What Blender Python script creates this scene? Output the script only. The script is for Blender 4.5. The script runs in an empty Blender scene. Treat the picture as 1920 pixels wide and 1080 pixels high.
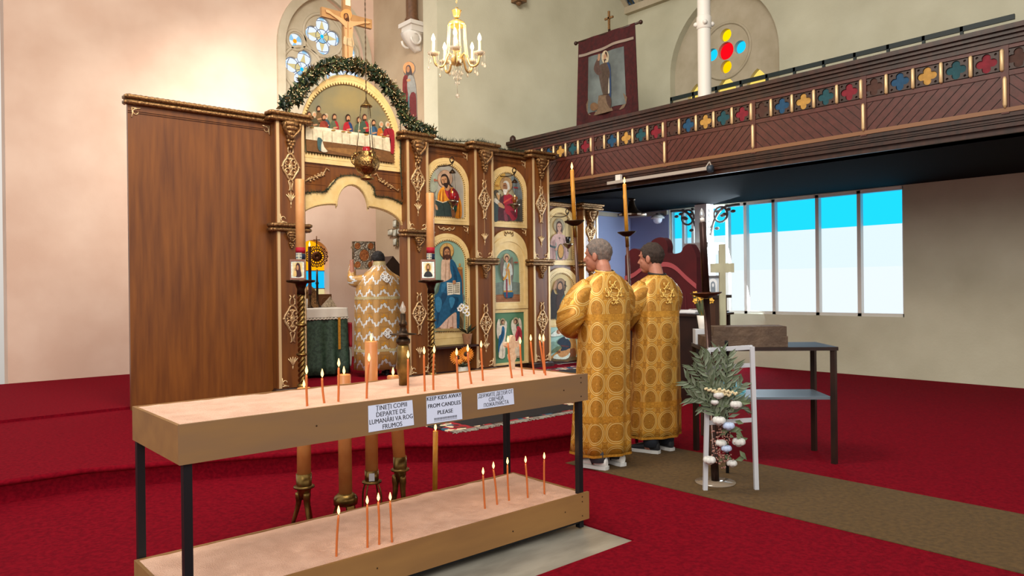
import bpy, bmesh, math, random
from mathutils import Vector, Matrix, noise
R = math.radians
random.seed(7)
SC = bpy.context.scene
COL = SC.collection

# ------------------------------------------------------------------ camera, world, light, exposure
FPX, ROLL, PITCH, YAW, EYE = 1383.0, R(-0.648), R(0.132), R(41.2), 1.5
cam_d = bpy.data.cameras.new('camera'); cam = bpy.data.objects.new('camera', cam_d); COL.objects.link(cam)
cam_d.sensor_width = 36.0; cam_d.sensor_fit = 'HORIZONTAL'; cam_d.lens = FPX / 1920 * 36.0
cam_d.clip_start = 0.05; cam_d.clip_end = 200
cam.matrix_world = (Matrix.Translation((0, 0, EYE)) @ Matrix.Rotation(-YAW, 4, 'Z') @
                    Matrix.Rotation(R(90) - PITCH, 4, 'X') @ Matrix.Rotation(ROLL, 4, 'Z'))
SC.camera = cam
SC.view_settings.view_transform = 'Standard'; SC.view_settings.look = 'None'
SC.view_settings.exposure = 0.14; SC.view_settings.gamma = 1.0
SC.view_settings.use_curve_mapping = False

world = bpy.data.worlds.new('world'); SC.world = world; world.use_nodes = True
bg = world.node_tree.nodes['Background']
bg.inputs['Strength'].default_value = 1.0             # soft daylight of the nave: bright from the high windows, dimmer from below
_nt = world.node_tree; _tc = _nt.nodes.new('ShaderNodeTexCoord'); _sp = _nt.nodes.new('ShaderNodeSeparateXYZ'); _rp = _nt.nodes.new('ShaderNodeValToRGB')
_nt.links.new(_tc.outputs['Generated'], _sp.inputs[0]); _mp = _nt.nodes.new('ShaderNodeMapRange'); _mp.inputs['From Min'].default_value = -.3; _mp.inputs['From Max'].default_value = .9
_nt.links.new(_sp.outputs['Z'], _mp.inputs['Value']); _nt.links.new(_mp.outputs['Result'], _rp.inputs['Fac']); _nt.links.new(_rp.outputs['Color'], bg.inputs['Color'])
_rp.color_ramp.elements[0].position = 0; _rp.color_ramp.elements[0].color = (.22, .20, .18, 1)
_rp.color_ramp.elements[1].position = 1; _rp.color_ramp.elements[1].color = (1.0, .955, .90, 1)
_e = _rp.color_ramp.elements.new(.3); _e.color = (.70, .655, .60, 1)
_e = _rp.color_ramp.elements.new(.6); _e.color = (1.0, .95, .89, 1)

def area_light(name, loc, target, size, power, color):
    d = bpy.data.lights.new(name, 'AREA'); d.shape = 'RECTANGLE'; d.size, d.size_y = size
    d.energy = power; d.color = color
    o = bpy.data.objects.new(name, d); COL.objects.link(o); o.location = loc
    o.rotation_euler = (Vector(target) - Vector(loc)).to_track_quat('-Z', 'Y').to_euler()
    return o
area_light('nave_fill_light', (-3.5, -2.0, 6.0), (6.0, 7.0, 1.6), (4.0, 4.0), 600, (1.0, 0.93, 0.84))  # added soft fill from behind the camera; no window is built there
nl_ = area_light('screen_key_light', (2.6, 4.6, 6.8), (6.3, 8.9, 2.0), (2.2, 2.2), 330, (1.0, .90, .76)); nl_.data.specular_factor = .5  # added key light to brighten the icon screen; no fixture hangs here
al_ = area_light('aisle_window_light', (11.95, 7.4, 2.1), (8.8, 9.6, .9), (1.6, 2.6), 190, (0.74, 0.88, 1.0)); al_.data.specular_factor = .25; al_.data.spread = R(150)
area_light('chancel_fill_light', (4.4, 10.6, 5.0), (5.9, 12.5, 1.8), (1.4, 1.2), 95, (1.0, 0.95, 0.88))  # added sanctuary fill, aimed at the end wall rather than shining from its windows

# ------------------------------------------------------------------ measuring helpers: sight line -> point on a real plane
def ray(px, py):
    X, Y = (px - 960) / FPX, (py - 540) / FPX
    cr, sr, cp, sp = math.cos(ROLL), math.sin(ROLL), math.cos(PITCH), math.sin(PITCH)
    x = X * cr + Y * sr; y = -X * sr + Y * cr
    F = cp - y * sp; u = -sp - y * cp
    return Vector((x * math.cos(YAW) + F * math.sin(YAW), -x * math.sin(YAW) + F * math.cos(YAW), u))
def on_x(px, py, c): d = ray(px, py); return Vector((0, 0, EYE)) + d * (c / d.x)
def on_y(px, py, c): d = ray(px, py); return Vector((0, 0, EYE)) + d * (c / d.y)
def on_z(px, py, c): d = ray(px, py); return Vector((0, 0, EYE)) + d * ((c - EYE) / d.z)
def depth_of(p): return p.x * math.sin(YAW) + p.y * math.cos(YAW)
def at(px, py, F): d = ray(px, py); return Vector((0, 0, EYE)) + d * (F / depth_of(d))

# ------------------------------------------------------------------ materials
def lin(h):
    if isinstance(h, tuple): return h if len(h) == 4 else (*h, 1)
    h = h.lstrip('#'); c = [int(h[i:i+2], 16) / 255 for i in (0, 2, 4)]
    return tuple(x / 12.92 if x <= .04045 else ((x + .055) / 1.055) ** 2.4 for x in c) + (1,)
MATS = {}
def mat(name, color, rough=.5, metal=0.0, color2=None, scale=8.0, bump=0.0, bscale=None, stretch=(1, 1, 1), detail=4,
        emit=None, estr=0.0, trans=0.0, sheen=0.0, spec=None, contrast=(.35, .65), coat=0.0, ior=1.45):
    if name in MATS: return MATS[name]
    m = bpy.data.materials.new(name); m.use_nodes = True; nt = m.node_tree; b = nt.nodes['Principled BSDF']
    b.inputs['Base Color'].default_value = lin(color); b.inputs['Roughness'].default_value = rough
    b.inputs['Metallic'].default_value = metal
    b.inputs['IOR'].default_value = ior
    if spec is not None: b.inputs['Specular IOR Level'].default_value = spec
    if trans: b.inputs['Transmission Weight'].default_value = trans
    if sheen: b.inputs['Sheen Weight'].default_value = sheen
    if coat: b.inputs['Coat Weight'].default_value = coat; b.inputs['Coat Roughness'].default_value = .12
    if emit: b.inputs['Emission Color'].default_value = lin(emit); b.inputs['Emission Strength'].default_value = estr
    if color2 or bump:
        tc = nt.nodes.new('ShaderNodeTexCoord'); mp = nt.nodes.new('ShaderNodeMapping'); mp.inputs['Scale'].default_value = stretch
        nt.links.new(tc.outputs['Object'], mp.inputs['Vector'])
    if color2:
        n = nt.nodes.new('ShaderNodeTexNoise'); n.inputs['Scale'].default_value = scale; n.inputs['Detail'].default_value = detail
        r = nt.nodes.new('ShaderNodeValToRGB'); r.color_ramp.elements[0].position, r.color_ramp.elements[1].position = contrast
        r.color_ramp.elements[0].color, r.color_ramp.elements[1].color = lin(color), lin(color2)
        nt.links.new(mp.outputs['Vector'], n.inputs['Vector']); nt.links.new(n.outputs['Fac'], r.inputs['Fac'])
        nt.links.new(r.outputs['Color'], b.inputs['Base Color'])
    if bump:
        n2 = nt.nodes.new('ShaderNodeTexNoise'); n2.inputs['Scale'].default_value = bscale or scale; n2.inputs['Detail'].default_value = 3
        bp = nt.nodes.new('ShaderNodeBump'); bp.inputs['Strength'].default_value = bump; bp.inputs['Distance'].default_value = .02
        nt.links.new(mp.outputs['Vector'], n2.inputs['Vector']); nt.links.new(n2.outputs['Fac'], bp.inputs['Height'])
        nt.links.new(bp.outputs['Normal'], b.inputs['Normal'])
    MATS[name] = m
    return m
def emat(name, color, strength):
    if name in MATS: return MATS[name]
    m = bpy.data.materials.new(name); m.use_nodes = True; nt = m.node_tree; nt.nodes.clear()
    e = nt.nodes.new('ShaderNodeEmission'); o = nt.nodes.new('ShaderNodeOutputMaterial')
    e.inputs['Color'].default_value = lin(color); e.inputs['Strength'].default_value = strength
    nt.links.new(e.outputs[0], o.inputs[0]); MATS[name] = m
    return m
def pm(h, rough=.62):                                   # paint of one colour
    c = lin(h); d = tuple(x * .78 for x in c[:3]) + (1,)
    return mat('paint ' + h, d, rough, color2=tuple(min(1, x * 1.12) for x in c[:3]) + (1,), scale=22, contrast=(.3, .7), spec=.25)

# ------------------------------------------------------------------ mesh builder
ORG = {}
class MB:
    def __init__(s): s.v, s.f, s.m, s.sm, s.uv = [], [], [], [], {}
    def add(s, vs, fs, mi=0, smooth=False):
        o = len(s.v); s.v.extend(Vector(v) for v in vs)
        for f in fs: s.f.append([i + o for i in f]); s.m.append(mi); s.sm.append(smooth)
        return o
    def box(s, x0, x1, y0, y1, z0, z1, mi=0):
        v = [(x, y, z) for z in (z0, z1) for y in (y0, y1) for x in (x0, x1)]
        s.add(v, [(0, 2, 3, 1), (4, 5, 7, 6), (0, 1, 5, 4), (2, 6, 7, 3), (0, 4, 6, 2), (1, 3, 7, 5)], mi)
    def bar(s, a, b, w, h, up=(0, 0, 1), mi=0):         # box beam from a to b
        a, b = Vector(a), Vector(b); d = (b - a).normalized(); u = Vector(up); sd = d.cross(u)
        if sd.length < 1e-4: sd = d.cross(Vector((1, 0, 0)))
        sd.normalize(); u = sd.cross(d); v = []
        for p in (a, b):
            for q, t in ((-1, -1), (1, -1), (1, 1), (-1, 1)): v.append(p + sd * q * w / 2 + u * t * h / 2)
        s.add(v, [(3, 2, 1, 0), (4, 5, 6, 7), (0, 1, 5, 4), (1, 2, 6, 5), (2, 3, 7, 6), (3, 0, 4, 7)], mi)
    def tube(s, pts, r, n=8, mi=0, caps=True, squash=None):
        pts = [Vector(p) for p in pts]; k = len(pts)
        if not isinstance(r, (list, tuple)): r = [r] * k
        t0 = (pts[1] - pts[0]).normalized(); ref = Vector((0, 0, 1)) if abs(t0.z) < .9 else Vector((1, 0, 0))
        nrm = (ref - t0 * ref.dot(t0)).normalized(); vs = []
        for i, p in enumerate(pts):
            t = (pts[min(i + 1, k - 1)] - pts[max(i - 1, 0)])
            t = t.normalized() if t.length > 1e-9 else t0
            nrm = nrm - t * nrm.dot(t); nrm = nrm.normalized() if nrm.length > 1e-6 else t.orthogonal().normalized()
            bn = t.cross(nrm)
            for j in range(n):
                a = 2 * math.pi * j / n; q = nrm * math.cos(a) * r[i] + bn * math.sin(a) * r[i]
                if squash: q = Vector((q.x * squash[0], q.y * squash[1], q.z * squash[2]))
                vs.append(p + q)
        fs = [(i * n + j, i * n + (j + 1) % n, (i + 1) * n + (j + 1) % n, (i + 1) * n + j) for i in range(k - 1) for j in range(n)]
        if caps: fs += [tuple(range(n - 1, -1, -1)), tuple((k - 1) * n + j for j in range(n))]
        s.add(vs, fs, mi, True)
    def lathe(s, prof, c=(0, 0, 0), n=20, mi=0, axis=None):
        M = Vector((0, 0, 1)).rotation_difference(Vector(axis)).to_matrix() if axis else None
        c = Vector(c); vs = []
        for r, z in prof:
            for j in range(n):
                a = 2 * math.pi * j / n; q = Vector((r * math.cos(a), r * math.sin(a), z)); vs.append(c + (M @ q if M else q))
        k = len(prof)
        fs = [(i * n + j, i * n + (j + 1) % n, (i + 1) * n + (j + 1) % n, (i + 1) * n + j) for i in range(k - 1) for j in range(n)]
        fs += [tuple(range(n - 1, -1, -1)), tuple((k - 1) * n + j for j in range(n))]
        s.add(vs, fs, mi, True)
    def ball(s, c, r, nu=10, nv=7, mi=0, M=None):
        if not isinstance(r, (tuple, list)): r = (r, r, r)
        c = Vector(c); vs = []
        for i in range(nv + 1):
            t = math.pi * i / nv
            for j in range(nu):
                a = 2 * math.pi * j / nu
                q = Vector((r[0] * math.sin(t) * math.cos(a), r[1] * math.sin(t) * math.sin(a), r[2] * math.cos(t)))
                vs.append(c + (M @ q if M else q))
        fs = [(i * nu + j, (i + 1) * nu + j, (i + 1) * nu + (j + 1) % nu, i * nu + (j + 1) % nu) for i in range(nv) for j in range(nu)]
        s.add(vs, fs, mi, True)
    def loft(s, rings, mi=0, closed=True, caps=True, uv=None):
        n = len(rings[0]); k = len(rings); o = s.add([p for r in rings for p in r], [], mi); m = n if closed else n - 1
        for i in range(k - 1):
            for j in range(m):
                s.f.append([o + i * n + j, o + i * n + (j + 1) % n, o + (i + 1) * n + (j + 1) % n, o + (i + 1) * n + j]); s.m.append(mi); s.sm.append(True)
                if uv:
                    s.uv[len(s.f) - 1] = [uv[i][j], uv[i][j + 1], uv[i + 1][j + 1], uv[i + 1][j]]
        if caps and closed:
            s.f.append([o + j for j in range(n - 1, -1, -1)]); s.m.append(mi); s.sm.append(False)
            s.f.append([o + (k - 1) * n + j for j in range(n)]); s.m.append(mi); s.sm.append(False)
    def plate(s, loops, fn, t0, t1, mi=0, side=None):   # filled outline with holes, mapped by fn(u, v, w), from w=t0 to w=t1
        bm = bmesh.new(); edges = []
        for lp in loops:
            vs = [bm.verts.new((u, v, 0)) for u, v in lp]
            edges += [bm.edges.new((vs[i], vs[(i + 1) % len(vs)])) for i in range(len(vs))]
        bmesh.ops.triangle_fill(bm, use_beauty=True, use_dissolve=False, edges=edges)
        bm.verts.index_update(); vs = [v.co.copy() for v in bm.verts]; fs = [[v.index for v in f.verts] for f in bm.faces]; bm.free()
        fs = [f if (vs[f[1]] - vs[f[0]]).cross(vs[f[2]] - vs[f[0]]).z > 0 else f[::-1] for f in fs]
        s.add([fn(v.x, v.y, t0) for v in vs], fs, mi)
        if t1 is None: return
        s.add([fn(v.x, v.y, t1) for v in vs], [f[::-1] for f in fs], mi)
        for lp in loops:
            n = len(lp)
            s.add([fn(u, v, t) for t in (t0, t1) for u, v in lp], [(i, (i + 1) % n, n + (i + 1) % n, n + i) for i in range(n)], mi if side is None else side)
    def build(s, name, mats, parent=None, org=None):
        if not isinstance(mats, (list, tuple)): mats = [mats]
        if parent is not None: o0 = ORG[parent.name]
        elif org is not None: o0 = Vector(org)
        else:
            xs, ys, zs = zip(*[(v.x, v.y, v.z) for v in s.v]); o0 = Vector(((min(xs) + max(xs)) / 2, (min(ys) + max(ys)) / 2, min(zs)))
        me = bpy.data.meshes.new(name); me.from_pydata([v - o0 for v in s.v], [], s.f)
        for m in mats: me.materials.append(m)
        me.polygons.foreach_set('material_index', s.m); me.polygons.foreach_set('use_smooth', s.sm)
        if s.uv:
            ul = me.uv_layers.new(name='UVMap').data
            for p in me.polygons:
                q = s.uv.get(p.index)
                if q:
                    for k, li in enumerate(p.loop_indices): ul[li].uv = q[k]
        me.update()
        ob = bpy.data.objects.new(name, me); COL.objects.link(ob)
        if parent is not None: ob.parent = parent
        else: ob.location = o0
        ORG[ob.name] = o0
        return ob

def thing(name, label, cat, loc, group=None):
    o = bpy.data.objects.new(name, None); COL.objects.link(o); o.location = loc; o.empty_display_size = .1
    ORG[o.name] = Vector(loc); return tag(o, label, cat, group)
def tag(o, label, cat, group=None):
    o['label'] = label; o['category'] = cat
    if group: o['group'] = group
    return o
def struct(o, label=None):
    o['kind'] = 'structure'
    if label: o['label'] = label
    return o
def spread(a, b, n): return [a + (b - a) * i / (n - 1) for i in range(n)]
def smooth_loop(p, k=4):                                # Catmull-Rom through a closed outline
    n = len(p); out = []
    for i in range(n):
        a, b, c, d = p[i - 1], p[i], p[(i + 1) % n], p[(i + 2) % n]
        for j in range(k):
            t = j / k
            out.append(tuple(.5 * (2 * b[q] + (c[q] - a[q]) * t + (2 * a[q] - 5 * b[q] + 4 * c[q] - d[q]) * t * t + (3 * b[q] - a[q] - 3 * c[q] + d[q]) * t ** 3) for q in (0, 1)))
    return out
def smooth_path(p, k=5):
    p = [Vector(q) for q in p]; n = len(p); out = []
    for i in range(n - 1):
        a, b, c, d = p[max(i - 1, 0)], p[i], p[i + 1], p[min(i + 2, n - 1)]
        for j in range(k):
            t = j / k
            out.append(.5 * (2 * b + (c - a) * t + (2 * a - 5 * b + 4 * c - d) * t * t + (3 * b - a - 3 * c + d) * t ** 3))
    return out + [p[-1]]
def oval(cx, cy, rx, ry, n=24): return [(cx + rx * math.cos(2 * math.pi * i / n), cy + ry * math.sin(2 * math.pi * i / n)) for i in range(n)]
def arch(x0, x1, z0, zs, zt, n=20):                     # upright arched outline (counter-clockwise)
    c, r = (x0 + x1) / 2, (x1 - x0) / 2
    return [(x0, z0), (x1, z0)] + [(c + r * math.cos(math.pi * i / n), zs + (zt - zs) * math.sin(math.pi * i / n)) for i in range(n + 1)]
def gothic(x0, x1, z0, zs, zt, n=12):                   # pointed arch outline
    c = (x0 + x1) / 2; w = x1 - x0; h = zt - zs; out = [(x0, z0), (x1, z0)]
    rr = (h * h + (w / 2) ** 2) / w; cx = x1 - rr; a1 = math.atan2(h, c - cx)
    rt = [(cx + rr * math.cos(a1 * i / n), zs + rr * math.sin(a1 * i / n)) for i in range(n + 1)]
    return out + rt + [(2 * c - x, z) for x, z in rt[-2::-1]]
def flat_y(Y, sgn=-1): return lambda u, v, w: Vector((u, Y + sgn * w, v))      # plate in the X-Z plane, thickness towards the nave
def flat_x(X, sgn=-1): return lambda u, v, w: Vector((X + sgn * w, u, v))      # plate in the Y-Z plane
def paint(mb, mats, place, shapes, w0=.001, step=.0006):
    """Colour areas of a painted picture, laid one over the other; place(x, y, w) maps picture coordinates to the board."""
    for i, sh in enumerate(shapes):
        col, pts = sh[0], sh[1]
        if len(sh) < 3: pts = smooth_loop(pts, 3)
        m = pm(col) if isinstance(col, str) else col
        if m not in mats: mats.append(m)
        vs = [place(x, y, w0 + step * i) for x, y in pts]
        nn = sum(((vs[k] - vs[0]).cross(vs[k + 1] - vs[0]) for k in range(1, len(vs) - 1)), Vector())
        if nn.dot(Vector((0, 0, EYE)) - vs[0]) < 0: vs.reverse()
        mb.add(vs, [list(range(len(vs)))], mats.index(m))
def crop_y(x0, y0, s, Y):
    return lambda x, y, w: on_y(x0 + x / s, y0 + y / s, Y) + Vector((0, -w, 0))
def crop_x(x0, y0, s, X):
    return lambda x, y, w: on_x(x0 + x / s, y0 + y / s, X) + Vector((-w, 0, 0))

# shared materials
WOOD = mat('varnished wood', '#5b3216', .34, color2='#7a481c', scale=5, stretch=(3, 3, .25), coat=.1, contrast=(.3, .7))
WOOD_D = mat('dark stained wood', '#241109', .42, color2='#3a1c10', scale=6, stretch=(2, 2, .4))
GILT = mat('gilded carving', '#a98255', .34, .7, color2='#5f4226', scale=60, bump=.3, bscale=120)
GILT_L = mat('pale gilded strip', '#d8b98a', .35, .4)
GILT_O = mat('gilded ornament', '#cfae82', .34, .55, color2='#a07c52', scale=70)
CREAM = mat('cream painted frame', '#e0c68c', .5, color2='#d8ba7c', scale=12)
TOOTH = pm('#6d5226')
BRASS = mat('aged brass', '#8f7440', .32, .9, color2='#5c4523', scale=14)
BRASS_D = mat('dark bronze', '#4a3826', .38, .85, color2='#2c2018', scale=18)
SILVER = mat('tarnished silver', '#b3a88f', .28, .95, color2='#6f6652', scale=40)
IRON = mat('black steel', '#16181c', .45, .4)
WAX = mat('amber wax', '#b5703a', .42, color2='#bf7f45', scale=10)
WAX_Y = mat('yellow wax', '#c98f2e', .4, color2='#b87a22', scale=16)
WAX_T = mat('orange taper wax', '#b8622c', .45)
WHITE = mat('white enamel', '#d9d6cf', .5)
GLASSC = mat('clear glass', '#ffffff', .03, trans=1.0, ior=1.45)
FLAME = emat('candle flame', '#ffbd70', 4.2)
WICK = mat('charred wick', '#1a120c', .9)
LEAF = mat('olive green leaf', '#4b5a3e', .5, color2='#6d7a5a', scale=9)
LEAF_D = mat('dark green leaf', '#16241a', .45, color2='#2c3d26', scale=9)
STEM = mat('twig', '#4b3a22', .7)
SKIN = mat('skin', '#ab745e', .5, color2='#9f6752', scale=9)
# ------------------------------------------------------------------ the church shell
WALL = mat('limewashed plaster', '#c6c4ae', .85, color2='#b4b19a', scale=1.3, bump=.12, bscale=30, contrast=(.3, .75))
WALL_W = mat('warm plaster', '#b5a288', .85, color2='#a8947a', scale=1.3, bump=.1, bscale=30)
WALL_P = mat('pinkish plaster', '#dec3b0', .8, color2='#d2b39f', scale=1.2, bump=.06, bscale=20)
WALL_B = mat('blue grey plaster', '#9fabd0', .8)
STONE = mat('painted stone', '#bdb29c', .75, color2='#aea28a', scale=3)
CARPET = mat('red carpet', '#7d0a1b', .95, color2='#660616', scale=40, bump=.5, bscale=420, spec=.05)
SLAB = mat('worn stone slab', '#77746a', .35, color2='#9a968a', scale=2.2, stretch=(1, 2.5, 1), bump=.05, bscale=30)
XW, YE, XG = 12.1, 10.02, 8.75

m = MB()                                                # carpet with the bare slab left open in it
SL = [(.75, 2.80), (3.386, 2.80), (3.386, 4.0), (.75, 4.0)]
m.plate([[(-5, -3), (XW, -3), (XW, 12.6), (-5, 12.6)], SL], lambda u, v, w: Vector((u, v, w)), 0, -.012)
fl = struct(m.build('floor', CARPET), 'deep red fitted carpet on the church floor')
m = MB(); m.box(-.2, 3.6, 2.6, 4.2, -.05, -.010)
struct(m.build('floor_slab', SLAB), 'bare grey stone floor panel beneath the candle rack')

# soleas: carpeted step in front of the icon screen, its front edge bowed
EDGE = [(-4, 6.4), (1.2, 6.3), (2.0, 6.0), (2.6, 5.72), (3.05, 5.57), (3.3, 5.47), (3.5, 5.33), (3.72, 5.13), (3.97, 4.96), (4.29, 4.82),
        (4.8, 4.72), (5.4, 4.72), (5.72, 4.84), (8.8, 7.1)]
m = MB()
top = EDGE + [(8.8, 10.0), (-4, 10.0)]
m.plate([top], lambda u, v, w: Vector((u, v, w)), .17, None)
prof = [(0, .17), (.012, .165), (.02, .15), (.016, .135), (.004, .128), (0, .125), (0, 0.0)]; rows_ = []
for i in range(len(EDGE)):
    a, b = Vector((*EDGE[max(i - 1, 0)], 0)), Vector((*EDGE[min(i + 1, len(EDGE) - 1)], 0)); nrm = Vector((b.y - a.y, a.x - b.x, 0)).normalized()
    rows_.append([Vector((*EDGE[i], 0)) + nrm * o + Vector((0, 0, z)) for o, z in prof])
m.loft([r[::-1] for r in rows_], closed=False)
struct(m.build('floor_platform', CARPET), 'red carpeted step before the icon screen')
m = MB(); m.box(-4, 7.5, 9.05, 12.58, .0, .2); struct(m.build('floor_sanctuary', CARPET), 'red carpeted sanctuary floor')

# east wall right of the chancel arch
m = MB(); m.plate([[(7.18, 0), (XW, 0), (XW, 7.3), (7.18, 12.0)]], flat_y(YE, 1), 0, .4)
struct(m.build('wall_east', WALL), 'tall pale plaster wall behind the chandelier')
m = MB(); m.plate([[(YE + .4, 0), (12.6, 0), (12.6, 9.5), (YE + .4, 9.5)]], flat_x(7.5, 1), 0, .2)
struct(m.build('wall_chancel_side', WALL_W), 'shadowed side wall of the chancel')
# chancel end wall with its traceried window and the low coloured window
EWIN = gothic(5.66, 7.27, 4.4, 5.85, 6.93)
LWIN = arch(5.86, 6.49, 1.35, 2.08, 2.39)
m = MB(); m.plate([[(1.5, 0), (7.5, 0), (7.5, 9.5), (1.5, 9.5)], EWIN, LWIN], flat_y(12.58, 1), 0, .35)
struct(m.build('wall_chancel_end', [WALL_P]), 'pinkish plaster end wall of the chancel')
m = MB()                                                # moulding round the big window
EO = gothic(5.52, 7.41, 4.4, 5.85, 7.12)
m.plate([EO, EWIN], flat_y(12.58), 0, .07); struct(m.build('trim_1', STONE), 'pointed stone moulding around the chancel window')

def quatre(cx, cz, r, lobes=4, rot=0.0, off=.58, lr=.40):
    """Outline of a foil: overlapping lobes."""
    out = []; n = 14
    for i in range(lobes):
        a = rot + 2 * math.pi * i / lobes; half = 1.9 if lobes == 4 else 1.75
        for j in range(n):
            b = a - half + 2 * half * j / (n - 1)
            out.append((cx + r * (off * math.cos(a) + lr * math.cos(b)), cz + r * (off * math.sin(a) + lr * math.sin(b))))
    return out
CLEAR_L = emat('daylit clear glass', '#dde6f4', 1.1); BLUE_L = emat('daylit pale blue glass', '#9fd6f8', .85)
YEL_L = emat('daylit straw glass', '#f0dc9c', .8); CY_L = emat('daylit cyan glass', '#19b4ee', 1.2); OR_L = emat('daylit orange glass', '#f09a1a', 1.2)
LEAD = mat('lead came', '#4a5a78', .6)
w1 = thing('window_1', 'traceried chancel window of white, yellow and blue foils', 'window', (6.47, 12.58, 4.4)); w1['kind'] = 'structure'; del w1['category']
foils = [(6.47, 6.22, .36, 4, R(90)), (6.06, 5.53, .36, 4, R(80)), (6.88, 5.53, .36, 4, R(100)), (5.93, 6.02, .16, 1, 0), (7.02, 6.02, .16, 1, 0)]
m = MB(); holes = []
for cx, cz, r, lb, rt in foils: holes.append(quatre(cx, cz, r, lb, rt) if lb == 4 else oval(cx, cz, r * .82, r * .82))
m.plate([gothic(5.64, 7.29, 4.38, 5.85, 6.95), *holes], flat_y(12.74), 0, .08)
for cx, cz, r, lb, rt in foils:                         # raised circular mouldings
    rr = r * 1.1
    m.tube([(cx + rr * math.cos(2 * math.pi * i / 32), 12.66, cz + rr * math.sin(2 * math.pi * i / 32)) for i in range(33)], .03, 6, caps=False)
m.build('tracery', STONE, w1)
for cx, cz, r, lb, rt in foils:
    g = MB(); L = MB(); P = lambda u, v: (cx + u, cz + v); fy = flat_y(12.72)
    if lb == 4:
        for i in range(4):
            a = rt + math.pi / 2 * i; c, s_ = math.cos(a), math.sin(a); tt = lambda p, q: (cx + r * (p * c - q * s_), cz + r * (p * s_ + q * c))
            g.plate([[tt(x, y) for x, y in oval(.58, 0, .42, .42, 20)]], fy, 0, None, 0)
            g.plate([[tt(.3, -.16), tt(.3, .16), tt(.86, 0)]], fy, .004, None, 2)
            g.plate([[tt(.84, -.14), tt(.98, -.1), tt(.98, .1), tt(.84, .14)]], fy, .004, None, 1)
            g.plate([[tt(0, 0)] + [tt(.36 * math.cos(q), .36 * math.sin(q)) for q in spread(-.78, .78, 7)]], fy, .006, None, (0, 2, 1, 2)[i])
            for q in (.36, .8): L.tube([(tt(q * math.cos(b) + (0 if q == .36 else 0), q * math.sin(b))[0], 12.708, tt(q * math.cos(b), q * math.sin(b))[1]) for b in spread(-.8 if q == .36 else -.38, .8 if q == .36 else .38, 8)], .006, 4)
            L.tube([(tt(.58 + .37 * math.cos(b), .37 * math.sin(b))[0], 12.708, tt(.58 + .37 * math.cos(b), .37 * math.sin(b))[1]) for b in spread(-2.6, 2.6, 16)], .006, 4)
            for b in (-.78, .5): L.tube([(tt(.1, .1 * b)[0], 12.708, tt(.1, .1 * b)[1]), (tt(.3, .3 * b)[0], 12.708, tt(.3, .3 * b)[1])], .005, 4)
        g.plate([oval(cx, cz, r * .1, r * .1, 12)], fy, .008, None, 3)
    else:
        g.plate([oval(cx, cz, r, r)], fy, 0, None, 0)
        for q in range(3): g.plate([[(cx, cz)] + [(cx + r * .8 * math.cos(b), cz + r * .8 * math.sin(b)) for b in spread(q * 2.1, q * 2.1 + 1, 6)]], fy, .004, None, 1)
        g.plate([oval(cx, cz, r * .25, r * .25, 12)], fy, .008, None, 4)
    gp = g.build('stained_pane', [CLEAR_L, BLUE_L, YEL_L, CY_L, OR_L], w1)
    if L.v: L.build('lead_came', LEAD, gp)
w2 = thing('window_2', 'low arched sanctuary window banded orange, blue and straw', 'window', (6.17, 12.7, 1.35)); w2['kind'] = 'structure'; del w2['category']
for nm, z0, z1, c in (('stained_pane', 1.3, 1.50, YEL_L), ('stained_pane', 1.5, 1.83, None), ('stained_pane', 1.83, 2.45, None)):
    g = MB(); g.box(5.8, 6.55, 12.78, 12.79, z0, z1)
    g.build(nm, c or (emat('daylit sky blue glass', '#18b6f4', 1.1) if z0 == 1.5 else emat('daylit amber glass', '#f7a80a', 1.1)), w2)
g = MB()
for z in (1.5, 1.83): g.box(5.8, 6.55, 12.76, 12.79, z - .008, z + .008)
g.build('glazing_bar', LEAD, w2)

# corbel with a stub of column high on the chancel side wall
c0 = on_x(778, 95, 7.42)
t = thing('wall_corbel', 'carved white corbel carrying a brown column on the chancel wall', 'corbel', (7.5, c0.y, c0.z), None)
y0, z1 = on_x(776, 42, 7.4).y, on_x(776, 42, 7.4).z; z0 = on_x(776, 96, 7.4).z
m = MB(); m.box(7.2, 7.5, y0 - .2, y0 + .2, z1 - .1, z1 - .03); m.box(7.24, 7.5, y0 - .16, y0 + .16, z1 - .2, z1 - .1)
rings = []
for k in range(9):
    q = k / 8; d = .26 * (1 - q ** 1.8) + .03; wv = .15 - .06 * q; z = z1 - .2 - (z1 - .2 - z0) * q
    rings.append([(7.5, y0 - wv, z), (7.5 - d, y0 - wv, z), (7.5 - d - .02, y0, z), (7.5 - d, y0 + wv, z), (7.5, y0 + wv, z)])
m.loft(rings)
for sy in (-1, 1):
    m.tube([(7.5 - .16 - .1 * math.cos(a), y0 + sy * .15, z1 - .33 - .1 * math.sin(a)) for a in spread(0, 5, 12)], .022, 6)
m.build('bracket', WHITE, t)
m = MB(); m.lathe([(.13, 0), (.13, .06), (.105, .1), (.105, 1.2)], (7.36, y0, z1 - .03), 14); m.build('shaft', mat('brown marble', '#5b3f2a', .4, color2='#6d4d35', scale=20), t)
# wooden roof corbel on the east wall
c0 = on_y(966, 8, YE)
m = MB(); m.box(c0.x - .1, c0.x + .1, YE - .2, YE, c0.z, c0.z + .5); m.lathe([(.01, -.06), (.05, -.03), (.06, 0)], (c0.x, YE - .1, c0.z), 10)
tag(m.build('roof_corbel', mat('oak', '#7a5a3c', .5, color2='#64482e', scale=8)), 'small brown wooden block high on the pale wall', 'corbel')

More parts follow.
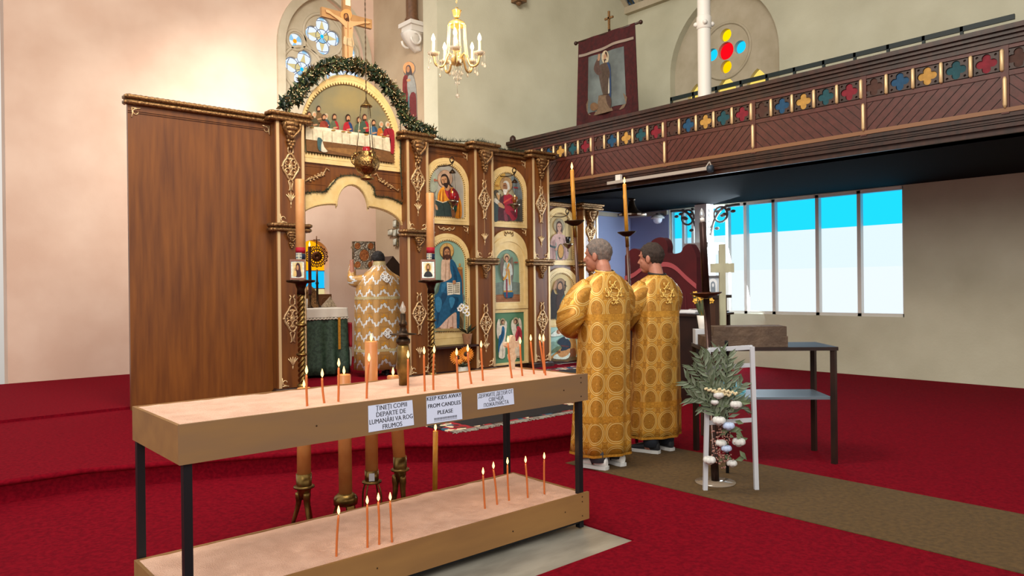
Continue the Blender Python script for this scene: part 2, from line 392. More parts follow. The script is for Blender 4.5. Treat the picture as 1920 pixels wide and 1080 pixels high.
# right hand aisle wall with gothic gallery window and lower windows
GW = gothic(6.63, 8.965, 4.5, 5.62, 7.05)
LW = [(4.6, .95), (9.02, .95), (9.02, 2.99), (4.6, 2.99)]
m = MB(); m.plate([[(-1, 0), (10.4, 0), (10.4, 7.3), (-1, 7.3)], GW, LW], flat_x(XW, 1), 0, .3)
struct(m.build('wall_right', WALL), 'pale aisle wall with a pointed gallery window')
w3 = thing('window_3', 'pointed gallery window with yellow, red and cyan glass', 'window', (XW, 7.8, 4.5)); w3['kind'] = 'structure'; del w3['category']
holes = [oval(7.797 + a, 5.90 + b, r, r) for a, b, r in ((0, 0, .165), (0, .30, .12), (0, -.30, .12), (.30, 0, .12), (-.30, 0, .12))]
for c in (7.15, 7.8, 8.45): holes.append(gothic(c - .24, c + .24, 4.55, 5.0, 5.42, 8))
m = MB(); m.plate([gothic(6.6, 9.0, 4.45, 5.62, 7.08), *holes], flat_x(XW + .26), 0, .1)
m.tube([(XW + .16, 7.797 + .52 * math.cos(a), 5.9 + .52 * math.sin(a)) for a in spread(0, 6.2832, 33)], .03, 6, caps=False)
m.build('tracery', STONE, w3)
for c, cols in ((None, None),):
    for (dy, dz, r, col) in ((0, .30, .135, '#ffd800'), (0, -.30, .135, '#ffc800'), (.30, 0, .135, '#18c8ff'), (-.30, 0, .135, '#18c8ff'), (0, 0, .18, '#f00a18')):
        g = MB(); g.plate([oval(7.797 + dy, 5.90 + dz, r, r)], flat_x(XW + .25), .01 if r == .18 else 0, None); g.build('stained_pane', emat('daylit ' + col, col, 1.1), w3)
    for c in (7.15, 7.8, 8.45):
        g = MB(); g.plate([gothic(c - .27, c + .27, 4.5, 5.0, 5.45, 8)], flat_x(XW + .25), 0, None, 0); g.plate([[(c - .1, 4.95), (c + .1, 4.95), (c + .1, 5.15), (c - .1, 5.15)]], flat_x(XW + .25), .01, None, 1)
        g.build('stained_pane', [emat('daylit straw yellow', '#f5d868', 1.0), emat('daylit yellow', '#ffd000', 1.1)], w3)
w4 = thing('window_4', 'wide aisle window under the gallery, cyan above pale glass', 'window', (XW, 6.8, .95)); w4['kind'] = 'structure'; del w4['category']
ys = [9.02, 8.72, 8.5, 8.12, 7.74, 7.36, 6.8, 6.0, 5.3, 4.6]
for i in range(len(ys) - 1):
    for z0, z1, col, st in ((.95, 1.75, '#e8f3fb', 1.0), (1.75, 2.42, '#a9e2fb' if i < 2 else '#dff1fb', 1.0), (2.42, 2.99, '#1cc4f8', 1.25)):
        g = MB(); g.box(XW + .14, XW + .15, ys[i + 1], ys[i], z0, z1); g.build('glass_pane', emat('daylit ' + col, col, st), w4)
m = MB()
for y in ys: m.box(XW + .04, XW + .16, y - .03, y + .03, .95, 2.99)
for z in (.97, 2.97): m.box(XW + .04, XW + .16, 4.6, 9.02, z - .03, z + .03)
m.build('window_frame', WHITE, w4)
# blue grey plaster under the gallery, at the east end
m = MB(); m.plate([[(9.8, .17), (XW, .17), (XW, 3.0), (9.8, 3.0)]], flat_y(YE - .012, 1), 0, .01); struct(m.build('wall_aisle_end', WALL_B), 'blue grey plaster under the gallery')
m = MB(); m.box(XW - .012, XW - .001, 9.03, YE - .015, 0, 3.0); struct(m.build('wall_aisle_side', WALL_B), 'blue grey plaster beside the aisle window')
m = MB(); m.box(9.8, XW - .02, YE - .06, YE - .013, 2.9, 2.98); m.box(XW - .07, XW - .012, 9.03, YE - .07, 2.9, 2.98); struct(m.build('trim_2', STONE), 'pale cornice under the gallery ceiling')
m = MB(); m.box(10.0, XW - .02, YE - .2, YE - .015, 1.0, 1.5); struct(m.build('trim_3', mat('grey dado', '#8c979c', .6)), 'grey panelled dado at the aisle end')

# sloping ceiling with a moulded edge
CEIL = mat('ceiling boards', '#a59d88', .7, color2='#948c78', scale=4)
m = MB(); m.add([(XW + .3, -1, 7.3), (XW + .3, 10.4, 7.3), (5.2, 10.4, 13.4), (5.2, -1, 13.4), (XW + .3, -1, 7.5), (XW + .3, 10.4, 7.5), (5.2, 10.4, 13.6), (5.2, -1, 13.6)],
                [(0, 1, 2, 3), (7, 6, 5, 4), (0, 4, 5, 1), (1, 5, 6, 2), (2, 6, 7, 3), (3, 7, 4, 0)])
struct(m.build('ceiling', CEIL), 'sloping boarded church ceiling')
sl = Vector((-6.9, 0, 6.1)).normalized()
m = MB()
for o in (0, .28): m.bar(Vector((XW, YE - .05 - o, 7.27)), Vector((XW, YE - .05 - o, 7.27)) + sl * 7, .1, .1, (0, 1, 0))
m.box(XW - .12, XW, -1, YE, 7.16, 7.3); m.bar((XW - .3, -1, 7.5), (XW - .3, YE, 7.5), .1, .1)
struct(m.build('trim_4', STONE), 'pale moulding along the ceiling edge')
m = MB()
for k in range(6):
    p = Vector((XW, YE - .19, 7.24)) + sl * (.28 + .5 * k)
    for s_ in (-1, 1): m.tube([p + Vector((0, .06 * math.cos(a), 0)) + sl * (s_ * .09 + .1 * math.sin(a)) for a in spread(0, 6.28, 10)], .02, 5)
struct(m.build('trim_5', mat('blue stencil', '#2c4a68', .6)), 'blue stencilled border on the ceiling edge')
# ------------------------------------------------------------------ the icon screen (front of its pilasters at Y = 8.8)
YF, YP = 8.80, 8.95
ico = thing('icon_screen', 'tall varnished wooden icon screen with gilded carving and arched openings', 'icon screen', (6.5, 8.95, .17))
CX = 4.97                                               # middle of the royal door
def rope(mb, x0, x1, y, z, r=.022, mi=0):               # beaded moulding
    n = max(4, int((x1 - x0) / .028)); mb.tube([(x, y, z) for x in spread(x0, x1, n)], [r * (1.12 if i % 2 else .86) for i in range(n)], 6, mi)
def rope_y(mb, x, y0, y1, z, r=.022, mi=0):
    n = max(4, int((y1 - y0) / .028)); mb.tube([(x, y, z) for y in spread(y0, y1, n)], [r * (1.12 if i % 2 else .86) for i in range(n)], 6, mi)
def cornice(mb, x0, x1, y, z, h=.1, back=YP):
    mb.box(x0 + .02, x1 - .02, y + .02, back, z - h, z)
    for zz in (z - .022, z - h + .022):
        yy = y if zz > z - h / 2 else y + .02; rope(mb, x0, x1, yy, zz, .026); rope_y(mb, x0, yy, back, zz, .026); rope_y(mb, x1, yy, back, zz, .026)
def corbel(mb, x, y, z, s=1.0):                         # acanthus bracket with hanging bud
    for k, (w, d, h) in enumerate(((.13, .11, .05), (.11, .10, .05), (.085, .08, .05), (.06, .06, .05))):
        mb.ball((x, y - d * .25 * s, z - (.03 + k * .05) * s), (w * s, d * .8 * s, h * s), 9, 6)
    for sx in (-1, 1):
        mb.tube([(x + sx * s * (.09 - .05 * q + .03 * math.sin(5 * q)), y - s * (.09 - .05 * q), z - s * (.02 + .2 * q)) for q in spread(0, 1, 7)], [s * .02] * 7, 5)
    for dx, dz in ((-.035, .24), (.035, .24), (0, .25), (-.02, .285), (.02, .285), (0, .32)): mb.ball((x + dx * s, y - .03 * s, z - dz * s), .028 * s, 7, 5)
def cartouche(mb, x, y, z, s=1.0):                      # pierced oval ornament, finial above, tail below; z is its middle
    pt = lambda u, v: (x + u * s, y - .008, z + v * s); rr = .011 * s
    mb.tube([pt(.095 * math.cos(a) * (1 + .12 * math.cos(4 * a)), .15 * math.sin(a) * (1 + .1 * math.cos(4 * a))) for a in spread(0, 6.283, 33)], rr * 1.3, 5, caps=False)
    for sx in (-1, 1):
        for cz in (-.06, .06):
            mb.tube([pt(sx * (.04 + .036 * math.cos(a)), cz + .042 * math.sin(a)) for a in spread(0, 6.283, 13)], rr, 5, caps=False)
        mb.tube([pt(sx * q[0], q[1]) for q in ((.0, .15), (.035, .19), (.03, .24), (.012, .27), (.035, .30))], rr, 5)
        mb.tube([pt(sx * q[0], q[1]) for q in ((.0, -.15), (.03, -.18), (.015, -.24), (.01, -.28), (.03, -.30))], rr, 5)
        mb.ball(pt(sx * .11, 0), .02 * s, 6, 4)
    mb.ball(pt(0, 0), (.035 * s, .014, .04 * s), 8, 5)
    for k in range(10): mb.ball(pt(.066 * math.cos(k * .628), .105 * math.sin(k * .628)), (.016 * s, .010, .02 * s), 6, 4)
    for q in (.1, -.1): mb.ball(pt(0, q), (.02 * s, .012, .022 * s), 6, 4)
def palmette(mb, x, y, z, s=1.0):
    for a in (-.9, -.45, 0, .45, .9):
        mb.tube([(x, y - .006, z - .08 * s), (x + .05 * s * math.sin(a), y - .008, z), (x + .1 * s * math.sin(a), y - .008, z + .07 * s * math.cos(a))], [.006 * s, .01 * s, .008 * s], 5)
    mb.ball((x, y - .006, z - .1 * s), (.012 * s, .01, .03 * s), 6, 4)
def corner(mb, x, y, z, sx, sz, s=1.0):                 # L-shaped scroll
    for a, b in (((0, 0), (.09, .0)), ((0, 0), (0, .11))): mb.tube([(x + sx * q[0] * s, y - .006, z + sz * q[1] * s) for q in (a, ((a[0] + b[0]) / 2 + .008, (a[1] + b[1]) / 2 + .008), b)], .008 * s, 5)
    mb.tube([(x + sx * (.04 + .028 * math.cos(a)) * s, y - .006, z + sz * (.045 + .03 * math.sin(a)) * s) for a in spread(0, 5, 10)], .007 * s, 5)

def pilaster(x, zb, zt, zm, full=True):                 # strip-to-strip from x to x+.33
    mb = MB(); mb.box(x - .03, x + .36, YF, YP + .04, zb + .07, zt - .1)
    p = mb.build('pilaster', WOOD, ico)
    b = MB(); b.box(x - .07, x + .40, YF - .03, YP - .04, zb, zb + .05); b.loft([[(x - .07, YF - .03, zb + .05), (x + .4, YF - .03, zb + .05), (x + .4, YP - .04, zb + .05), (x - .07, YP - .04, zb + .05)],
        [(x - .03, YF - .003, zb + .09), (x + .36, YF - .003, zb + .09), (x + .36, YP - .04, zb + .09), (x - .03, YP - .04, zb + .09)]]); b.build('plinth', WOOD_D, p)
    c = MB(); cornice(c, x - .11, x + .44, YF - .07, zt, .11, YP - .06); c.build('cornice', GILT, p)
    g = MB()
    for xx in (x, x + .33): g.box(xx - .018, xx + .018, YF - .012, YF, zb + .09, zt - .11)
    g.box(x + .163, x + .168, YF - .004, YF, zm + .2, zt - .3); g.build('gilded_strip', GILT_L, p)
    k = MB(); corbel(k, x + .165, YF, zt - .11); k.build('corbel', GILT, p)
    a = MB(); cornice(a, x - .085, x + .415, YF - .045, zm, .1, YP - .06); a.build('band_moulding', GILT, p)
    a = MB(); corbel(a, x + .165, YF, zm - .1, .62); a.build('corbel', GILT, p)
    hi = zt - zm
    for z, s in (((zm + zt) / 2 + .02, 1.0), ((zb + zm) / 2 - .12, 1.0)):
        o = MB(); cartouche(o, x + .165, YF, z, s); o.build('cartouche', GILT_O, p)
    for z in (zm + .33, zb + .42):
        o = MB(); palmette(o, x + .165, YF, z, .8); o.build('palmette', GILT_L, p)
    for sx, q in ((1, .02), (-1, .31)):
        for z in (zm + .01, zb + .11):
            o = MB(); corner(o, x + q, YF, z, sx, 1); o.build('corner_scroll', GILT_L, p)
ZB = .17
for x, zt, zm in ((3.86, 3.70, 2.317), (5.77, 3.70, 2.317), (6.99, 3.70, 1.935), (8.19, 3.70, 1.935)): pilaster(x, ZB, zt, zm)
pilaster(9.38, ZB, 2.93, 1.935)
def bay(x0, x1, zt, mids, ch=.1):
    mb = MB(); mb.box(x0, x1, YP, YP + .05, ZB, zt - .1)
    for z in (zt - .22, zt - .2): mb.box(x0, x1, YP - .012, YP, z, z + .008)
    p = mb.build('panel', WOOD, ico)
    c = MB(); cornice(c, x0 - .02, x1 + .02, YP - .06, zt - .03, ch, YP + .05); c.build('cornice', GILT, p)
    for sx, x in ((1, x0 + .04), (-1, x1 - .04)):
        for z in (zt - .16, *mids):
            o = MB(); corner(o, x, YP, z, sx, -1); o.build('corner_scroll', GILT_L, p)
    return p
b1 = bay(6.10, 6.99, 3.70, (2.42,)); bay(7.32, 8.19, 3.70, (2.43,)); bay(8.52, 9.38, 2.945, (1.84,), .068)
bay(2.2, 3.86, 3.70, ())
o = MB()
for sx in (-1, 1):
    o.tube([(6.54 + sx * u, YP - .008, 2.37 + v) for u, v in ((.0, -.01), (.06, .02), (.1, -.01), (.13, .0), (.15, .03))], .01, 5)
    o.tube([(6.54 + sx * (.05 + .02 * math.cos(a)), YP - .008, 2.365 + .02 * math.sin(a)) for a in spread(0, 6.28, 9)], .006, 5)
o.build('swag', GILT_L, b1)
m = MB(); m.box(6.14, 6.95, YP - .25, YP, .603, .632); m.build('shelf', WOOD_D, ico)
m = MB(); m.box(5.72, 9.75, YP - .02, YP + .04, ZB, ZB + .07); m.build('skirting', WOOD_D, ico)
m = MB(); m.box(8.17, 8.56, YP - .1, YP + .05, 3.5, 3.6); m.build('return_moulding', GILT, ico)

# royal door head: wood above, cream trefoil arch
def trefoil(c, w, zsp, r, ztop, zside, zend, n=12):     # outline from right foot over the lobes to left foot
    out = []
    for i in range(n + 1):
        q = i / n; out.append((c + r + (w - r) * math.cos(q * math.pi / 2), zend + (zside - zend) * math.sin(q * math.pi / 2)))
    for i in range(n + 1):
        a = math.pi * i / n; out.append((c + r * math.cos(a), zsp + (ztop - zsp) * math.sin(a)))
    for i in range(n, -1, -1):
        q = i / n; out.append((c - r - (w - r) * math.cos(q * math.pi / 2), zend + (zside - zend) * math.sin(q * math.pi / 2)))
    return out
inn = trefoil(4.957, .80, 2.565, .239, 2.885, 2.605, 2.32); outr = trefoil(4.957, .825, 2.76, .36, 3.02, 2.765, 2.62)
m = MB(); m.plate([[(4.15, 2.60), *outr[::-1], (5.78, 2.60), (5.78, 3.14), (4.15, 3.14)]], flat_y(YP), -.05, 0)
for z in (2.86, 2.98, 3.09): m.box(4.2, 4.58, YP - .006, YP, z, z + .006); m.box(5.34, 5.76, YP - .006, YP, z, z + .006)
dh = m.build('door_head', WOOD, ico)
m = MB(); m.plate([outr + inn[::-1]], flat_y(YP), 0, .03); tr = m.build('trefoil_frame', CREAM, dh)
m = MB(); pts_ = []
for (xa, za), (xb, zb) in zip(inn[:-1], inn[1:]):
    n_ = max(1, int(math.hypot(xb - xa, zb - za) / .014)); pts_ += [(xa + (xb - xa) * i / n_, za + (zb - za) * i / n_) for i in range(n_)]
m.tube([(x, YP - .034, z + .022) for x, z in pts_], [.018 if i % 2 else .010 for i in range(len(pts_))], 6)
m.build('beaded_edge', mat('cream beading', '#c9ad76', .45), dh)
for sx in (-1, 1):
    m = MB(); bx = CX + sx * .53; zz = 2.96
    m.tube([(bx + sx * u, YP - .01, zz + v) for u, v in ((-.19, .1), (-.15, .13), (-.12, .07), (0, 0), (.12, -.05), (.19, -.09), (.21, -.06))], .012, 5)
    for q in spread(-.11, .11, 15): m.ball((bx + sx * q, YP - .012, zz - q * .45 + .024 * math.sin(q * 140)), (.017, .014, .015), 7, 5)
    m.build('carved_spray', GILT_O, dh)

# ------------------------------------------------------------------ painted icons, each in its own cream frame
def teeth(mb, pts, closed, w, y, every=.03, mi=0, out=1):
    """Saw-tooth edging along an outline: small raised wedges that point outwards."""
    L = []; P = [Vector(p) for p in pts] + ([Vector(pts[0])] if closed else [])
    tot = sum((P[i + 1] - P[i]).length for i in range(len(P) - 1)); n = int(tot / every); step = tot / n; d = 0; k = 0; acc = 0
    for i in range(n):
        s_ = (i + .5) * step
        while acc + (P[k + 1] - P[k]).length < s_: acc += (P[k + 1] - P[k]).length; k += 1
        t = (P[k + 1] - P[k]).normalized(); c = P[k] + t * (s_ - acc); nn = Vector((t.y, -t.x)) * out
        q = [c - t * step * .36, c + t * step * .36, c + nn * w]
        if (q[1] - q[0]).cross(q[2] - q[0]) < 0: q = [q[1], q[0], q[2]]
        mb.plate([[(v.x, v.y) for v in q]], flat_y(y), 0, .002, mi)
def icon(name, label, outer, inner, shapes, place, depth=.025, tooth=TOOTH, tw=.026, extra=None, ev=.032):
    xs = [p[0] for p in outer]; zs = [p[1] for p in outer]
    t = thing(name, label, 'icon', ((min(xs) + max(xs)) / 2, YP, min(zs)), 'framed icons of the screen')
    m = MB(); m.plate([outer, inner], flat_y(YP), .002, depth)
    c = Vector((sum(xs) / len(xs), sum(zs) / len(zs)))
    mid = [((a[0] * .5 + b[0] * .5), (a[1] * .5 + b[1] * .5)) for a, b in zip(outer, inner)] if len(outer) == len(inner) else None
    if mid: m.tube([(x, YP - depth, z) for x, z in mid + [mid[0]]], .004, 5, caps=False)
    f = m.build('frame', CREAM, t)
    if tooth: m = MB(); teeth(m, inner, True, tw, YP - depth, ev); m.build('saw_tooth_edge', tooth, f)
    m = MB(); ms = [shapes[0][0] if not isinstance(shapes[0][0], str) else pm(shapes[0][0])]
    m.plate([inner], flat_y(YP), .002, .010); paint(m, ms, place, shapes[1:], .0105)
    m.build('painting', ms, t)
    return t
def bgm(a, b, sc=2.5): return mat('ground %s %s' % (a, b), a, .62, color2=b, spec=.25, scale=sc, contrast=(.3, .7))
YI = YP - .012
PA = crop_y(795, 290, 8, YI); PB = crop_y(920, 305, 8.64, YI); PC = crop_y(795, 435, 4.8, YI); PD = crop_y(920, 430, 6.35, YI)
PH = crop_y(920, 560, 7.2, YI); PF_ = crop_y(1010, 360, 6.75, YI); PG = crop_y(1010, 480, 4.909, YI); PE = crop_y(555, 140, 6.355, YI)
sk = '#b98a62'
icon('painted_icon', 'arched icon of a bearded figure in orange mantle with green book', arch(6.133, 6.957, 2.44, 3.05, 3.43), arch(6.235, 6.868, 2.55, 2.99, 3.325), [
 (bgm('#b3ada0', '#93928a'),), ('#9aa08c', [(62, 320), (150, 250), (200, 400), (190, 640), (150, 900), (60, 900)]), ('#8a5f3c', oval(308, 365, 110, 135)), ('#bd9c80', oval(308, 365, 105, 129)),
 ('#6d6b60', [(75, 515), (95, 550), (150, 560), (180, 520), (175, 560), (160, 600), (175, 700), (155, 915), (140, 915), (138, 620), (118, 590), (90, 570)]),
 ('#2e2018', [(245, 345), (265, 300), (310, 290), (345, 320), (368, 370), (385, 440), (425, 480), (385, 475), (350, 450), (270, 455), (245, 400)]),
 (sk, [(310, 485), (355, 455), (395, 490), (385, 525), (340, 548), (318, 520)]), (sk, [(250, 350), (275, 328), (315, 328), (335, 360), (335, 420), (310, 470), (280, 450), (255, 400)]),
 ('#7d5438', [(262, 375), (285, 370), (284, 382), (263, 386)]), ('#7d5438', [(300, 362), (326, 362), (325, 374), (300, 375)]), ('#8f6240', [(287, 380), (296, 380), (300, 422), (284, 422)]),
 ('#2e1d15', [(275, 440), (305, 425), (345, 430), (350, 470), (330, 508), (300, 480)]),
 ('#8c1a2a', [(300, 530), (345, 548), (400, 500), (420, 560), (390, 670), (330, 640)]), ('#b0303a', [(310, 545), (340, 560), (360, 640), (335, 625)]),
 ('#d88a1e', [(190, 680), (200, 590), (240, 510), (290, 485), (305, 560), (340, 640), (385, 690), (370, 705), (270, 722), (170, 676)]),
 ('#a85f14', [(215, 690), (225, 590), (245, 530), (240, 600), (235, 690)]), ('#a85f14', [(262, 700), (265, 590), (275, 520), (285, 600), (290, 700)]), ('#f0b040', [(238, 690), (245, 600), (262, 530), (258, 610), (255, 690)]),
 ('#c87c1c', [(400, 490), (470, 540), (510, 620), (545, 720), (555, 850), (540, 950), (455, 945), (470, 850), (440, 700), (390, 660)]), ('#8a5212', [(505, 690), (530, 760), (530, 940), (512, 940), (515, 800)]),
 ('#7a1626', [(410, 510), (470, 535), (515, 640), (490, 760), (470, 820), (455, 700), (420, 620)]), ('#24493c', [(400, 790), (470, 760), (480, 810), (465, 860), (420, 840)]),
 ('#8a5a34', [(400, 800), (440, 830), (450, 930), (405, 930)]), ('#d6a53c', [(385, 690), (440, 670), (450, 720), (430, 800), (400, 800), (385, 750)]),
 ('#2c3a34', [(160, 675), (265, 718), (370, 688), (400, 922), (160, 918), (170, 780)], 0), ('#1d2823', [(262, 718), (270, 718), (305, 920), (292, 920)], 0), ('#d8ccae', [(160, 675), (265, 715), (370, 684), (372, 694), (266, 726), (160, 685)], 0),
 (sk, [(148, 750), (182, 770), (192, 830), (163, 822)]), ('#a4553a', [(135, 370), (158, 366), (160, 400), (138, 402)]), ('#a4553a', [(166, 380), (185, 380), (186, 402), (168, 402)])], PA)
icon('painted_icon', 'arched icon of a white-bearded elder in red mantle with scroll', arch(7.353, 8.157, 2.445, 3.07, 3.42), arch(7.45, 8.06, 2.55, 3.0, 3.315), [
 (bgm('#a49a78', '#858476'),), ('#c29a4c', [(40, 330), (130, 210), (230, 180), (200, 400), (120, 440), (40, 480)]), ('#6f7a7c', [(330, 220), (430, 280), (500, 480), (500, 640), (420, 560), (350, 430)]),
 ('#4d4c46', [(420, 640), (515, 620), (515, 950), (400, 950)]), ('#5a3f26', oval(243, 355, 103, 125)), ('#aa895e', oval(243, 355, 98, 119)),
 ('#c8c4b8', [(195, 330), (215, 300), (250, 295), (285, 330), (300, 400), (295, 435), (268, 442), (255, 380), (230, 330)]),
 ('#a97c58', [(240, 490), (265, 455), (287, 512), (250, 535)]), ('#8d6446', [(195, 345), (230, 325), (255, 360), (262, 420), (240, 450), (205, 440), (192, 400)]),
 ('#5f3f2c', [(196, 368), (222, 362), (240, 372), (220, 380), (198, 382)]), ('#d2cdbf', [(195, 430), (240, 435), (265, 430), (255, 480), (222, 527), (195, 480)]),
 ('#4a4234', [(38, 480), (70, 438), (110, 458), (122, 490), (152, 510), (162, 560), (140, 650), (110, 645), (80, 545)]), ('#b08a5a', [(80, 500), (118, 488), (140, 530), (122, 612), (92, 562)]), ('#c0b49a', [(100, 490), (140, 500), (120, 530)]),
 ('#3d4a4a', [(38, 640), (110, 690), (130, 780), (110, 935), (40, 935)]), ('#4a2428', [(150, 570), (210, 525), (215, 640), (190, 700), (240, 760), (330, 940), (150, 938), (110, 932), (118, 720), (190, 740), (140, 640)]),
 ('#7a3a44', [(200, 780), (230, 790), (270, 930), (215, 935)]), ('#9a1f30', [(205, 530), (250, 530), (290, 510), (350, 550), (400, 600), (420, 760), (410, 900), (340, 942), (290, 860), (230, 810), (210, 700), (195, 640)]),
 ('#c2493a', [(195, 640), (250, 600), (330, 560), (335, 575), (260, 625), (200, 660)]), ('#6a1220', [(240, 690), (330, 660), (400, 740), (330, 710)]), ('#6a1220', [(300, 780), (380, 800), (400, 900), (340, 840)]),
 ('#c9c2b0', [(38, 590), (70, 580), (132, 642), (110, 682), (40, 632)]), ('#b58a62', [(105, 660), (150, 650), (190, 690), (210, 742), (170, 735), (120, 710)]), ('#a8742c', [(66, 362), (95, 358), (118, 372), (116, 388), (70, 386)]), ('#a8323a', [(360, 398), (420, 400), (422, 418), (360, 414)])], PB)
icon('painted_icon', 'largest icon: bearded figure seated in blue mantle holding an open book', arch(6.133, 6.957, .635, 1.93, 2.302), arch(6.235, 6.872, .84, 1.88, 2.195), [
 (bgm('#8cab98', '#7fa08e'),), ('#8a5a32', [(292, 330), (335, 315), (345, 380), (350, 540), (335, 545), (328, 400)]), ('#b08848', oval(318, 295, 10, 14)), ('#b08848', oval(325, 325, 20, 12)), ('#6c6a64', oval(348, 590, 14, 30)),
 ('#8f7a54', [(300, 640), (345, 640), (352, 862), (300, 862)]), ('#5c4a30', [(318, 760), (340, 790), (345, 862), (318, 862)]), ('#5f7464', [(90, 560), (130, 460), (145, 440), (140, 560), (95, 640)]),
 ('#7d5a28', oval(200, 170, 64, 72)), ('#c49c58', oval(200, 170, 60, 68)), ('#9a7638', [(198, 104), (203, 104), (203, 130), (198, 130)], 0), ('#9a7638', [(238, 168), (258, 168), (258, 172), (238, 172)], 0), ('#9a7638', [(142, 168), (162, 168), (162, 172), (142, 172)], 0),
 ('#4a2a1c', [(165, 160), (180, 135), (215, 132), (232, 165), (235, 210), (247, 242), (225, 252), (175, 252), (163, 230)]), ('#b07a52', [(185, 235), (218, 235), (228, 262), (205, 274), (180, 262)]),
 ('#b07a52', [(178, 170), (200, 150), (222, 170), (222, 205), (210, 235), (190, 235), (178, 205)]), ('#5a3624', [(182, 178), (194, 176), (194, 182), (183, 184)]), ('#5a3624', [(206, 176), (219, 178), (218, 184), (206, 182)]), ('#8a5a3a', [(198, 182), (203, 182), (206, 206), (196, 206)]),
 ('#4c2b1c', [(180, 210), (200, 203), (222, 210), (216, 245), (200, 258), (187, 245)]), ('#cfae93', [(150, 265), (185, 252), (232, 258), (246, 330), (246, 402), (180, 446), (148, 440)]), ('#a88468', [(185, 280), (192, 280), (188, 430), (182, 435)]), ('#a88468', [(215, 290), (222, 290), (222, 420), (215, 420)]),
 ('#d3b09a', [(125, 868), (180, 800), (240, 745), (282, 728), (288, 862), (200, 872)]), ('#ab8470', [(205, 800), (212, 795), (205, 866), (196, 866)]), ('#ab8470', [(245, 760), (252, 755), (255, 862), (246, 862)]),
 ('#1d5576', [(230, 245), (270, 275), (300, 350), (330, 430), (335, 560), (342, 640), (305, 705), (230, 742), (150, 832), (105, 868), (85, 800), (80, 600), (120, 540), (140, 460), (180, 445), (240, 410), (225, 330)]),
 ('#1d5576', [(288, 650), (310, 700), (308, 858), (286, 858)]), ('#123e5c', [(150, 560), (200, 575), (140, 700), (115, 840), (105, 760)]), ('#123e5c', [(215, 590), (300, 590), (280, 690), (225, 730), (240, 650)]), ('#123e5c', [(250, 300), (275, 350), (290, 430), (270, 440), (255, 370)]),
 ('#35789c', [(92, 600), (130, 585), (152, 640), (130, 720), (100, 700)]), ('#35789c', [(215, 600), (250, 585), (268, 620), (235, 690)]), ('#2b6a8c', [(150, 470), (190, 455), (175, 520), (145, 545)]),
 ('#a06c46', oval(125, 868, 18, 9)), ('#a06c46', oval(238, 862, 18, 9)), ('#d9d2bd', [(194, 454), (252, 460), (313, 450), (313, 563), (254, 560), (200, 570)], 0), ('#8c8470', [(251, 460), (256, 460), (258, 562), (253, 562)], 0)]
 + [('#7a725c', [(204, y), (244, y - 2), (244, y + 5), (204, y + 7)], 0) for y in (468, 486, 504, 522, 540)] + [('#7a725c', [(262, y), (304, y - 2), (304, y + 5), (262, y + 7)], 0) for y in (464, 482, 500, 518, 536)]
 + [('#b07a52', [(245, 440), (268, 436), (272, 460), (250, 472)]), ('#a98f5c', [(85, 870), (345, 866), (345, 890), (85, 890)], 0)], PC)
YT = CREAM
t = icon('painted_icon', 'icon of a winged figure in white robe with gold sash, inside a tall cream arch', arch(7.353, 8.157, 1.13, 2.02, 2.40), arch(7.468, 7.985, 1.25, 1.83, 2.09), [
 (bgm('#83a28c', '#74907e'),), ('#6d7a70', [(50, 640), (350, 640), (355, 800), (50, 800)]), ('#8f5c38', [(55, 780), (200, 770), (352, 775), (352, 865), (58, 872)], 0), ('#a06c44', [(60, 800), (350, 796), (350, 803), (60, 808)], 0), ('#70452a', [(60, 836), (350, 832), (350, 836), (60, 840)], 0),
 ('#6d6156', [(128, 325), (150, 380), (152, 480), (142, 610), (115, 540), (106, 430)]), ('#6d6156', [(247, 320), (264, 420), (264, 540), (240, 645), (225, 500), (225, 390)]), ('#877a6a', [(250, 340), (258, 430), (252, 540), (240, 480), (238, 400)]),
 ('#6d5636', oval(184, 335, 39, 49)), ('#b8a078', oval(184, 335, 36, 45)), ('#5e3a24', oval(184, 343, 23, 32)), ('#c09070', oval(183, 350, 14, 21)), ('#c09070', [(176, 366), (194, 366), (200, 392), (186, 400), (172, 390)]),
 ('#bcc2ba', [(150, 410), (180, 398), (215, 400), (240, 430), (252, 500), (250, 545), (232, 560), (242, 740), (150, 742), (152, 600), (140, 560), (135, 540)]), ('#8f9a94', [(165, 600), (172, 600), (168, 735), (160, 735)]), ('#8f9a94', [(215, 560), (222, 560), (228, 735), (220, 735)]),
 ('#164a68', [(150, 745), (252, 745), (254, 806), (215, 818), (160, 808)]), ('#b8862a', [(147, 728), (250, 728), (250, 748), (147, 748)], 0), ('#7e2a3a', [(172, 590), (190, 590), (192, 810), (174, 815)], 0),
 ('#c08a2c', [(203, 400), (216, 425), (192, 480), (187, 560), (150, 607), (138, 592), (172, 540), (178, 470)]), ('#c08a2c', [(195, 483), (214, 488), (225, 645), (209, 650)]), ('#b08264', [(165, 470), (190, 475), (195, 495), (170, 500)]), ('#8a9a86', [(165, 410), (178, 400), (186, 440), (178, 470), (166, 450)]),
 ('#2a2420', oval(175, 818, 13, 6)), ('#2a2420', oval(230, 812, 13, 6)), ('#9c8458', [(68, 388), (98, 388), (98, 405), (68, 405)]), ('#9c5a48', [(270, 386), (310, 386), (310, 402), (270, 402)])], PD, tooth=mat('ivory saw tooth', '#e3d3a4', .5), tw=.024, ev=.03)
o = MB(); o.plate([arch(7.36, 8.15, 1.14, 1.98, 2.29), arch(7.42, 8.09, 1.2, 1.93, 2.22)], flat_y(YP), .025, .036)
for sx in (-1, 1):
    o.tube([(7.757 + sx * u, YP - .03, 2.345 + v) for u, v in ((0, .0), (.03, .03), (.05, -.01), (.085, .03), (.09, -.03), (.06, -.035))], .008, 5, 1)
o.build('raised_moulding', [CREAM, mat('brown monogram', '#6b4d28', .5)], t)
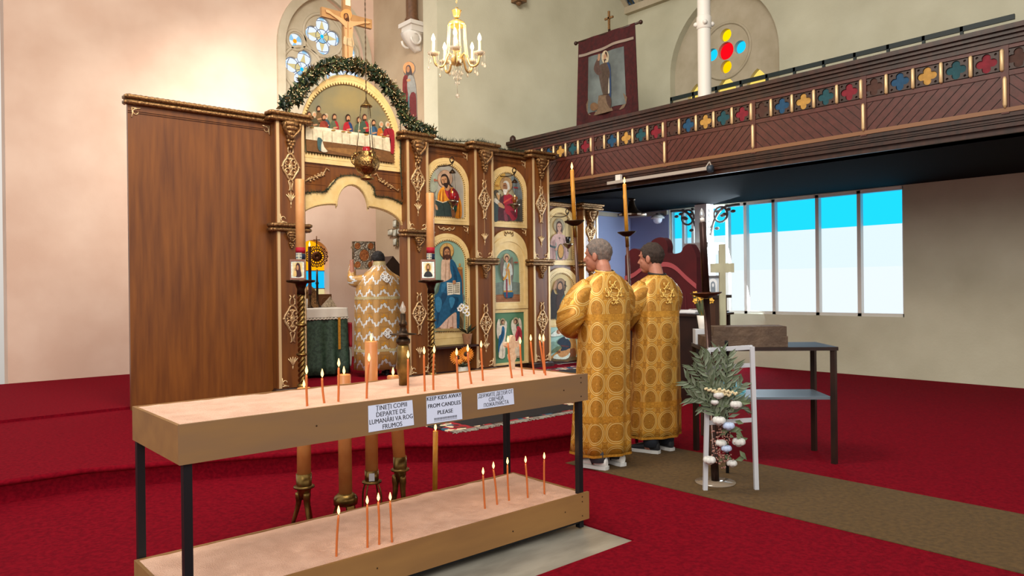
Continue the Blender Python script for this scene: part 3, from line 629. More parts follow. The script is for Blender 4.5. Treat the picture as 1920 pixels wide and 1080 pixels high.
icon('painted_icon', 'low green icon of two standing winged figures in blue and red', [(7.353, .245), (8.157, .245), (8.157, 1.125), (7.353, 1.125)], [(7.452, .282), (8.073, .282), (8.073, 1.082), (7.452, 1.082)], [
 (bgm('#56805f', '#4b7355'),),
 ('#cfc4b0', [(110, 270), (80, 330), (75, 450), (95, 545), (120, 440), (122, 350)]), ('#cfc4b0', [(195, 300), (215, 340), (205, 450), (190, 515), (178, 400)]), ('#a2906c', oval(158, 310, 36, 46)), ('#4a3020', oval(155, 316, 23, 33)), ('#b08664', oval(161, 320, 14, 21)),
 ('#d8cdb8', [(120, 365), (180, 360), (200, 420), (190, 600), (182, 790), (108, 796), (105, 700), (110, 480), (112, 400)]), ('#b5a88e', [(150, 650), (158, 650), (160, 785), (150, 785)]), ('#1f5a80', [(148, 375), (176, 385), (182, 470), (160, 560), (120, 640), (105, 725), (94, 700), (104, 520), (130, 480), (140, 430)]), ('#143f5c', [(150, 420), (165, 480), (130, 580), (112, 640), (122, 540)]),
 ('#cfc4b0', [(320, 280), (282, 290), (267, 370), (288, 470), (320, 522), (336, 430), (332, 350)]), ('#cfc4b0', [(370, 265), (400, 290), (412, 400), (395, 465), (375, 380)]), ('#a2906c', oval(330, 300, 39, 49)), ('#4a3020', oval(331, 306, 25, 35)), ('#b08664', oval(322, 312, 13, 21)),
 ('#d3c3a6', [(312, 480), (340, 400), (390, 400), (400, 520), (392, 770), (328, 776), (318, 640)]), ('#b03440', [(348, 370), (390, 390), (413, 470), (406, 560), (380, 505), (352, 560), (318, 645), (318, 500), (338, 430)]), ('#7f2230', [(365, 410), (385, 470), (350, 540), (330, 600), (345, 500)]), ('#2a2420', [(325, 772), (362, 778), (390, 770), (388, 780), (330, 782)])], PH, tooth=None)
icon('painted_icon', 'upper icon at the screen end: young figure in rose tunic with sword and shield', arch(8.553, 9.347, 1.855, 2.50, 2.84), arch(8.645, 9.232, 1.955, 2.42, 2.735), [
 (bgm('#c4ad7c', '#b39c6c'),), ('#7d6c50', oval(253, 425, 70, 92)), ('#978b6e', oval(253, 425, 66, 87)), ('#4a3428', [(215, 420), (235, 375), (265, 370), (290, 410), (297, 490), (282, 545), (222, 532)]), ('#b58a72', [(238, 500), (275, 500), (290, 545), (235, 545)]), ('#b58a72', [(230, 410), (255, 395), (280, 415), (280, 460), (258, 510), (232, 470)]),
 ('#4a3428', [(235, 432), (249, 430), (249, 437), (236, 439)]), ('#4a3428', [(263, 430), (277, 432), (276, 439), (263, 437)]), ('#b8948a', [(130, 690), (160, 580), (210, 535), (300, 540), (345, 600), (360, 842), (130, 845)]), ('#94716a', [(170, 640), (200, 620), (190, 840), (165, 840)]), ('#94716a', [(300, 590), (325, 640), (340, 840), (320, 840)]),
 ('#3c4a4a', [(128, 660), (160, 680), (205, 690), (212, 720), (165, 705), (128, 690)]), ('#43402f', oval(270, 755, 42, 100)), ('#b5843e', oval(272, 750, 33, 86)), ('#7c8a80', [(205, 655), (215, 655), (228, 842), (208, 842)]), ('#3a3a3a', [(195, 740), (235, 738), (235, 744), (195, 746)], 0), ('#b58a72', oval(212, 725, 14, 22)),
 ('#2a2824', [(250, 570), (255, 570), (257, 612), (252, 612)], 0), ('#2a2824', [(240, 583), (266, 581), (266, 587), (240, 589)], 0)], PF_)
icon('painted_icon', 'lower icon at the screen end: dark bearded figure in brown and green cloak', arch(8.553, 9.347, .825, 1.50, 1.81), arch(8.645, 9.245, .94, 1.43, 1.71), [
 (bgm('#c8b280', '#b89f6c'),), ('#5f4630', oval(198, 275, 50, 70)), ('#8d7054', oval(198, 275, 47, 66)), ('#33423c', [(100, 420), (112, 400), (125, 580), (100, 580)]), ('#2a1f18', [(103, 585), (100, 400), (128, 300), (150, 350), (235, 350), (215, 400), (200, 500), (180, 585)]),
 ('#3a281c', [(165, 270), (185, 235), (212, 240), (225, 290), (232, 350), (210, 350), (170, 345), (160, 320)]), ('#a57c5c', oval(192, 285, 20, 38)), ('#33221a', [(172, 303), (192, 311), (212, 303), (206, 350), (192, 366), (178, 345)]),
 ('#3a2419', [(165, 365), (230, 360), (220, 480), (190, 500), (160, 470)]), ('#31504a', [(212, 380), (238, 355), (228, 400), (198, 500), (187, 585), (148, 585), (180, 480)]), ('#a57c5c', [(128, 305), (150, 228), (160, 240), (146, 305)]), ('#1f1712', [(236, 230), (244, 230), (240, 320), (234, 320)], 0), ('#1f1712', [(226, 262), (256, 276), (255, 282), (225, 268)], 0)], PG)
icon('painted_icon', 'square icon at the foot of the screen end showing a kneeling figure on rocks', [(8.553, .243), (9.347, .243), (9.347, .822), (8.553, .822)], [(8.575, .262), (9.31, .262), (9.31, .80), (8.575, .80)], [
 (bgm('#a3c6ba', '#8fb2a8'),), ('#7d9c8c', [(105, 800), (150, 790), (190, 830), (120, 890), (105, 900)]), ('#5a6c50', [(105, 880), (170, 830), (210, 850), (110, 900)]), ('#b08042', [(105, 930), (200, 850), (290, 760), (330, 740), (330, 950), (105, 960)]), ('#7a4a2a', [(270, 870), (330, 850), (330, 950), (240, 950)]), ('#5f4a2c', [(105, 945), (330, 925), (330, 960), (105, 968)]),
 ('#d2d8cc', [(105, 740), (160, 680), (222, 668), (262, 700), (205, 730)]), ('#e0dccc', [(190, 690), (240, 665), (245, 690), (205, 712)]), ('#8a5a3a', oval(178, 697, 20, 22)), ('#c09070', oval(186, 702, 12, 14)), ('#22303e', [(165, 800), (190, 760), (235, 745), (285, 790), (287, 842), (262, 892), (195, 882), (210, 830)]), ('#5a2f2c', [(205, 820), (270, 828), (268, 838), (205, 832)]),
 ('#cfc8b8', oval(250, 738, 16, 24)), ('#a87a5a', oval(246, 722, 10, 11)), ('#c6cfc0', [(128, 942), (160, 902), (220, 920), (270, 888), (283, 908), (245, 948)]), ('#b98550', [(172, 882), (240, 868), (280, 850), (272, 898), (222, 930), (180, 922)]), ('#6d4226', oval(180, 882, 14, 12))], PG, tooth=None, depth=.018)

# great lunette above the royal door: a plain scene of people dining at a long table
def diner(x, y, s, robe, hair, mantle=None, face='#b98a66'):
    r = [(robe, [(x - 38 * s, y + 150 * s), (x - 46 * s, y + 90 * s), (x - 26 * s, y + 44 * s), (x + 26 * s, y + 44 * s), (x + 48 * s, y + 92 * s), (x + 42 * s, y + 152 * s)])]
    if mantle: r.append((mantle, [(x + 4 * s, y + 46 * s), (x + 28 * s, y + 48 * s), (x + 48 * s, y + 95 * s), (x + 44 * s, y + 152 * s), (x + 10 * s, y + 150 * s), (x + 22 * s, y + 96 * s)]))
    return r + [(hair, oval(x, y - 4 * s, 25 * s, 34 * s)), (face, oval(x + 4 * s, y + 4 * s, 17 * s, 25 * s)), (hair, oval(x + 5 * s, y + 26 * s, 12 * s, 11 * s)), (face, [(x - 12 * s, y + 112 * s), (x + 30 * s, y + 104 * s), (x + 34 * s, y + 118 * s), (x - 8 * s, y + 126 * s)])]
sh = [(bgm('#968658', '#666a5e', 1.6),)]
for a in ((150, 480, 1.05, '#7a3a20', '#4a2c1c'), (262, 410, 1.05, '#6a5234', '#3a2418'), (210, 480, 1.05, '#4f4a34', '#b0a48c'), (350, 500, .95, '#344c5a', '#b8ac96'), (322, 512, 1.1, '#8a3a2a', '#432a1c', '#7a2a24'),
          (445, 510, 1.1, '#566048', '#3c2418', '#9a1f2a'), (605, 520, 1.2, '#a3202c', '#2c1a12', '#1f3f6a'), (735, 545, 1.1, '#4a5a48', '#4a2c1e'), (800, 515, 1.1, '#3f5444', '#4a2a1e', '#a01f2c'),
          (905, 580, 1.05, '#3a5f7c', '#3a241a', '#2f4a68'), (995, 600, 1.0, '#b86a24', '#b8ac94', '#3c5240'), (1070, 605, 1.1, '#8f1f2c', '#c0b49c', '#a02030')): sh += diner(*a)
sh += [('#6f4c2c', [(95, 760), (1145, 930), (1150, 1058), (105, 915)], 0), ('#8a6338', [(300, 880), (700, 900), (1000, 990), (700, 975)]),
       ('#d3c8ac', [(95, 625), (300, 640), (1090, 760), (1110, 925), (860, 870), (95, 775)], 0), ('#e0d6bc', [(95, 622), (300, 636), (1090, 756), (1090, 775), (95, 645)], 0)]
sh += [('#b0a488', [(x, 668 + (x - 100) * .125), (x + 10, 669 + (x - 100) * .125), (x + 14, 770 + (x - 100) * .135), (x + 4, 769 + (x - 100) * .135)]) for x in (170, 290, 400, 520, 610, 690, 790, 900, 1000)]
sh += [('#9a7a3c', oval(x, 630 + (x - 100) * .128, 26, 9)) for x in (165, 420, 540, 610, 810, 1020)] + [('#8f1f2c', [(1060, 660), (1140, 680), (1140, 930), (1100, 930), (1100, 780)])]
sh += [('#3f5a5c', [(232, 760), (290, 790), (270, 915), (235, 880)]), ('#cfc6ae', [(285, 800), (310, 870), (350, 925), (275, 920)])]
LUO = arch(4.225, 5.735, 3.14, 3.50, 4.38, 30); LUI = arch(4.275, 5.608, 3.265, 3.55, 4.245, 30)
icon('painted_lunette', 'large arched painting of robed people dining at a long white table', LUO, LUI, sh, PE, depth=.03, tw=.035, ev=.04)
# ------------------------------------------------------------------ gallery front and what stands in it
RED_W = mat('red brown boards', '#52221b', .42, color2='#43190f', scale=6, stretch=(2, 2, 2))
gal = thing('gallery', 'dark wooden gallery front with painted quatrefoils and diagonal boards', 'gallery', (XG, 6, 2.95))
Y0, Y1 = 1.0, 10.0
m = MB(); m.box(XG + .05, XW, Y0, Y1, 3.0, 3.14); m.build('gallery_floor', mat('black painted soffit', '#09090b', .9, spec=.1), gal)
m = MB(); m.box(XG + .02, XG + .1, Y0, Y1, 3.14, 4.0); m.build('backing_board', WOOD_D, gal)
m = MB()
for x0, x1, z0, z1 in ((-.10, .16, 4.03, 4.08), (-.07, .13, 3.99, 4.03), (-.04, .1, 3.95, 3.99), (-.02, .1, 3.90, 3.95)): m.box(XG + x0, XG + x1, Y0, Y1, z0, z1)
m.lathe([(.05, 0), (.06, .05), (.05, .1), (.02, .13)], (XG + .03, Y1 - .04, 4.08), 12)
m.build('handrail', WOOD_D, gal)
m = MB()
for x0, z0, z1 in ((-.005, 3.86, 3.91), (-.005, 3.585, 3.635)): m.box(XG + x0, XG + .05, Y0, Y1, z0, z1)
m.build('rail', RED_W, gal)
m = MB(); m.box(XG - .012, XG + .05, Y0, Y1, 3.215, 3.26); m.build('pale_bead', mat('light brown bead', '#7d5638', .4), gal)
m = MB()
for x0, z0, z1 in ((0, 3.17, 3.215), (.03, 3.12, 3.17), (-.03, 3.06, 3.10), (.01, 3.0, 3.06)): m.box(XG + x0, XG + .3, Y0, Y1, z0, z1)
m.build('lower_moulding', WOOD_D, gal)
PITCHY = .2835; yy0 = 8.594 + PITCHY * 4
cols = [pm(c) for c in ('#b58a45', '#1f4a52', '#7a1f2c', '#4a3028', '#1f4868')]
npan = int((yy0 - Y0) / PITCHY)
for k in range(npan):
    y = yy0 - PITCHY * (k + .5); ci = (k - 3) % 5        # the band of carved squares
    if k == 0 or y > Y1 - .1: continue
    P = MB(); z0, z1 = 3.645, 3.85; c = (z0 + z1) / 2; h = .11
    P.plate([[(y - .115, z0), (y + .115, z0), (y + .115, z1), (y - .115, z1)], quatre(y, c, .105, 4, 0, .55, .40)] +
            [oval(y + a * .085, c + b * .078, .014, .014, 8) for a in (-1, 1) for b in (-1, 1)], flat_x(XG + .02), 0, .022)
    p = P.build('quatrefoil_panel', WOOD_D, gal)
    Q = MB(); Q.plate([quatre(y, c, .1, 4, 0, .55, .40)], flat_x(XG + .02), .001, .008); Q.build('painted_quatrefoil', cols[ci], p)
    g = MB(); yb = y + PITCHY / 2; g.tube([(XG - .006, yb, 3.635), (XG - .012, yb, 3.65), (XG - .012, yb, 3.845), (XG - .006, yb, 3.86)], [.012, .02, .02, .012], 8); g.build('gilded_baluster', GILT_L, p)
posts = [7.999 + 1.4175, 7.999, 6.585, 5.168, 3.75, 2.333, 1.0]
for i in range(len(posts) - 1):
    a, b = posts[i + 1], posts[i]; bb = MB(); sg = 1 if i % 2 == 0 else -1
    if i == 0: b = Y1 - .05
    bb.box(XG + .005, XG + .02, a, b, 3.26, 3.585)
    pb = bb.build('board_panel', RED_W, gal)
    G = MB(); n = int((b - a + .33) / .115)
    for k in range(n):
        s0 = a - .33 + .115 * k
        q = []
        for t in (0, 1):
            q.append((s0 + .325 * t, 3.26 + .325 * t) if sg < 0 else (a + b - s0 - .325 * t, 3.26 + .325 * t))
        (ya, za), (yb, zb) = q; d = (yb - ya)
        lo, hi = a + .02, b - .02
        ts = [0, 1]
        for e in (lo, hi):
            if d and 0 < (e - ya) / d < 1: ts.append((e - ya) / d)
        ts = [t for t in sorted(ts) if lo - 1e-6 <= ya + d * t <= hi + 1e-6]
        if len(ts) < 2: continue
        p1, p2 = [(ya + d * t, za + (zb - za) * t) for t in (ts[0], ts[-1])]
        G.bar((XG + .004, *p1), (XG + .004, *p2), .006, .006)
    G.build('board_groove', mat('dark groove', '#1c0a07', .7), pb)
    if i:
        pp = MB(); pp.box(XG - .01, XG + .03, posts[i] - .035, posts[i] + .035, 3.20, 3.9); p = pp.build('post', RED_W, gal)
        g = MB(); g.tube([(XG - .016, posts[i] + .0, z) for z in (3.255, 3.29, 3.55, 3.575)], [.008, .02, .02, .012], 8); g.build('gilded_baluster', GILT_L, p)
# iron column standing in the gallery
col = thing('column', 'slim white iron column rising behind the gallery rail', 'column', (9.1, 6.14, 3.14))
m = MB(); m.lathe([(.095, 0), (.095, 1.0), (.088, 4.6), (.088, 7.2)], (9.1, 6.14, 3.143), 20); m.build('shaft', WHITE, col)
zc = on_x(1321, 43, 9.1).z
m = MB(); m.lathe([(.09, -.1), (.105, -.08), (.105, .08), (.09, .1)], (9.1, 6.14, zc), 20)
for k in range(4):
    a = R(41) + k * math.pi / 2; m.ball((9.1 + .115 * math.cos(a), 6.14 + .115 * math.sin(a), zc - .02), .035, 8, 6)
m.build('collar', WHITE, col)
# glazed rail by the gallery window
m = MB(); RAILM = mat('dark green rail', '#1d2a2c', .5)
sr = thing('gallery_screen', 'dark framed glazed rail along the gallery window', 'railing', (11.7, 7, 3.14))
m.box(11.68, 11.72, 3, 8.66, 5.03, 5.1); m.box(11.68, 11.72, 3, 8.66, 4.45, 4.5)
for k in range(11): m.box(11.68, 11.72, 8.62 - k * .5, 8.66 - k * .5, 3.143, 5.1)
m.build('frame', RAILM, sr)
# processional banner leaning in the gallery
XB = 9.28
ban = thing('church_banner', 'dark red velvet banner with a painted robed figure, hung from a cross-topped pole', 'banner', (XB + .05, 8.13, 3.14))
RED_V = mat('dark red velvet', '#430d10', .85, color2='#30080c', scale=14, bump=.3, bscale=25)
def bpt(u, v, w=0):                                      # u 0..1 left (far) to right (near), v 0..1 downwards
    y = 8.77 - 1.24 * u + .09 * (u - .5) * -1 * v * 1.6; z = 5.70 - .02 * u - v * (1.5 - .05 * u)
    return Vector((XB - .02 + .025 * math.sin(u * 17) * (.3 + v) - w, y, z))
m = MB(); nu, nv = 30, 24
rows = []
for j in range(nv + 1):
    row = []
    for i in range(nu + 1):
        u, v = i / nu, j / nv
        if v > .9: v = .9 + (v - .9) * (1 + .9 * abs(math.sin(u * math.pi * 3)))
        row.append(bpt(u, v))
    rows.append(row)
m.loft(rows, closed=False); back = [[p + Vector((.012, 0, 0)) for p in r] for r in rows]; m.loft([r[::-1] for r in back], closed=False)
m.build('cloth', RED_V, ban)
m = MB(); m.loft([[bpt(u, v, .008) for u in spread(.20, .80, 16)] for v in spread(.22, .86, 16)], closed=False)
ms = [mat('faded sky canvas', '#66706f', .7, color2='#4c5354', scale=3)]
def bplace(x, y, w):
    p = on_x(1060 + x / 3.7226, y / 3.7226, XB); u = (8.77 - p.y) / 1.24; v = (5.70 - .02 * u - p.z) / 1.45
    return bpt(u, v, .010 + w)
paint(m, ms, bplace, [('#6d5a48', [(180, 680), (400, 650), (402, 752), (330, 770), (190, 790)]), ('#b3a68c', oval(285, 398, 26, 46)), ('#3a2820', oval(284, 392, 17, 34)), ('#a07c62', oval(283, 398, 11, 24)), ('#3a2820', oval(284, 425, 9, 16)),
  ('#4d4038', [(240, 470), (268, 440), (300, 435), (325, 460), (328, 640), (300, 680), (270, 660), (250, 560)]), ('#4d3a34', [(215, 480), (230, 420), (245, 410), (250, 480), (262, 500), (240, 520)]), ('#a07c62', [(238, 420), (240, 380), (252, 378), (250, 415)]),
  ('#2f4468', [(295, 440), (322, 450), (330, 560), (328, 690), (308, 660), (305, 520)]), ('#b5b2a4', [(275, 510), (310, 515), (318, 640), (302, 640), (300, 560), (298, 610), (276, 612)]), ('#4d3a34', [(262, 660), (300, 650), (332, 690), (326, 748), (290, 756), (260, 740)]), ('#6a5038', oval(222, 735, 22, 28))], w0=.0, step=.0008)
m.build('painting', ms, ban)
m = MB(); m.loft([[bpt(u, v + .012 * math.sin(u * 6.3), .014) for u in spread(.02, .98, 24)] for v in (.155, .185)], closed=False); m.build('fringe_band', mat('dull silver braid', '#8a7c70', .6), ban)
m = MB(); m.tube([(XB, 8.84, 5.69), (XB, 7.44, 5.665)], .02, 8); m.ball((XB, 8.85, 5.69), .035); m.ball((XB, 7.43, 5.665), .035); m.build('crossbar', WOOD_D, ban)
m = MB(); m.tube([(XB + .05, 8.13, 3.144), (XB + .05, 8.13, 5.75)], .022, 8); m.build('pole', WOOD_D, ban)
m = MB(); pz = 5.75; m.box(XB + .03, XB + .06, 8.115, 8.145, pz, pz + .3); m.box(XB + .03, XB + .06, 8.04, 8.22, pz + .17, pz + .2); m.build('cross', GILT, ban)
# fluorescent batten on the gallery edge
bt = thing('batten_light', 'long unlit fluorescent batten fixed under the gallery edge', 'light', (XG - .06, 6.9, 3.02))
a, b = on_x(1140, 344, XG - .11), on_x(1332, 315, XG - .11)
m = MB(); m.bar(a, b, .05, .045); m.build('housing', mat('grey batten', '#a39a90', .4), bt)
m = MB(); m.lathe([(.05, -.03), (.05, .03)], b + Vector((0, 0, -.01)), 12, axis=(0, 1, 0)); m.build('end_cap', mat('blue grey cap', '#2c3844', .5), bt)
for q in (.1, .97):
    p = a.lerp(b, q); m = MB()
    for s_ in (-1, 1): m.bar(p + Vector((.03, s_ * .06, 0)), p + Vector((.062, 0, .1)), .012, .012)
    m.build('bracket', mat('grey batten', '#a39a90', .4), bt)
c = on_x(1160, 334, XG - .06)
m = MB(); m.box(c.x - .02, c.x + .025, c.y - .05, c.y + .05, c.z - .05, c.z + .05); tag(m.build('junction_box', WHITE), 'small white electrical box on the gallery edge by the batten', 'box')
# pendant and globe lamps under the gallery
F_ = 12.8; c = at(1185, 406, F_); r = .25
pl = thing('pendant_lamp', 'bronze wide-brimmed pendant lamp hanging under the gallery', 'lamp', (c.x, c.y, c.z))
m = MB(); m.lathe([(r, 0), (r, .045), (r * .8, .06), (.12, .10), (.075, .16), (.052, .22), (.05, .27), (.02, .28)], c, 28); m.build('shade', mat('brushed bronze', '#6a5644', .32, .85, color2='#4a3a2c', scale=10), pl)
m = MB(); m.tube([c + Vector((0, 0, .27)), Vector((c.x, c.y, 2.99))], .012, 6); m.lathe([(.06, -.03), (.06, 0)], (c.x, c.y, 2.996), 12); m.build('stem', BRASS_D, pl)
for kk in range(9):
    m = MB(); a0 = kk * .698; m.loft([[c + Vector((r * 1.006 * math.cos(a), r * 1.006 * math.sin(a), z)) for z in (.008, .038)] for a in spread(a0, a0 + .3, 5)], closed=False); m.build('rim_glass', mat('pale rim glass', '#cfc6b4', .3), pl)
c = on_x(1233, 410, XW - .25)
gl = thing('globe_lamp', 'white half-globe wall lamp with a pale cap beneath the gallery', 'lamp', (XW - .02, c.y, c.z))
m = MB(); m.lathe([(.01, -.10), (.05, -.09), (.08, -.06), (.092, -.01), (.092, .02)], c, 18); m.build('globe', mat('opal glass', '#e6e8ee', .3), gl)
m = MB(); m.lathe([(.135, .0), (.14, .015), (.1, .06), (.06, .08)], c, 20); m.build('cap', WHITE, gl)
m = MB(); m.box(c.x - .02, XW - .012, c.y - .03, c.y + .03, c.z + .07, c.z + .11); m.build('bracket', WOOD_D, gl)
# timber post with pierced brackets against the aisle window
xp = XW - .25; yp = on_x(1320, 420, xp).y; zc = on_x(1320, 465, xp).z
pc = thing('window_post', 'carved white timber post with leafy brackets by the aisle window', 'post', (xp, yp, 0))
m = MB(); m.box(xp - .13, xp + .13, yp - .15, yp + .15, 0, zc - .05); m.box(xp - .17, xp + .17, yp - .19, yp + .19, 0, .3); m.build('shaft', WHITE, pc)
m = MB()
for w, z0, z1 in ((.17, -.12, -.05), (.2, -.05, .0), (.24, .0, .05), (.26, .05, .09)): m.box(xp - w, xp + w, yp - w, yp + w, zc + z0, zc + z1)
m.build('capital', WHITE, pc)
m = MB(); m.box(xp - .11, xp + .11, yp - .13, yp + .13, zc + .09, 2.99)
for s_ in (-1, 1):
    for k in range(6): m.ball((xp, yp + s_ * .13, zc + .2 + k * .1), (.06, .035, .045), 8, 5)
m.build('upper_post', WHITE, pc)
for s_ in (-1, 1):
    m = MB(); y_ = lambda q: yp + s_ * q
    m.tube(smooth_path([(xp, y_(.14), zc + .2), (xp, y_(.22), zc + .5), (xp, y_(.42), zc + .72), (xp, y_(.75), 2.93)], 4), .024, 6)
    m.tube([(xp, y_(.36 + .14 * math.cos(a)), 2.78 + .14 * math.sin(a)) for a in spread(0, 6.28, 16)], .02, 6)
    for q, z in ((.28, .35), (.4, .58), (.52, .68), (.62, .64), (.3, .66), (.44, .6)): m.ball((xp, y_(q), zc + z), (.02, .055, .03), 8, 5)
    m.build('pierced_bracket', mat('weathered bracket', '#76706a', .6), pc)

# ------------------------------------------------------------------ two-tier sand rack for candles
TX0, TX1, TY0, TY1 = .95, 3.36, 3.146, 3.85
MDF = mat('brown fibreboard', '#8a6537', .6, color2='#7d5a32', scale=3, stretch=(.6, 3, 3))
MDF2 = mat('aged brown fibreboard', '#765c40', .6, color2='#80623c', scale=3, stretch=(.6, 3, 3))
rack = thing('candle_rack', 'two-tier brown candle rack with sand trays on black steel legs', 'candle rack', ((TX0 + TX1) / 2, 3.5, 0))
SAND = mat('pale sand', '#dcb49c', .95, color2='#cda48c', scale=9, bump=.5, bscale=160)
def tray(z0, z1, zs, seed):
    m = MB(); q = .016
    m.box(TX0 + q, TX1 - q, TY0 + q, TY1 - q, z0 + .01, z0 + .025); t = m.build('tray', MDF, rack)
    m = MB(); m.box(TX0, TX1 + .012, TY0, TY0 + q, z0, z1)
    f = m.build('front_board', MDF2 if z0 > .5 else MDF, t)
    m = MB()
    for x, z in ((TX1 - .05, z1 - .02), (TX1 - .05, z1 - .05), (TX1 - .05, z0 + .03), (TX1 - .2, (z0 + z1) / 2), (TX1 - .62, (z0 + z1) / 2 - .02), (TX1 - 1.5, (z0 + z1) / 2), (TX0 + .6, (z0 + z1) / 2)): m.lathe([(.004, -.001), (.004, .002)], (x, TY0, z), 8, axis=(0, -1, 0))
    m.build('screw', BRASS_D, t)
    m = MB(); m.box(TX0, TX1, TY1 - q, TY1, z0, z1 - .005); m.build('back_board', MDF, t)
    for x in (TX0, TX1 - q):
        m = MB(); m.box(x, x + q, TY0 + q, TY1 - q, z0, z1 - .005); m.build('end_board', MDF, t)
    m = MB(); n1, n2 = 150, 50; rnd = random.Random(seed); pits = [(rnd.uniform(TX0 + .2, TX1 - .1), rnd.uniform(TY0 + .04, TY0 + .3), rnd.uniform(.012, .03)) for _ in range(60)]
    rows = []
    for j in range(n2 + 1):
        row = []
        for i in range(n1 + 1):
            x = TX0 + q + (TX1 - TX0 - 2 * q) * i / n1; y = TY0 + q + (TY1 - TY0 - 2 * q) * j / n2
            z = zs + .006 * noise.noise((x * 4, y * 6, seed)) + .003 * noise.noise((x * 15, y * 15, seed))
            for px, py, pr in pits:
                d = math.hypot(x - px, y - py)
                if d < pr: z -= .010 * (1 - d / pr) * (1 if noise.noise((px * 9, py * 9, 1)) > -.1 else -.6)
            if z0 > .5: z += .03 * math.exp(-((x - 2.53) ** 2 + (y - 3.66) ** 2) / .012)
            row.append((x, y, z))
        rows.append(row)
    m.loft(rows, closed=False); m.build('sand', SAND, t)
tray(.787, .952, .943, 3); tray(.05, .217, .208, 5)
for x in (TX0 + .02, TX1 - .055):
    for y in (TY0 + .018, TY1 + .002):
        m = MB(); m.box(x, x + .035, y, y + .035, 0, .93); m.build('leg', IRON, rack)
m = MB()
for y in (TY0 + .02, TY1 + .004): m.box(TX0 + .02, TX1 - .02, y, y + .03, .03, .05)
m.build('base_rail', IRON, rack)
# notices taped to the upper front board
def notice(quad, label, lines, fam):
    P = [on_y(x, y, TY0 - .001) for x, y in quad]         # top-left, top-right, bottom-right, bottom-left
    t = thing('paper_notice', label, 'notice', P[3], 'notices on the rack')
    m = MB(); m.add([p + Vector((0, d, 0)) for d in (-.0012, 0) for p in P], [(3, 2, 1, 0), (4, 5, 6, 7), (0, 1, 5, 4), (1, 2, 6, 5), (2, 3, 7, 6), (3, 0, 4, 7)])
    m.build('sheet', mat('white paper', '#c9d6ee', .7), t)
    L = MB()
    for txt, u, v, wd, ht in lines:
        cu = bpy.data.curves.new('lettering', 'FONT'); cu.body = txt; cu.resolution_u = 3; cu.offset = 0
        o = bpy.data.objects.new('lettering', cu); COL.objects.link(o)
        me = bpy.data.meshes.new_from_object(o.evaluated_get(bpy.context.evaluated_depsgraph_get()))
        xs = [q.co.x for q in me.vertices]; ys = [q.co.y for q in me.vertices]; x0, x1 = min(xs), max(xs); y1 = .682; 
        vs = []
        for q in me.vertices:
            a = u - wd / 2 + wd * (q.co.x - x0) / (x1 - x0); b = v + ht * (.5 - q.co.y / y1)
            top = P[0].lerp(P[1], a); bot = P[3].lerp(P[2], a); vs.append(top.lerp(bot, b) + Vector((0, -.0016, 0)))
        for k in (0, 1, 2) if fam > .02 else (0, 1): L.add([q + (P[1] - P[0]) * (.003 * k) + Vector((0, -.0001 * k, 0)) for q in vs], [list(p.vertices) for p in me.polygons])
        if fam_serif(fam):                                # short slab serifs on the feet and heads of upright strokes
            add_serifs(L, me, P, u, v, wd, ht, x0, x1, y1)
        bpy.data.objects.remove(o); bpy.data.curves.remove(cu); bpy.data.meshes.remove(me)
    L.build('lettering', mat('black ink', '#14161c', .6), t)
def fam_serif(f): return f < .02
def add_serifs(L, me, P, u, v, wd, ht, x0, x1, y1):
    for lvl in (0.0, .682):
        xs = sorted(q.co.x for q in me.vertices if abs(q.co.y - lvl) < .02); xs = sorted(set(round(x, 3) for x in xs)); run = []
        for x in xs + [1e9]:
            if run and x - run[-1] > .17:
                if run[-1] - run[0] < .22 and run[-1] - run[0] > .03:
                    a0, a1 = run[0] - .045, run[-1] + .045; b0, b1 = (lvl, lvl + .05) if lvl == 0 else (lvl - .05, lvl); vs = []
                    for X, Yv in ((a0, b0), (a1, b0), (a1, b1), (a0, b1)):
                        a = u - wd / 2 + wd * (X - x0) / (x1 - x0); b = v + ht * (.5 - Yv / y1)
                        vs.append(P[0].lerp(P[1], a).lerp(P[3].lerp(P[2], a), b) + Vector((0, -.0017, 0)))
                    L.add(vs, [(0, 1, 2, 3)])
                run = []
            run.append(x)
notice([(690.1, 761.1), (772.8, 750), (776.1, 796.7), (691, 810.7)], 'leftmost white notice on the rack, in Romanian serif capitals',
       [('ȚINEȚI COPIII', .515, .13, .70, .17), ('DEPARTE DE', .50, .38, .66, .17), ('LUMANĂRI VA ROG', .50, .63, .96, .17), ('FRUMOS', .515, .87, .43, .17)], .012)
notice([(799.2, 743.7), (864.7, 735.6), (866.7, 785.7), (800.2, 795.5)], 'middle white notice on the rack, in plain English capitals',
       [('KEEP KIDS AWAY', .50, .09, .98, .14), ('FROM CANDLES', .50, .36, .92, .14), ('PLEASE', .515, .63, .43, .14), ('!!!!!!!!!!!!!!!!!', .52, .88, .63, .13)], .022)
notice([(895, 738), (962, 728.2), (964, 757.6), (895.4, 767.8)], 'rightmost white notice on the rack, in Russian serif capitals',
       [('ДЕРЖИТЕ ДЕТЕЙ ОТ', .50, .18, .95, .22), ('СВЕЧЕЙ,', .51, .49, .42, .22), ('ПОЖАЛУЙСТА', .505, .80, .68, .22)], .012)

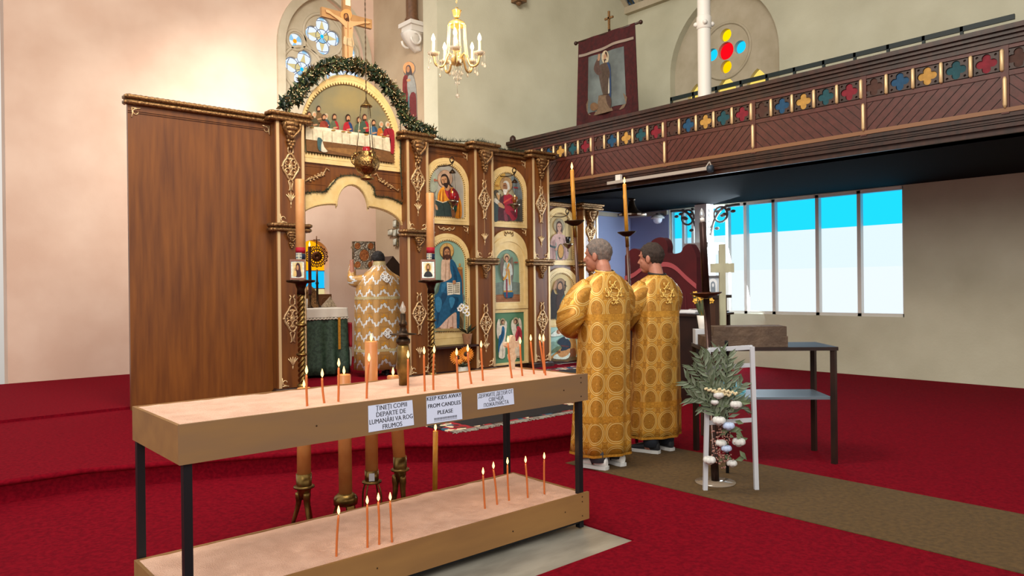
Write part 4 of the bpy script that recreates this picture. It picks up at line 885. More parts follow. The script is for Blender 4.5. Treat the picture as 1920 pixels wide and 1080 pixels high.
# ------------------------------------------------------------------ candles
def flame(parent, p, s=1.0, light=0.0):
    m = MB(); m.lathe([(.0015 * s, -.004 * s), (.0062 * s, .006 * s), (.0072 * s, .013 * s), (.0048 * s, .024 * s), (.0012 * s, .037 * s)], p, 10); m.build('flame', FLAME, parent)
    if light:
        d = bpy.data.lights.new('candle_light', 'POINT'); d.energy = light; d.color = (1, .55, .22); d.shadow_soft_size = .02
        o = bpy.data.objects.new('candle_light', d); COL.objects.link(o); o.parent = parent; o.location = Vector(p) + Vector((0, 0, .03)) - ORG[parent.name]
def taper(base, top, label, group, r=.0055, wax=WAX_T, light=.25):
    base, top = Vector(base), Vector(top); t = thing('taper_candle', label, 'candle', base, group)
    mid = base.lerp(top, .5) + Vector((random.uniform(-.004, .004), 0, 0))
    m = MB(); m.tube(smooth_path([base - (top - base).normalized() * .02, mid, top], 4), [r * 1.05] * 8 + [r * .8], 8); m.build('wax', wax, t)
    m = MB(); m.tube([top, top + Vector((.001, 0, .012))], .0012, 5); m.build('wick', WICK, t)
    flame(t, top + Vector((.001, 0, .008)), 1.0, light)
up = [((576.1, 761.1), (574.5, 703)), ((608.3, 756), (603.9, 709)), ((634.3, 753.3), (635, 689)), ((687.7, 746.7), (691.7, 679)), ((765, 738.2), (765, 673)), ((796.6, 733.3), (795, 665.5)), ((812.8, 731), (813.9, 663.3)),
      ((859.2, 728.8), (856, 668)), ((884.3, 721), (876.9, 660.7)), ((905.6, 714), (902, 653)), ((960, 709.2), (952.4, 643.6)), ((979.7, 705.4), (975.2, 645.8)), ((1001.4, 702.2), (995, 640.5)), ((1020.6, 700.8), (1012, 639.4)), ((1023, 703.7), (1018.9, 640.5))]
ORD = ['leftmost', 'second', 'third', 'fourth', 'fifth', 'sixth', 'seventh', 'eighth', 'ninth', 'tenth', 'eleventh', 'twelfth', 'thirteenth', 'fourteenth', 'rightmost']
note = [', upright', ', short and bent', '', ', tall', ' near the brass lamp', '', ' beside the sixth', ' before the sunflowers', ' leaning left', ' on its own', ' before the sand cross, leaning', ' right of the sand cross', ', leaning left', ' crossing the last one', ' crossed by a leaning one']
for i, (b, tp) in enumerate(up):
    B = on_z(*b, .943); taper(B, at(*tp, depth_of(B)), '%s lit orange taper in the upper tray%s' % (ORD[i] + (' from left' if 0 < i < 14 else ''), note[i]), 'tapers in the upper tray', light=.15)
lo = [((630.8, 1043), (634.7, 966)), ((688.9, 1026.4), (688.3, 946.7)), ((710.6, 1020.3), (709.2, 941)), ((734.7, 1013.9), (731.4, 939.7)), ((909.4, 954), (905.6, 891)), ((932, 946), (925, 880)), ((954.7, 939), (951.4, 871.7)), ((989.4, 933.3), (985.3, 869)), ((1020.8, 925), (1020.3, 862))]
for i, (b, tp) in enumerate(lo):
    B = on_z(*b, .208); taper(B, at(*tp, depth_of(B)), '%s lit taper in the lower tray, in the %s' % ((ORD[i] + ' from left') if 0 < i < 8 else ('leftmost', 'rightmost')[i > 0], 'nearer group of four' if i < 4 else 'group of five'), 'tapers in the lower tray', light=.15)

# thick candles on floor stands behind the rack
def thick(px, top_y, cup_y, F, r, label, kind, lean=(0, 0), rw=.0):
    B0 = at(px, cup_y, F); T = at(px + lean[0], top_y, F); x, y = B0.x, B0.y
    if y < TY1 + .09: y = TY1 + .13
    t = thing('pillar_candle', label, 'candle', (x, y, 0), 'thick candles behind the rack'); zc = B0.z; zt = T.z
    dx, dy = (T.x - B0.x), (T.y - B0.y)
    m = MB(); m.tube([(x, y, zc), (x + dx * .5, y + dy * .5, (zc + zt) / 2), (x + dx, y + dy, zt - .004), (x + dx, y + dy, zt)], [r, r, r, r * .9], 20); m.build('wax', WAX, t)
    m = MB(); m.tube([(x + dx, y + dy, zt), (x + dx, y + dy, zt + .012)], .002, 5); m.build('wick', WICK, t)
    flame(t, (x + dx, y + dy, zt + .006), 1.25, .3)
    h = MB()
    if kind == 'tripod':
        h.lathe([(r * .8, -.1), (r * 1.06, -.03), (r * 1.12, -.02), (r * 1.12, .06), (r * 1.06, .06)], (x, y, zc), 18); h.lathe([(r * 1.12, -.035), (r * 1.5, -.03), (r * 1.5, -.02), (r * 1.12, -.015)], (x, y, zc), 18)
    elif kind == 'disc':
        h.lathe([(r * 1.1, -.06), (r * 1.75, -.05), (r * 1.8, -.03), (r * 1.8, -.015), (r * 1.65, 0), (r * 1.1, .02)], (x, y, zc), 20)
    else:
        h.lathe([(r * 1.12, -.05), (r * 1.12, .03), (r * 1.05, .03), (r * 1.05, -.04)], (x, y, zc), 18); h.lathe([(r * 1.1, -.055), (r * 1.55, -.05), (r * 1.55, -.04), (r * 1.1, -.035)], (x, y, zc), 18)
    st = h.build('cup', BRASS, t)
    n = 4 if kind == 'wire' else 3
    for k in range(n):
        a = 2 * math.pi * k / n + .5; ca, sa = math.cos(a), math.sin(a); g = MB(); z0 = zc - .04
        if kind == 'wire': g.tube(smooth_path([(x + r * ca, y + r * sa, z0), (x + r * 1.6 * ca, y + r * 1.6 * sa, z0 * .72), (x + r * 1.7 * ca, y + r * 1.7 * sa, z0 * .35), (x + r * 1.75 * ca, y + r * 1.75 * sa, 0.004)], 4), .006, 6)
        elif kind == 'disc': g.bar((x + r * 1.2 * ca, y + r * 1.2 * sa, z0), (x + r * 2.0 * ca, y + r * 2.0 * sa, 0.01), .05, .016)
        else: g.tube(smooth_path([(x + r * .8 * ca, y + r * .8 * sa, z0 - .02), (x + r * .8 * ca, y + r * .8 * sa, z0 * .6), (x + r * 1.5 * ca, y + r * 1.5 * sa, 0.02), (x + r * 1.6 * ca, y + r * 1.6 * sa, .004)], 4), [.02, .022, .024, .02, .018, .016, .015, .014, .013, .012, .012, .012, .012], 8)
        g.build('leg', BRASS, t)
    return t, x, y, zc
t1 = thick(570, 727, 905, 4.72, .044, 'thick amber candle farthest left behind the rack, on a brass tripod', 'tripod')
t2 = thick(648, 702, 930, 4.75, .043, 'thick amber candle on a wide disc stand with a paper label', 'disc', (-3, 0))
t3 = thick(697, 640, 890, 4.78, .041, 'tallest thick amber candle, on a wire-legged brass stand', 'wire', (-1, 0))
t4 = thick(750, 704, 873, 4.8, .040, 'leaning thick amber candle on a three-legged brass cup near the brass lamp', 'tripod', (-13, 0))
for (t, x, y, zc), dz, w in ((t2, -.11, .07), (t3, -.005, .035)):
    d = Vector((-x, -y, 0)).normalized(); sd = Vector((d.y, -d.x, 0)); c = Vector((x, y, zc + dz)) + d * (.083 if dz < -.05 else .05); m = MB()
    m.bar(c - sd * w / 2, c + sd * w / 2, .002, .05); m.build('paper_label', mat('label paper', '#cdd2da', .7), t)
B = at(815, 917, 5.0); T = at(816.5, 808, 5.0)
t = thing('tall_candle', 'single slim yellow candle standing alone behind the lower tray', 'candle', (B.x, B.y, 0))
m = MB(); m.tube([(B.x, B.y, .03), (T.x, T.y, T.z)], .017, 12); m.build('wax', WAX_Y, t)
m = MB(); m.lathe([(.08, 0), (.08, .008), (.024, .02), (.024, .09), (.02, .09)], (B.x, B.y, 0), 14); m.build('holder', BRASS, t)
m = MB(); m.tube([T, T + Vector((.001, 0, .012))], .0015, 5); m.build('wick', WICK, t); flame(t, T + Vector((0, 0, .008)), 1.25, .3)
# brass lamp and sandstone cross in the upper tray
B = on_z(757, 722, .94); F_ = depth_of(B); k = F_ / FPX
t = thing('brass_lamp', 'tall tapering brass lamp with a faceted glass flame, set in the sand', 'lamp', B)
zz = lambda y: at(757, y, F_).z; b0 = Vector((B.x, B.y, 0))
m = MB(); m.lathe([(9 * k, zz(724)), (9 * k, zz(705)), (11 * k, zz(703)), (13.5 * k, zz(690)), (13 * k, zz(675)), (11 * k, zz(650)), (10 * k, zz(646))], b0, 20); m.build('body', BRASS, t)
m = MB(); m.lathe([(9 * k, zz(647)), (13 * k, zz(643)), (13 * k, zz(636)), (9 * k, zz(633)), (8 * k, zz(628)), (25 * k, zz(627.5)), (25 * k, zz(626)), (9 * k, zz(624)), (6 * k, zz(617)), (6 * k, zz(611)), (8 * k, zz(609)), (7 * k, zz(604)), (5 * k, zz(602)), (5 * k, zz(588))], b0, 20); m.build('collar', BRASS_D, t)
m = MB(); m.lathe([(3 * k, zz(588)), (5.5 * k, zz(583)), (5.2 * k, zz(577)), (2.5 * k, zz(570)), (.4 * k, zz(565))], b0, 9); m.build('glass_flame', mat('cut glass', '#cfc7b8', .08, trans=.6), t)
B = on_z(957, 693, .94); B.y = min(B.y, TY1 - .05); F_ = depth_of(B); k = F_ / FPX; c = at(957, 655, F_)
m = MB(); fy = flat_y(B.y); u = lambda px: c.x + (px - 957) * k / .76; v = lambda y: at(957, y, F_).z
crs = [(954, 694), (954, 677), (952, 672), (951, 665), (954, 661), (953, 652), (948, 651), (943, 647), (943, 642), (948, 640), (953, 642), (953, 636), (954, 631), (957, 628), (961, 631), (962, 636), (961, 642), (966, 640), (971, 643), (971, 648), (966, 651), (961, 652), (960, 661), (963, 665), (963, 671), (960, 677), (960, 694)]
m.plate([[(u(x), v(y)) for x, y in crs]], fy, 0, .03); tag(m.build('stone_cross', mat('sandstone', '#c9b094', .85, color2='#b89c80', scale=30, bump=.4, bscale=60)), 'small pale trefoil cross standing in the sand of the upper tray', 'cross')

# ------------------------------------------------------------------ things on and before the icon screen
# garland of leaves and berries over the lunette
def leafblade(mb, p, d, up, L, W, mi=0):
    d = d.normalized(); s_ = d.cross(up)
    s_ = s_.normalized() if s_.length > 1e-4 else d.orthogonal().normalized(); n = s_.cross(d)
    mb.add([p, p + d * L * .45 + s_ * W + n * W * .3, p + d * L, p + d * L * .45 - s_ * W + n * W * .3, p + d * L * .5 - n * W * .15], [(0, 4, 1), (1, 4, 2), (2, 4, 3), (3, 4, 0)], mi)
gar = thing('garland', 'leafy garland with cream berries arched over the great lunette', 'garland', (5.0, 8.85, 4.3))
path = [(3.95, 8.80, 3.80), (4.12, 8.86, 3.95)] + [(4.97 - .89 * math.cos(a), 8.88, 3.55 + .95 * math.sin(a)) for a in spread(.4, 2.6, 16)] + [(5.78, 8.82, 3.86), (5.98, 8.80, 3.76), (6.18, 8.78, 3.73)]
path = smooth_path(path, 6); F1 = MB(); F2 = MB(); rnd = random.Random(11)
for p in path:
    for k in range(30):
        d = Vector((rnd.gauss(0, 1), rnd.gauss(-.3, .8), rnd.gauss(.1, 1))).normalized()
        leafblade(F1, p + Vector((rnd.uniform(-.04, .04), rnd.uniform(-.05, .04), rnd.uniform(-.04, .05))), d, Vector((0, -1, .2)), rnd.uniform(.05, .12), rnd.uniform(.012, .03), rnd.choice((0, 0, 0, 0, 1, 1, 2)))
    for k in range(rnd.choice((0, 2, 3, 6))):
        q = p + Vector((rnd.uniform(-.08, .08), rnd.uniform(-.12, -.02), rnd.uniform(-.08, .09))); F2.ball(q, rnd.uniform(.004, .0085), 6, 4)
F1.build('foliage', [LEAF_D, mat('brown leaf', '#4a3a1c', .5), mat('sage leaf', '#55603c', .5)], gar); F2.build('berries', mat('cream berry', '#e8cfa0', .4), gar)
m = MB(); m.tube(path, .025, 6); m.build('vine', STEM, gar)
def tinsel(label, pts, dens, L, seed):
    rnd = random.Random(seed); m = MB(); P = smooth_path(pts, 8)
    for i in range(len(P) - 1):
        for k in range(dens):
            p = P[i].lerp(P[i + 1], rnd.random()); d = Vector((rnd.gauss(0, 1), rnd.gauss(-.4, .6), rnd.gauss(.5, .8))).normalized() * rnd.uniform(.4, 1) * L
            m.tube([p, p + d], [.003, .0015], 3)
    m.tube(P, .006, 5)
    return tag(m.build('tinsel_garland', LEAF_D), label, 'garland', 'thin fir garlands')
tinsel('thin fir garland lying along the cornice above the first icon bay', [(6.18, 8.78, 3.71), (6.5, 8.9, 3.68), (6.9, 8.85, 3.70), (7.1, 8.78, 3.715), (7.4, 8.8, 3.70)], 12, .07, 1)
tinsel('thin fir garland lying along the cornice above the second icon bay', [(7.42, 8.84, 3.68), (7.75, 8.89, 3.67), (8.1, 8.86, 3.69)], 11, .06, 2)
tinsel('thin dark garland pinned along the trefoil door arch', [(x, YP - .045, z + .005) for x, z in outr[::3]], 5, .05, 3)
tinsel('thin dark garland hanging down the right edge of the lunette', [(5.73, 8.9, 3.95), (5.72, 8.9, 3.6), (5.72, 8.9, 3.2), (5.74, 8.9, 2.75)], 6, .05, 4)
# painted crucifix above the lunette
YC = 8.86
cr = thing('crucifix', 'large wooden crucifix with a painted figure above the lunette', 'crucifix', (4.95, YC, 4.35))
PQ = crop_y(555, 0, 7.7, YC)
bd = lambda pts: [(q.x, q.z) for q in (PQ(x, y, 0) for x, y in pts)]
BOARD = mat('plain pine board', '#a27c50', .55, color2='#8f6a42', scale=6, stretch=(1, 1, .4))
zt = 5.75; xa, xb = bd([(686, 500), (812, 500)])[0][0], bd([(686, 500), (800, 500)])[1][0]
m = MB(); m.box(xa, xb, YC, YC + .05, 4.42, zt)
za, zb_ = on_y(555 + 372 / 7.7, 95 / 7.7, YC).z, on_y(555 + 372 / 7.7, 232 / 7.7, YC).z; x0, x1 = on_y(555 + 372 / 7.7, 20, YC).x, on_y(555 + 1098 / 7.7, 45, YC).x
m.box(x0, xa, YC, YC + .05, zb_, za); m.box(xb, x1, YC, YC + .05, zb_, za); m.build('cross_board', BOARD, cr)
fig = [(415, 150), (440, 145), (480, 165), (540, 215), (640, 262), (690, 300), (690, 220), (720, 190), (755, 210), (770, 290), (780, 310), (850, 318), (990, 312), (1040, 315), (1062, 335), (1030, 348), (980, 342), (850, 375), (815, 385), (805, 540), (828, 640), (815, 680), (800, 870), (700, 870), (695, 670), (680, 620), (695, 520), (690, 380), (600, 292), (480, 205), (430, 185)]
m = MB(); m.plate([bd(fig)], flat_y(YC), 0, .022); ms = [mat('figure paint', '#c0956a', .5)]
PQ2 = crop_y(555, 0, 7.7, YC - .023)
paint(m, ms, PQ2, [('#4a2c1a', [(688, 215), (715, 190), (752, 205), (770, 300), (750, 312), (735, 270), (705, 290)]), ('#a87648', oval(722, 238, 20, 36)), ('#4a2c1a', oval(732, 282, 20, 26)), ('#8a5a34', [(700, 225), (718, 222), (718, 230), (702, 232)]), ('#8a5a34', [(728, 222), (745, 224), (744, 232), (728, 231)]),
   ('#b9a584', [(694, 525), (740, 555), (808, 545), (828, 640), (822, 682), (745, 655), (682, 628)]), ('#8c7a5c', [(735, 560), (748, 560), (745, 655), (728, 650)]), ('#8c7a5c', [(800, 560), (808, 556), (818, 670), (808, 668)]), ('#96683c', [(742, 660), (752, 660), (755, 860), (745, 860)]), ('#96683c', [(745, 330), (752, 330), (752, 520), (745, 520)]), ('#96683c', [(706, 400), (730, 410), (728, 416), (706, 408)]), ('#96683c', [(772, 410), (800, 400), (800, 408), (774, 418)])], w0=.0005)
m.build('figure', ms, cr)
m = MB(); h = [PQ(x, y, 0) for x, y in oval(720, 218, 82, 84, 28)]; m.plate([[(q.x, q.z) for q in h]], flat_y(YC), .0, .012); m.build('halo', mat('halo orange', '#c08a50', .45), cr)
m = MB(); q = bd([(712, 0), (782, 0), (782, 92), (718, 84)]); q = [(q[0][0], q[2][1] + .14), (q[1][0], q[2][1] + .14), (q[1][0], q[2][1]), (q[0][0], q[2][1])]; m.plate([q], flat_y(YC), 0, .008)
for s_ in (-.02, 0, .02): m.plate([[(q[0][0] + .035 + s_, q[2][1] + .09), (q[0][0] + .042 + s_, q[2][1] + .09), (q[0][0] + .042 + s_, q[2][1] + .115), (q[0][0] + .035 + s_, q[2][1] + .115)]], flat_y(YC), .008, .009, 1)
m.build('title_plaque', [mat('cream plaque', '#e2d2b4', .5), pm('#4a3420')], cr)
# painted cut-out figure standing on the screen
YS = 8.90; PS = crop_y(555, 0, 4.156, YS)
cut = thing('painted_cutout', 'tall painted cut-out of a haloed figure standing on the screen', 'painted figure', (5.9, YS, 3.70))
ol = [(833, 540), (840, 505), (860, 485), (885, 480), (910, 492), (925, 520), (926, 555), (912, 585), (930, 660), (938, 760), (940, 880), (945, 990), (842, 990), (835, 880), (828, 740), (832, 620), (845, 585)]
m = MB(); m.plate([[(q.x, q.z) for q in (PS(x, y, 0) for x, y in ol)]], flat_y(YS), 0, .02); ms = [mat('cutout ground', '#6e6a66', .5)]
PS2 = crop_y(555, 0, 4.156, YS - .021)
paint(m, ms, PS2, [('#c9946a', oval(879, 532, 45, 50)), ('#4a4448', [(855, 560), (860, 515), (885, 508), (900, 540), (905, 590), (880, 600), (858, 590)]), ('#a0765a', oval(873, 540, 13, 24)), ('#6d2f33', [(832, 620), (850, 585), (872, 600), (866, 690), (885, 760), (885, 880), (885, 985), (842, 985), (830, 740)]), ('#55707a', [(872, 700), (890, 730), (890, 985), (872, 985)]),
   ('#8a8f92', [(872, 595), (905, 590), (925, 640), (935, 720), (905, 750), (885, 760), (866, 690)]), ('#6a3338', [(885, 750), (930, 730), (938, 880), (942, 985), (895, 985)]), ('#b08a6c', [(862, 618), (888, 616), (890, 632), (864, 636)]), ('#5a2a2c', [(848, 680), (856, 680), (858, 900), (848, 900)])], w0=.0004)
m.build('painting', ms, cut)
# chandelier
cF = 9.0; cc = at(857, 100, cF); k = cF / FPX; zz = lambda y: at(857, y, cF).z; b0 = Vector((cc.x, cc.y, 0))
ch = thing('chandelier', 'lit brass and crystal chandelier with candle bulbs', 'chandelier', (cc.x, cc.y, zz(185)))
CRY = mat('crystal', '#fff6e4', .04, trans=.75, ior=1.5); GOLDL = mat('bright brass', '#d8b878', .25, .7); BULB = emat('lit bulb', '#ffd9a0', 14)
m = MB()
for i in range(26):
    z = zz(2) + i * .045
    m.tube([b0 + Vector(((.012 * math.cos(a) if i % 2 else 0), (0 if i % 2 else .012 * math.cos(a)), z + .026 * math.sin(a))) for a in spread(0, 6.283, 9)], .004, 4, caps=False)
m.build('chain', GOLDL, ch)
m = MB(); m.lathe([(4 * k, zz(34)), (6 * k, zz(31)), (8.5 * k, zz(21)), (9.5 * k, zz(20)), (5 * k, zz(18)), (3 * k, zz(14))], b0, 14); m.lathe([(2 * k, zz(38)), (10 * k, zz(39)), (15 * k, zz(43)), (17 * k, zz(49)), (15.5 * k, zz(49)), (1.5 * k, zz(38.5))], b0, 20); m.build('canopy', GOLDL, ch)
m = MB(); m.tube([b0 + Vector((0, 0, zz(34))), b0 + Vector((0, 0, zz(120)))], 1.6 * k, 8); m.lathe([(3 * k, zz(124)), (10 * k, zz(121)), (12 * k, zz(112)), (8 * k, zz(102)), (6 * k, zz(98)), (9 * k, zz(94)), (4 * k, zz(88))], b0, 16); m.build('stem', GOLDL, ch)
for q in range(10):
    a = q * math.pi / 5; m = MB()
    for i in range(22):
        t = i / 21; rr = 16 * k + 5 * k * t ** 2; m.ball(b0 + Vector((rr * math.cos(a), rr * math.sin(a), zz(48) + (zz(108) - zz(48)) * t)), .0085 if i % 2 else .011, 6, 4)
    m.build('bead_string', CRY, ch)
fwd = Vector((math.sin(YAW), math.cos(YAW), 0)); rgt = Vector((math.cos(YAW), -math.sin(YAW), 0)); RA = 45 * k; zc = zz(103)
for q in range(5):
    aa = q * 2 * math.pi / 5; off = rgt * (RA * math.sin(aa)) - fwd * (RA * math.cos(aa)); A = MB()
    A.tube(smooth_path([b0 + off * .15 + Vector((0, 0, zz(112))), b0 + off * .35 + Vector((0, 0, zz(102))), b0 + off * .6 + Vector((0, 0, zc - .15)), b0 + off * .9 + Vector((0, 0, zc - .14)), b0 + off + Vector((0, 0, zc - .03))], 5), .014, 7)
    a_ = A.build('arm', GOLDL, ch)
    d = MB(); d.lathe([(.01, -.05), (.05, -.03), (.075, .0), (.05, .0), (.03, .01)], b0 + off + Vector((0, 0, zc)), 14); d.build('drip_pan', CRY, a_)
    c_ = MB(); c_.lathe([(.03, 0), (.03, .02), (.016, .025), (.016, zz(82) - zc)], b0 + off + Vector((0, 0, zc)), 12); c_.build('candle_tube', mat('cream sleeve', '#f1dca8', .4), a_)
    bl = MB(); bl.lathe([(.010, 0), (.020, .018), (.024, .035), (.016, .065), (.003, .095)], b0 + off + Vector((0, 0, zz(82))), 12); bl.build('bulb', BULB, a_)
    for j in range(4):
        aa = j * math.pi / 2 + .4; pp = b0 + off + Vector((.07 * math.cos(aa), .07 * math.sin(aa), zc)); dr = MB(); L = .09 + .05 * (j % 2)
        dr.tube([pp, pp - Vector((0, 0, L))], .003, 4); dr.lathe([(.001, 0), (.008, -.012), (.016, -.035), (.010, -.052), (.001, -.06)][::-1], pp - Vector((0, 0, L)), 7); dr.build('pendant_drop', CRY, a_)
    d = bpy.data.lights.new('bulb_light', 'POINT'); d.energy = 14; d.color = (1, .66, .32); d.shadow_soft_size = .03
    o = bpy.data.objects.new('bulb_light', d); COL.objects.link(o); o.parent = ch; o.location = b0 + off + Vector((0, 0, zz(66))) - ORG[ch.name]
m = MB()
for j in range(3):
    for i in range(10 - 2 * j):
        a = i * 2 * math.pi / (10 - 2 * j); rr = (10 - 3 * j) * k
        m.tube([b0 + Vector((rr * math.cos(a), rr * math.sin(a), zz(124 + j * 8))), b0 + Vector((rr * math.cos(a), rr * math.sin(a), zz(134 + j * 9)))], .003, 4)
        m.ball(b0 + Vector((rr * math.cos(a), rr * math.sin(a), zz(138 + j * 9))), (.009, .009, .018), 6, 4)
m.tube([b0 + Vector((0, 0, zz(124))), b0 + Vector((0, 0, zz(176)))], .004, 5)
m.build('crystal_skirt', CRY, ch)
m = MB(); m.ball(b0 + Vector((0, 0, zz(180))), .026, 10, 8); m.build('crystal_ball', CRY, ch)
# hanging oil lamp before the royal door
lF = 9.3; k = lF / FPX; c = at(688, 300, lF); b0 = Vector((c.x, c.y, 0)); zz = lambda y: at(688, y, lF).z
hl = thing('hanging_oil_lamp', 'large ornate silver-gilt oil lamp on chains before the royal door', 'lamp', (c.x, c.y, zz(338)))
m = MB(); ztop = 7.0; n = int((ztop - zz(190)) / .035); m.tube([b0 + Vector((0, 0, zz(190) + .035 * i)) for i in range(n)], [.009 if i % 2 else .004 for i in range(n)], 5); m.build('chain', BRASS_D, hl)
m = MB(); m.lathe([(11 * k, zz(200)), (11 * k, zz(199)), (8 * k, zz(196)), (4 * k, zz(192)), (2 * k, zz(187))], b0, 18); m.build('canopy', BRASS, hl)
for j in range(3):
    a = R(20) + j * 2.094; m = MB(); m.tube([b0 + Vector((10 * k * math.cos(a), 10 * k * math.sin(a), zz(199))), b0 + Vector((20 * k * math.cos(a), 20 * k * math.sin(a), zz(296)))], .006, 5); m.build('suspension_chain', SILVER, hl)
m = MB(); SG = mat('silver gilt', '#b08a52', .25, .95, color2='#6a5030', scale=26, bump=.6, bscale=45)
prof = [(6, 339), (12, 337), (13, 334), (7, 330), (9, 327), (18, 322), (23, 312), (24, 302), (20, 294), (14, 290), (17, 286), (15, 285), (11, 290)]
m.lathe([(a * k, zz(y)) for a, y in prof], b0, 22); bowl = m.build('bowl', SG, hl)
for j in range(3):
    a = R(20) + j * 2.094; m = MB(); e = lambda q, y: b0 + Vector((q * k * math.cos(a), q * k * math.sin(a), zz(y)))
    m.tube(smooth_path([e(20, 310), e(27, 304), e(28, 294), e(22, 290), e(17, 294), e(20, 300)], 4), .014, 6); m.ball(e(21, 289), .03, 7, 5); m.build('handle', SG, bowl)
m = MB(); m.lathe([(8 * k, zz(292)), (8.5 * k, zz(284)), (8 * k, zz(276)), (7 * k, zz(276))], b0, 16); m.build('red_glass', mat('ruby glass', '#a0101c', .1, trans=.4, emit='#b01018', estr=.15), hl)
# small vigil lamps on scroll brackets
def vigil(px, ytop, ybowl, label, lit, scol, x0):
    Yv = 8.72; c = on_y(px, ybowl, Yv); tp = on_y(px, ytop, Yv)
    t = thing('vigil_lamp', label, 'lamp', (c.x, Yv, c.z - .12), 'vigil lamps before the icons')
    m = MB(); m.tube(smooth_path([(c.x - .12, YP - .01, tp.z + .02), (c.x - .1, Yv + .05, tp.z + .0), (c.x - .02, Yv, tp.z + .03), (c.x + .03, Yv, tp.z + .09), (c.x, Yv, tp.z + .14), (c.x - .045, Yv, tp.z + .1), (c.x - .02, Yv, tp.z + .05), (c.x + .01, Yv, tp.z + .08)], 4), .008, 6); m.build('scroll_bracket', BRASS_D, t)
    m = MB(); m.lathe([(.05, -.02), (.05, -.01), (.025, .02), (.012, .035)], (c.x, Yv, tp.z - .08), 12); m.tube([(c.x, Yv, tp.z - .05), (c.x, Yv, tp.z + .04)], .005, 5)
    for a in (0, 2.1, 4.2): m.tube([(c.x + .035 * math.cos(a), Yv + .035 * math.sin(a), tp.z - .1), (c.x + .06 * math.cos(a), Yv + .06 * math.sin(a), c.z + .0)], .003, 4)
    m.build('chain', BRASS_D, t)
    m = MB(); m.lathe([(.004, -.13), (.012, -.11), (.008, -.08), (.03, -.06), (.07, -.02), (.09, 0), (.085, .012), (.04, .02), (.03, .03)], (c.x, Yv, c.z), 16); m.build('bowl', SILVER, t)
    m = MB(); m.lathe([(.028, .03), (.042, .06), (.045, .12), (.04, .125), (.036, .06)], (c.x, Yv, c.z), 14); m.build('glass_cup', scol, t)
    if lit: flame(t, (c.x, Yv, c.z + .10), 1.5, .2)
vigil(849, 312, 378, 'vigil lamp with a red glass cup before the orange-mantled icon', True, mat('ruby glass', '#a0101c', .1), 0)
vigil(965.5, 331, 384, 'vigil lamp with an amber glow before the elder with scroll icon', True, mat('amber glass', '#a8602a', .1, trans=.5), 0)
vigil(1065, 407, 458, 'unlit silver vigil lamp before the rose-tunic icon at the end', False, mat('dark glass', '#1b1a1c', .15), 0)

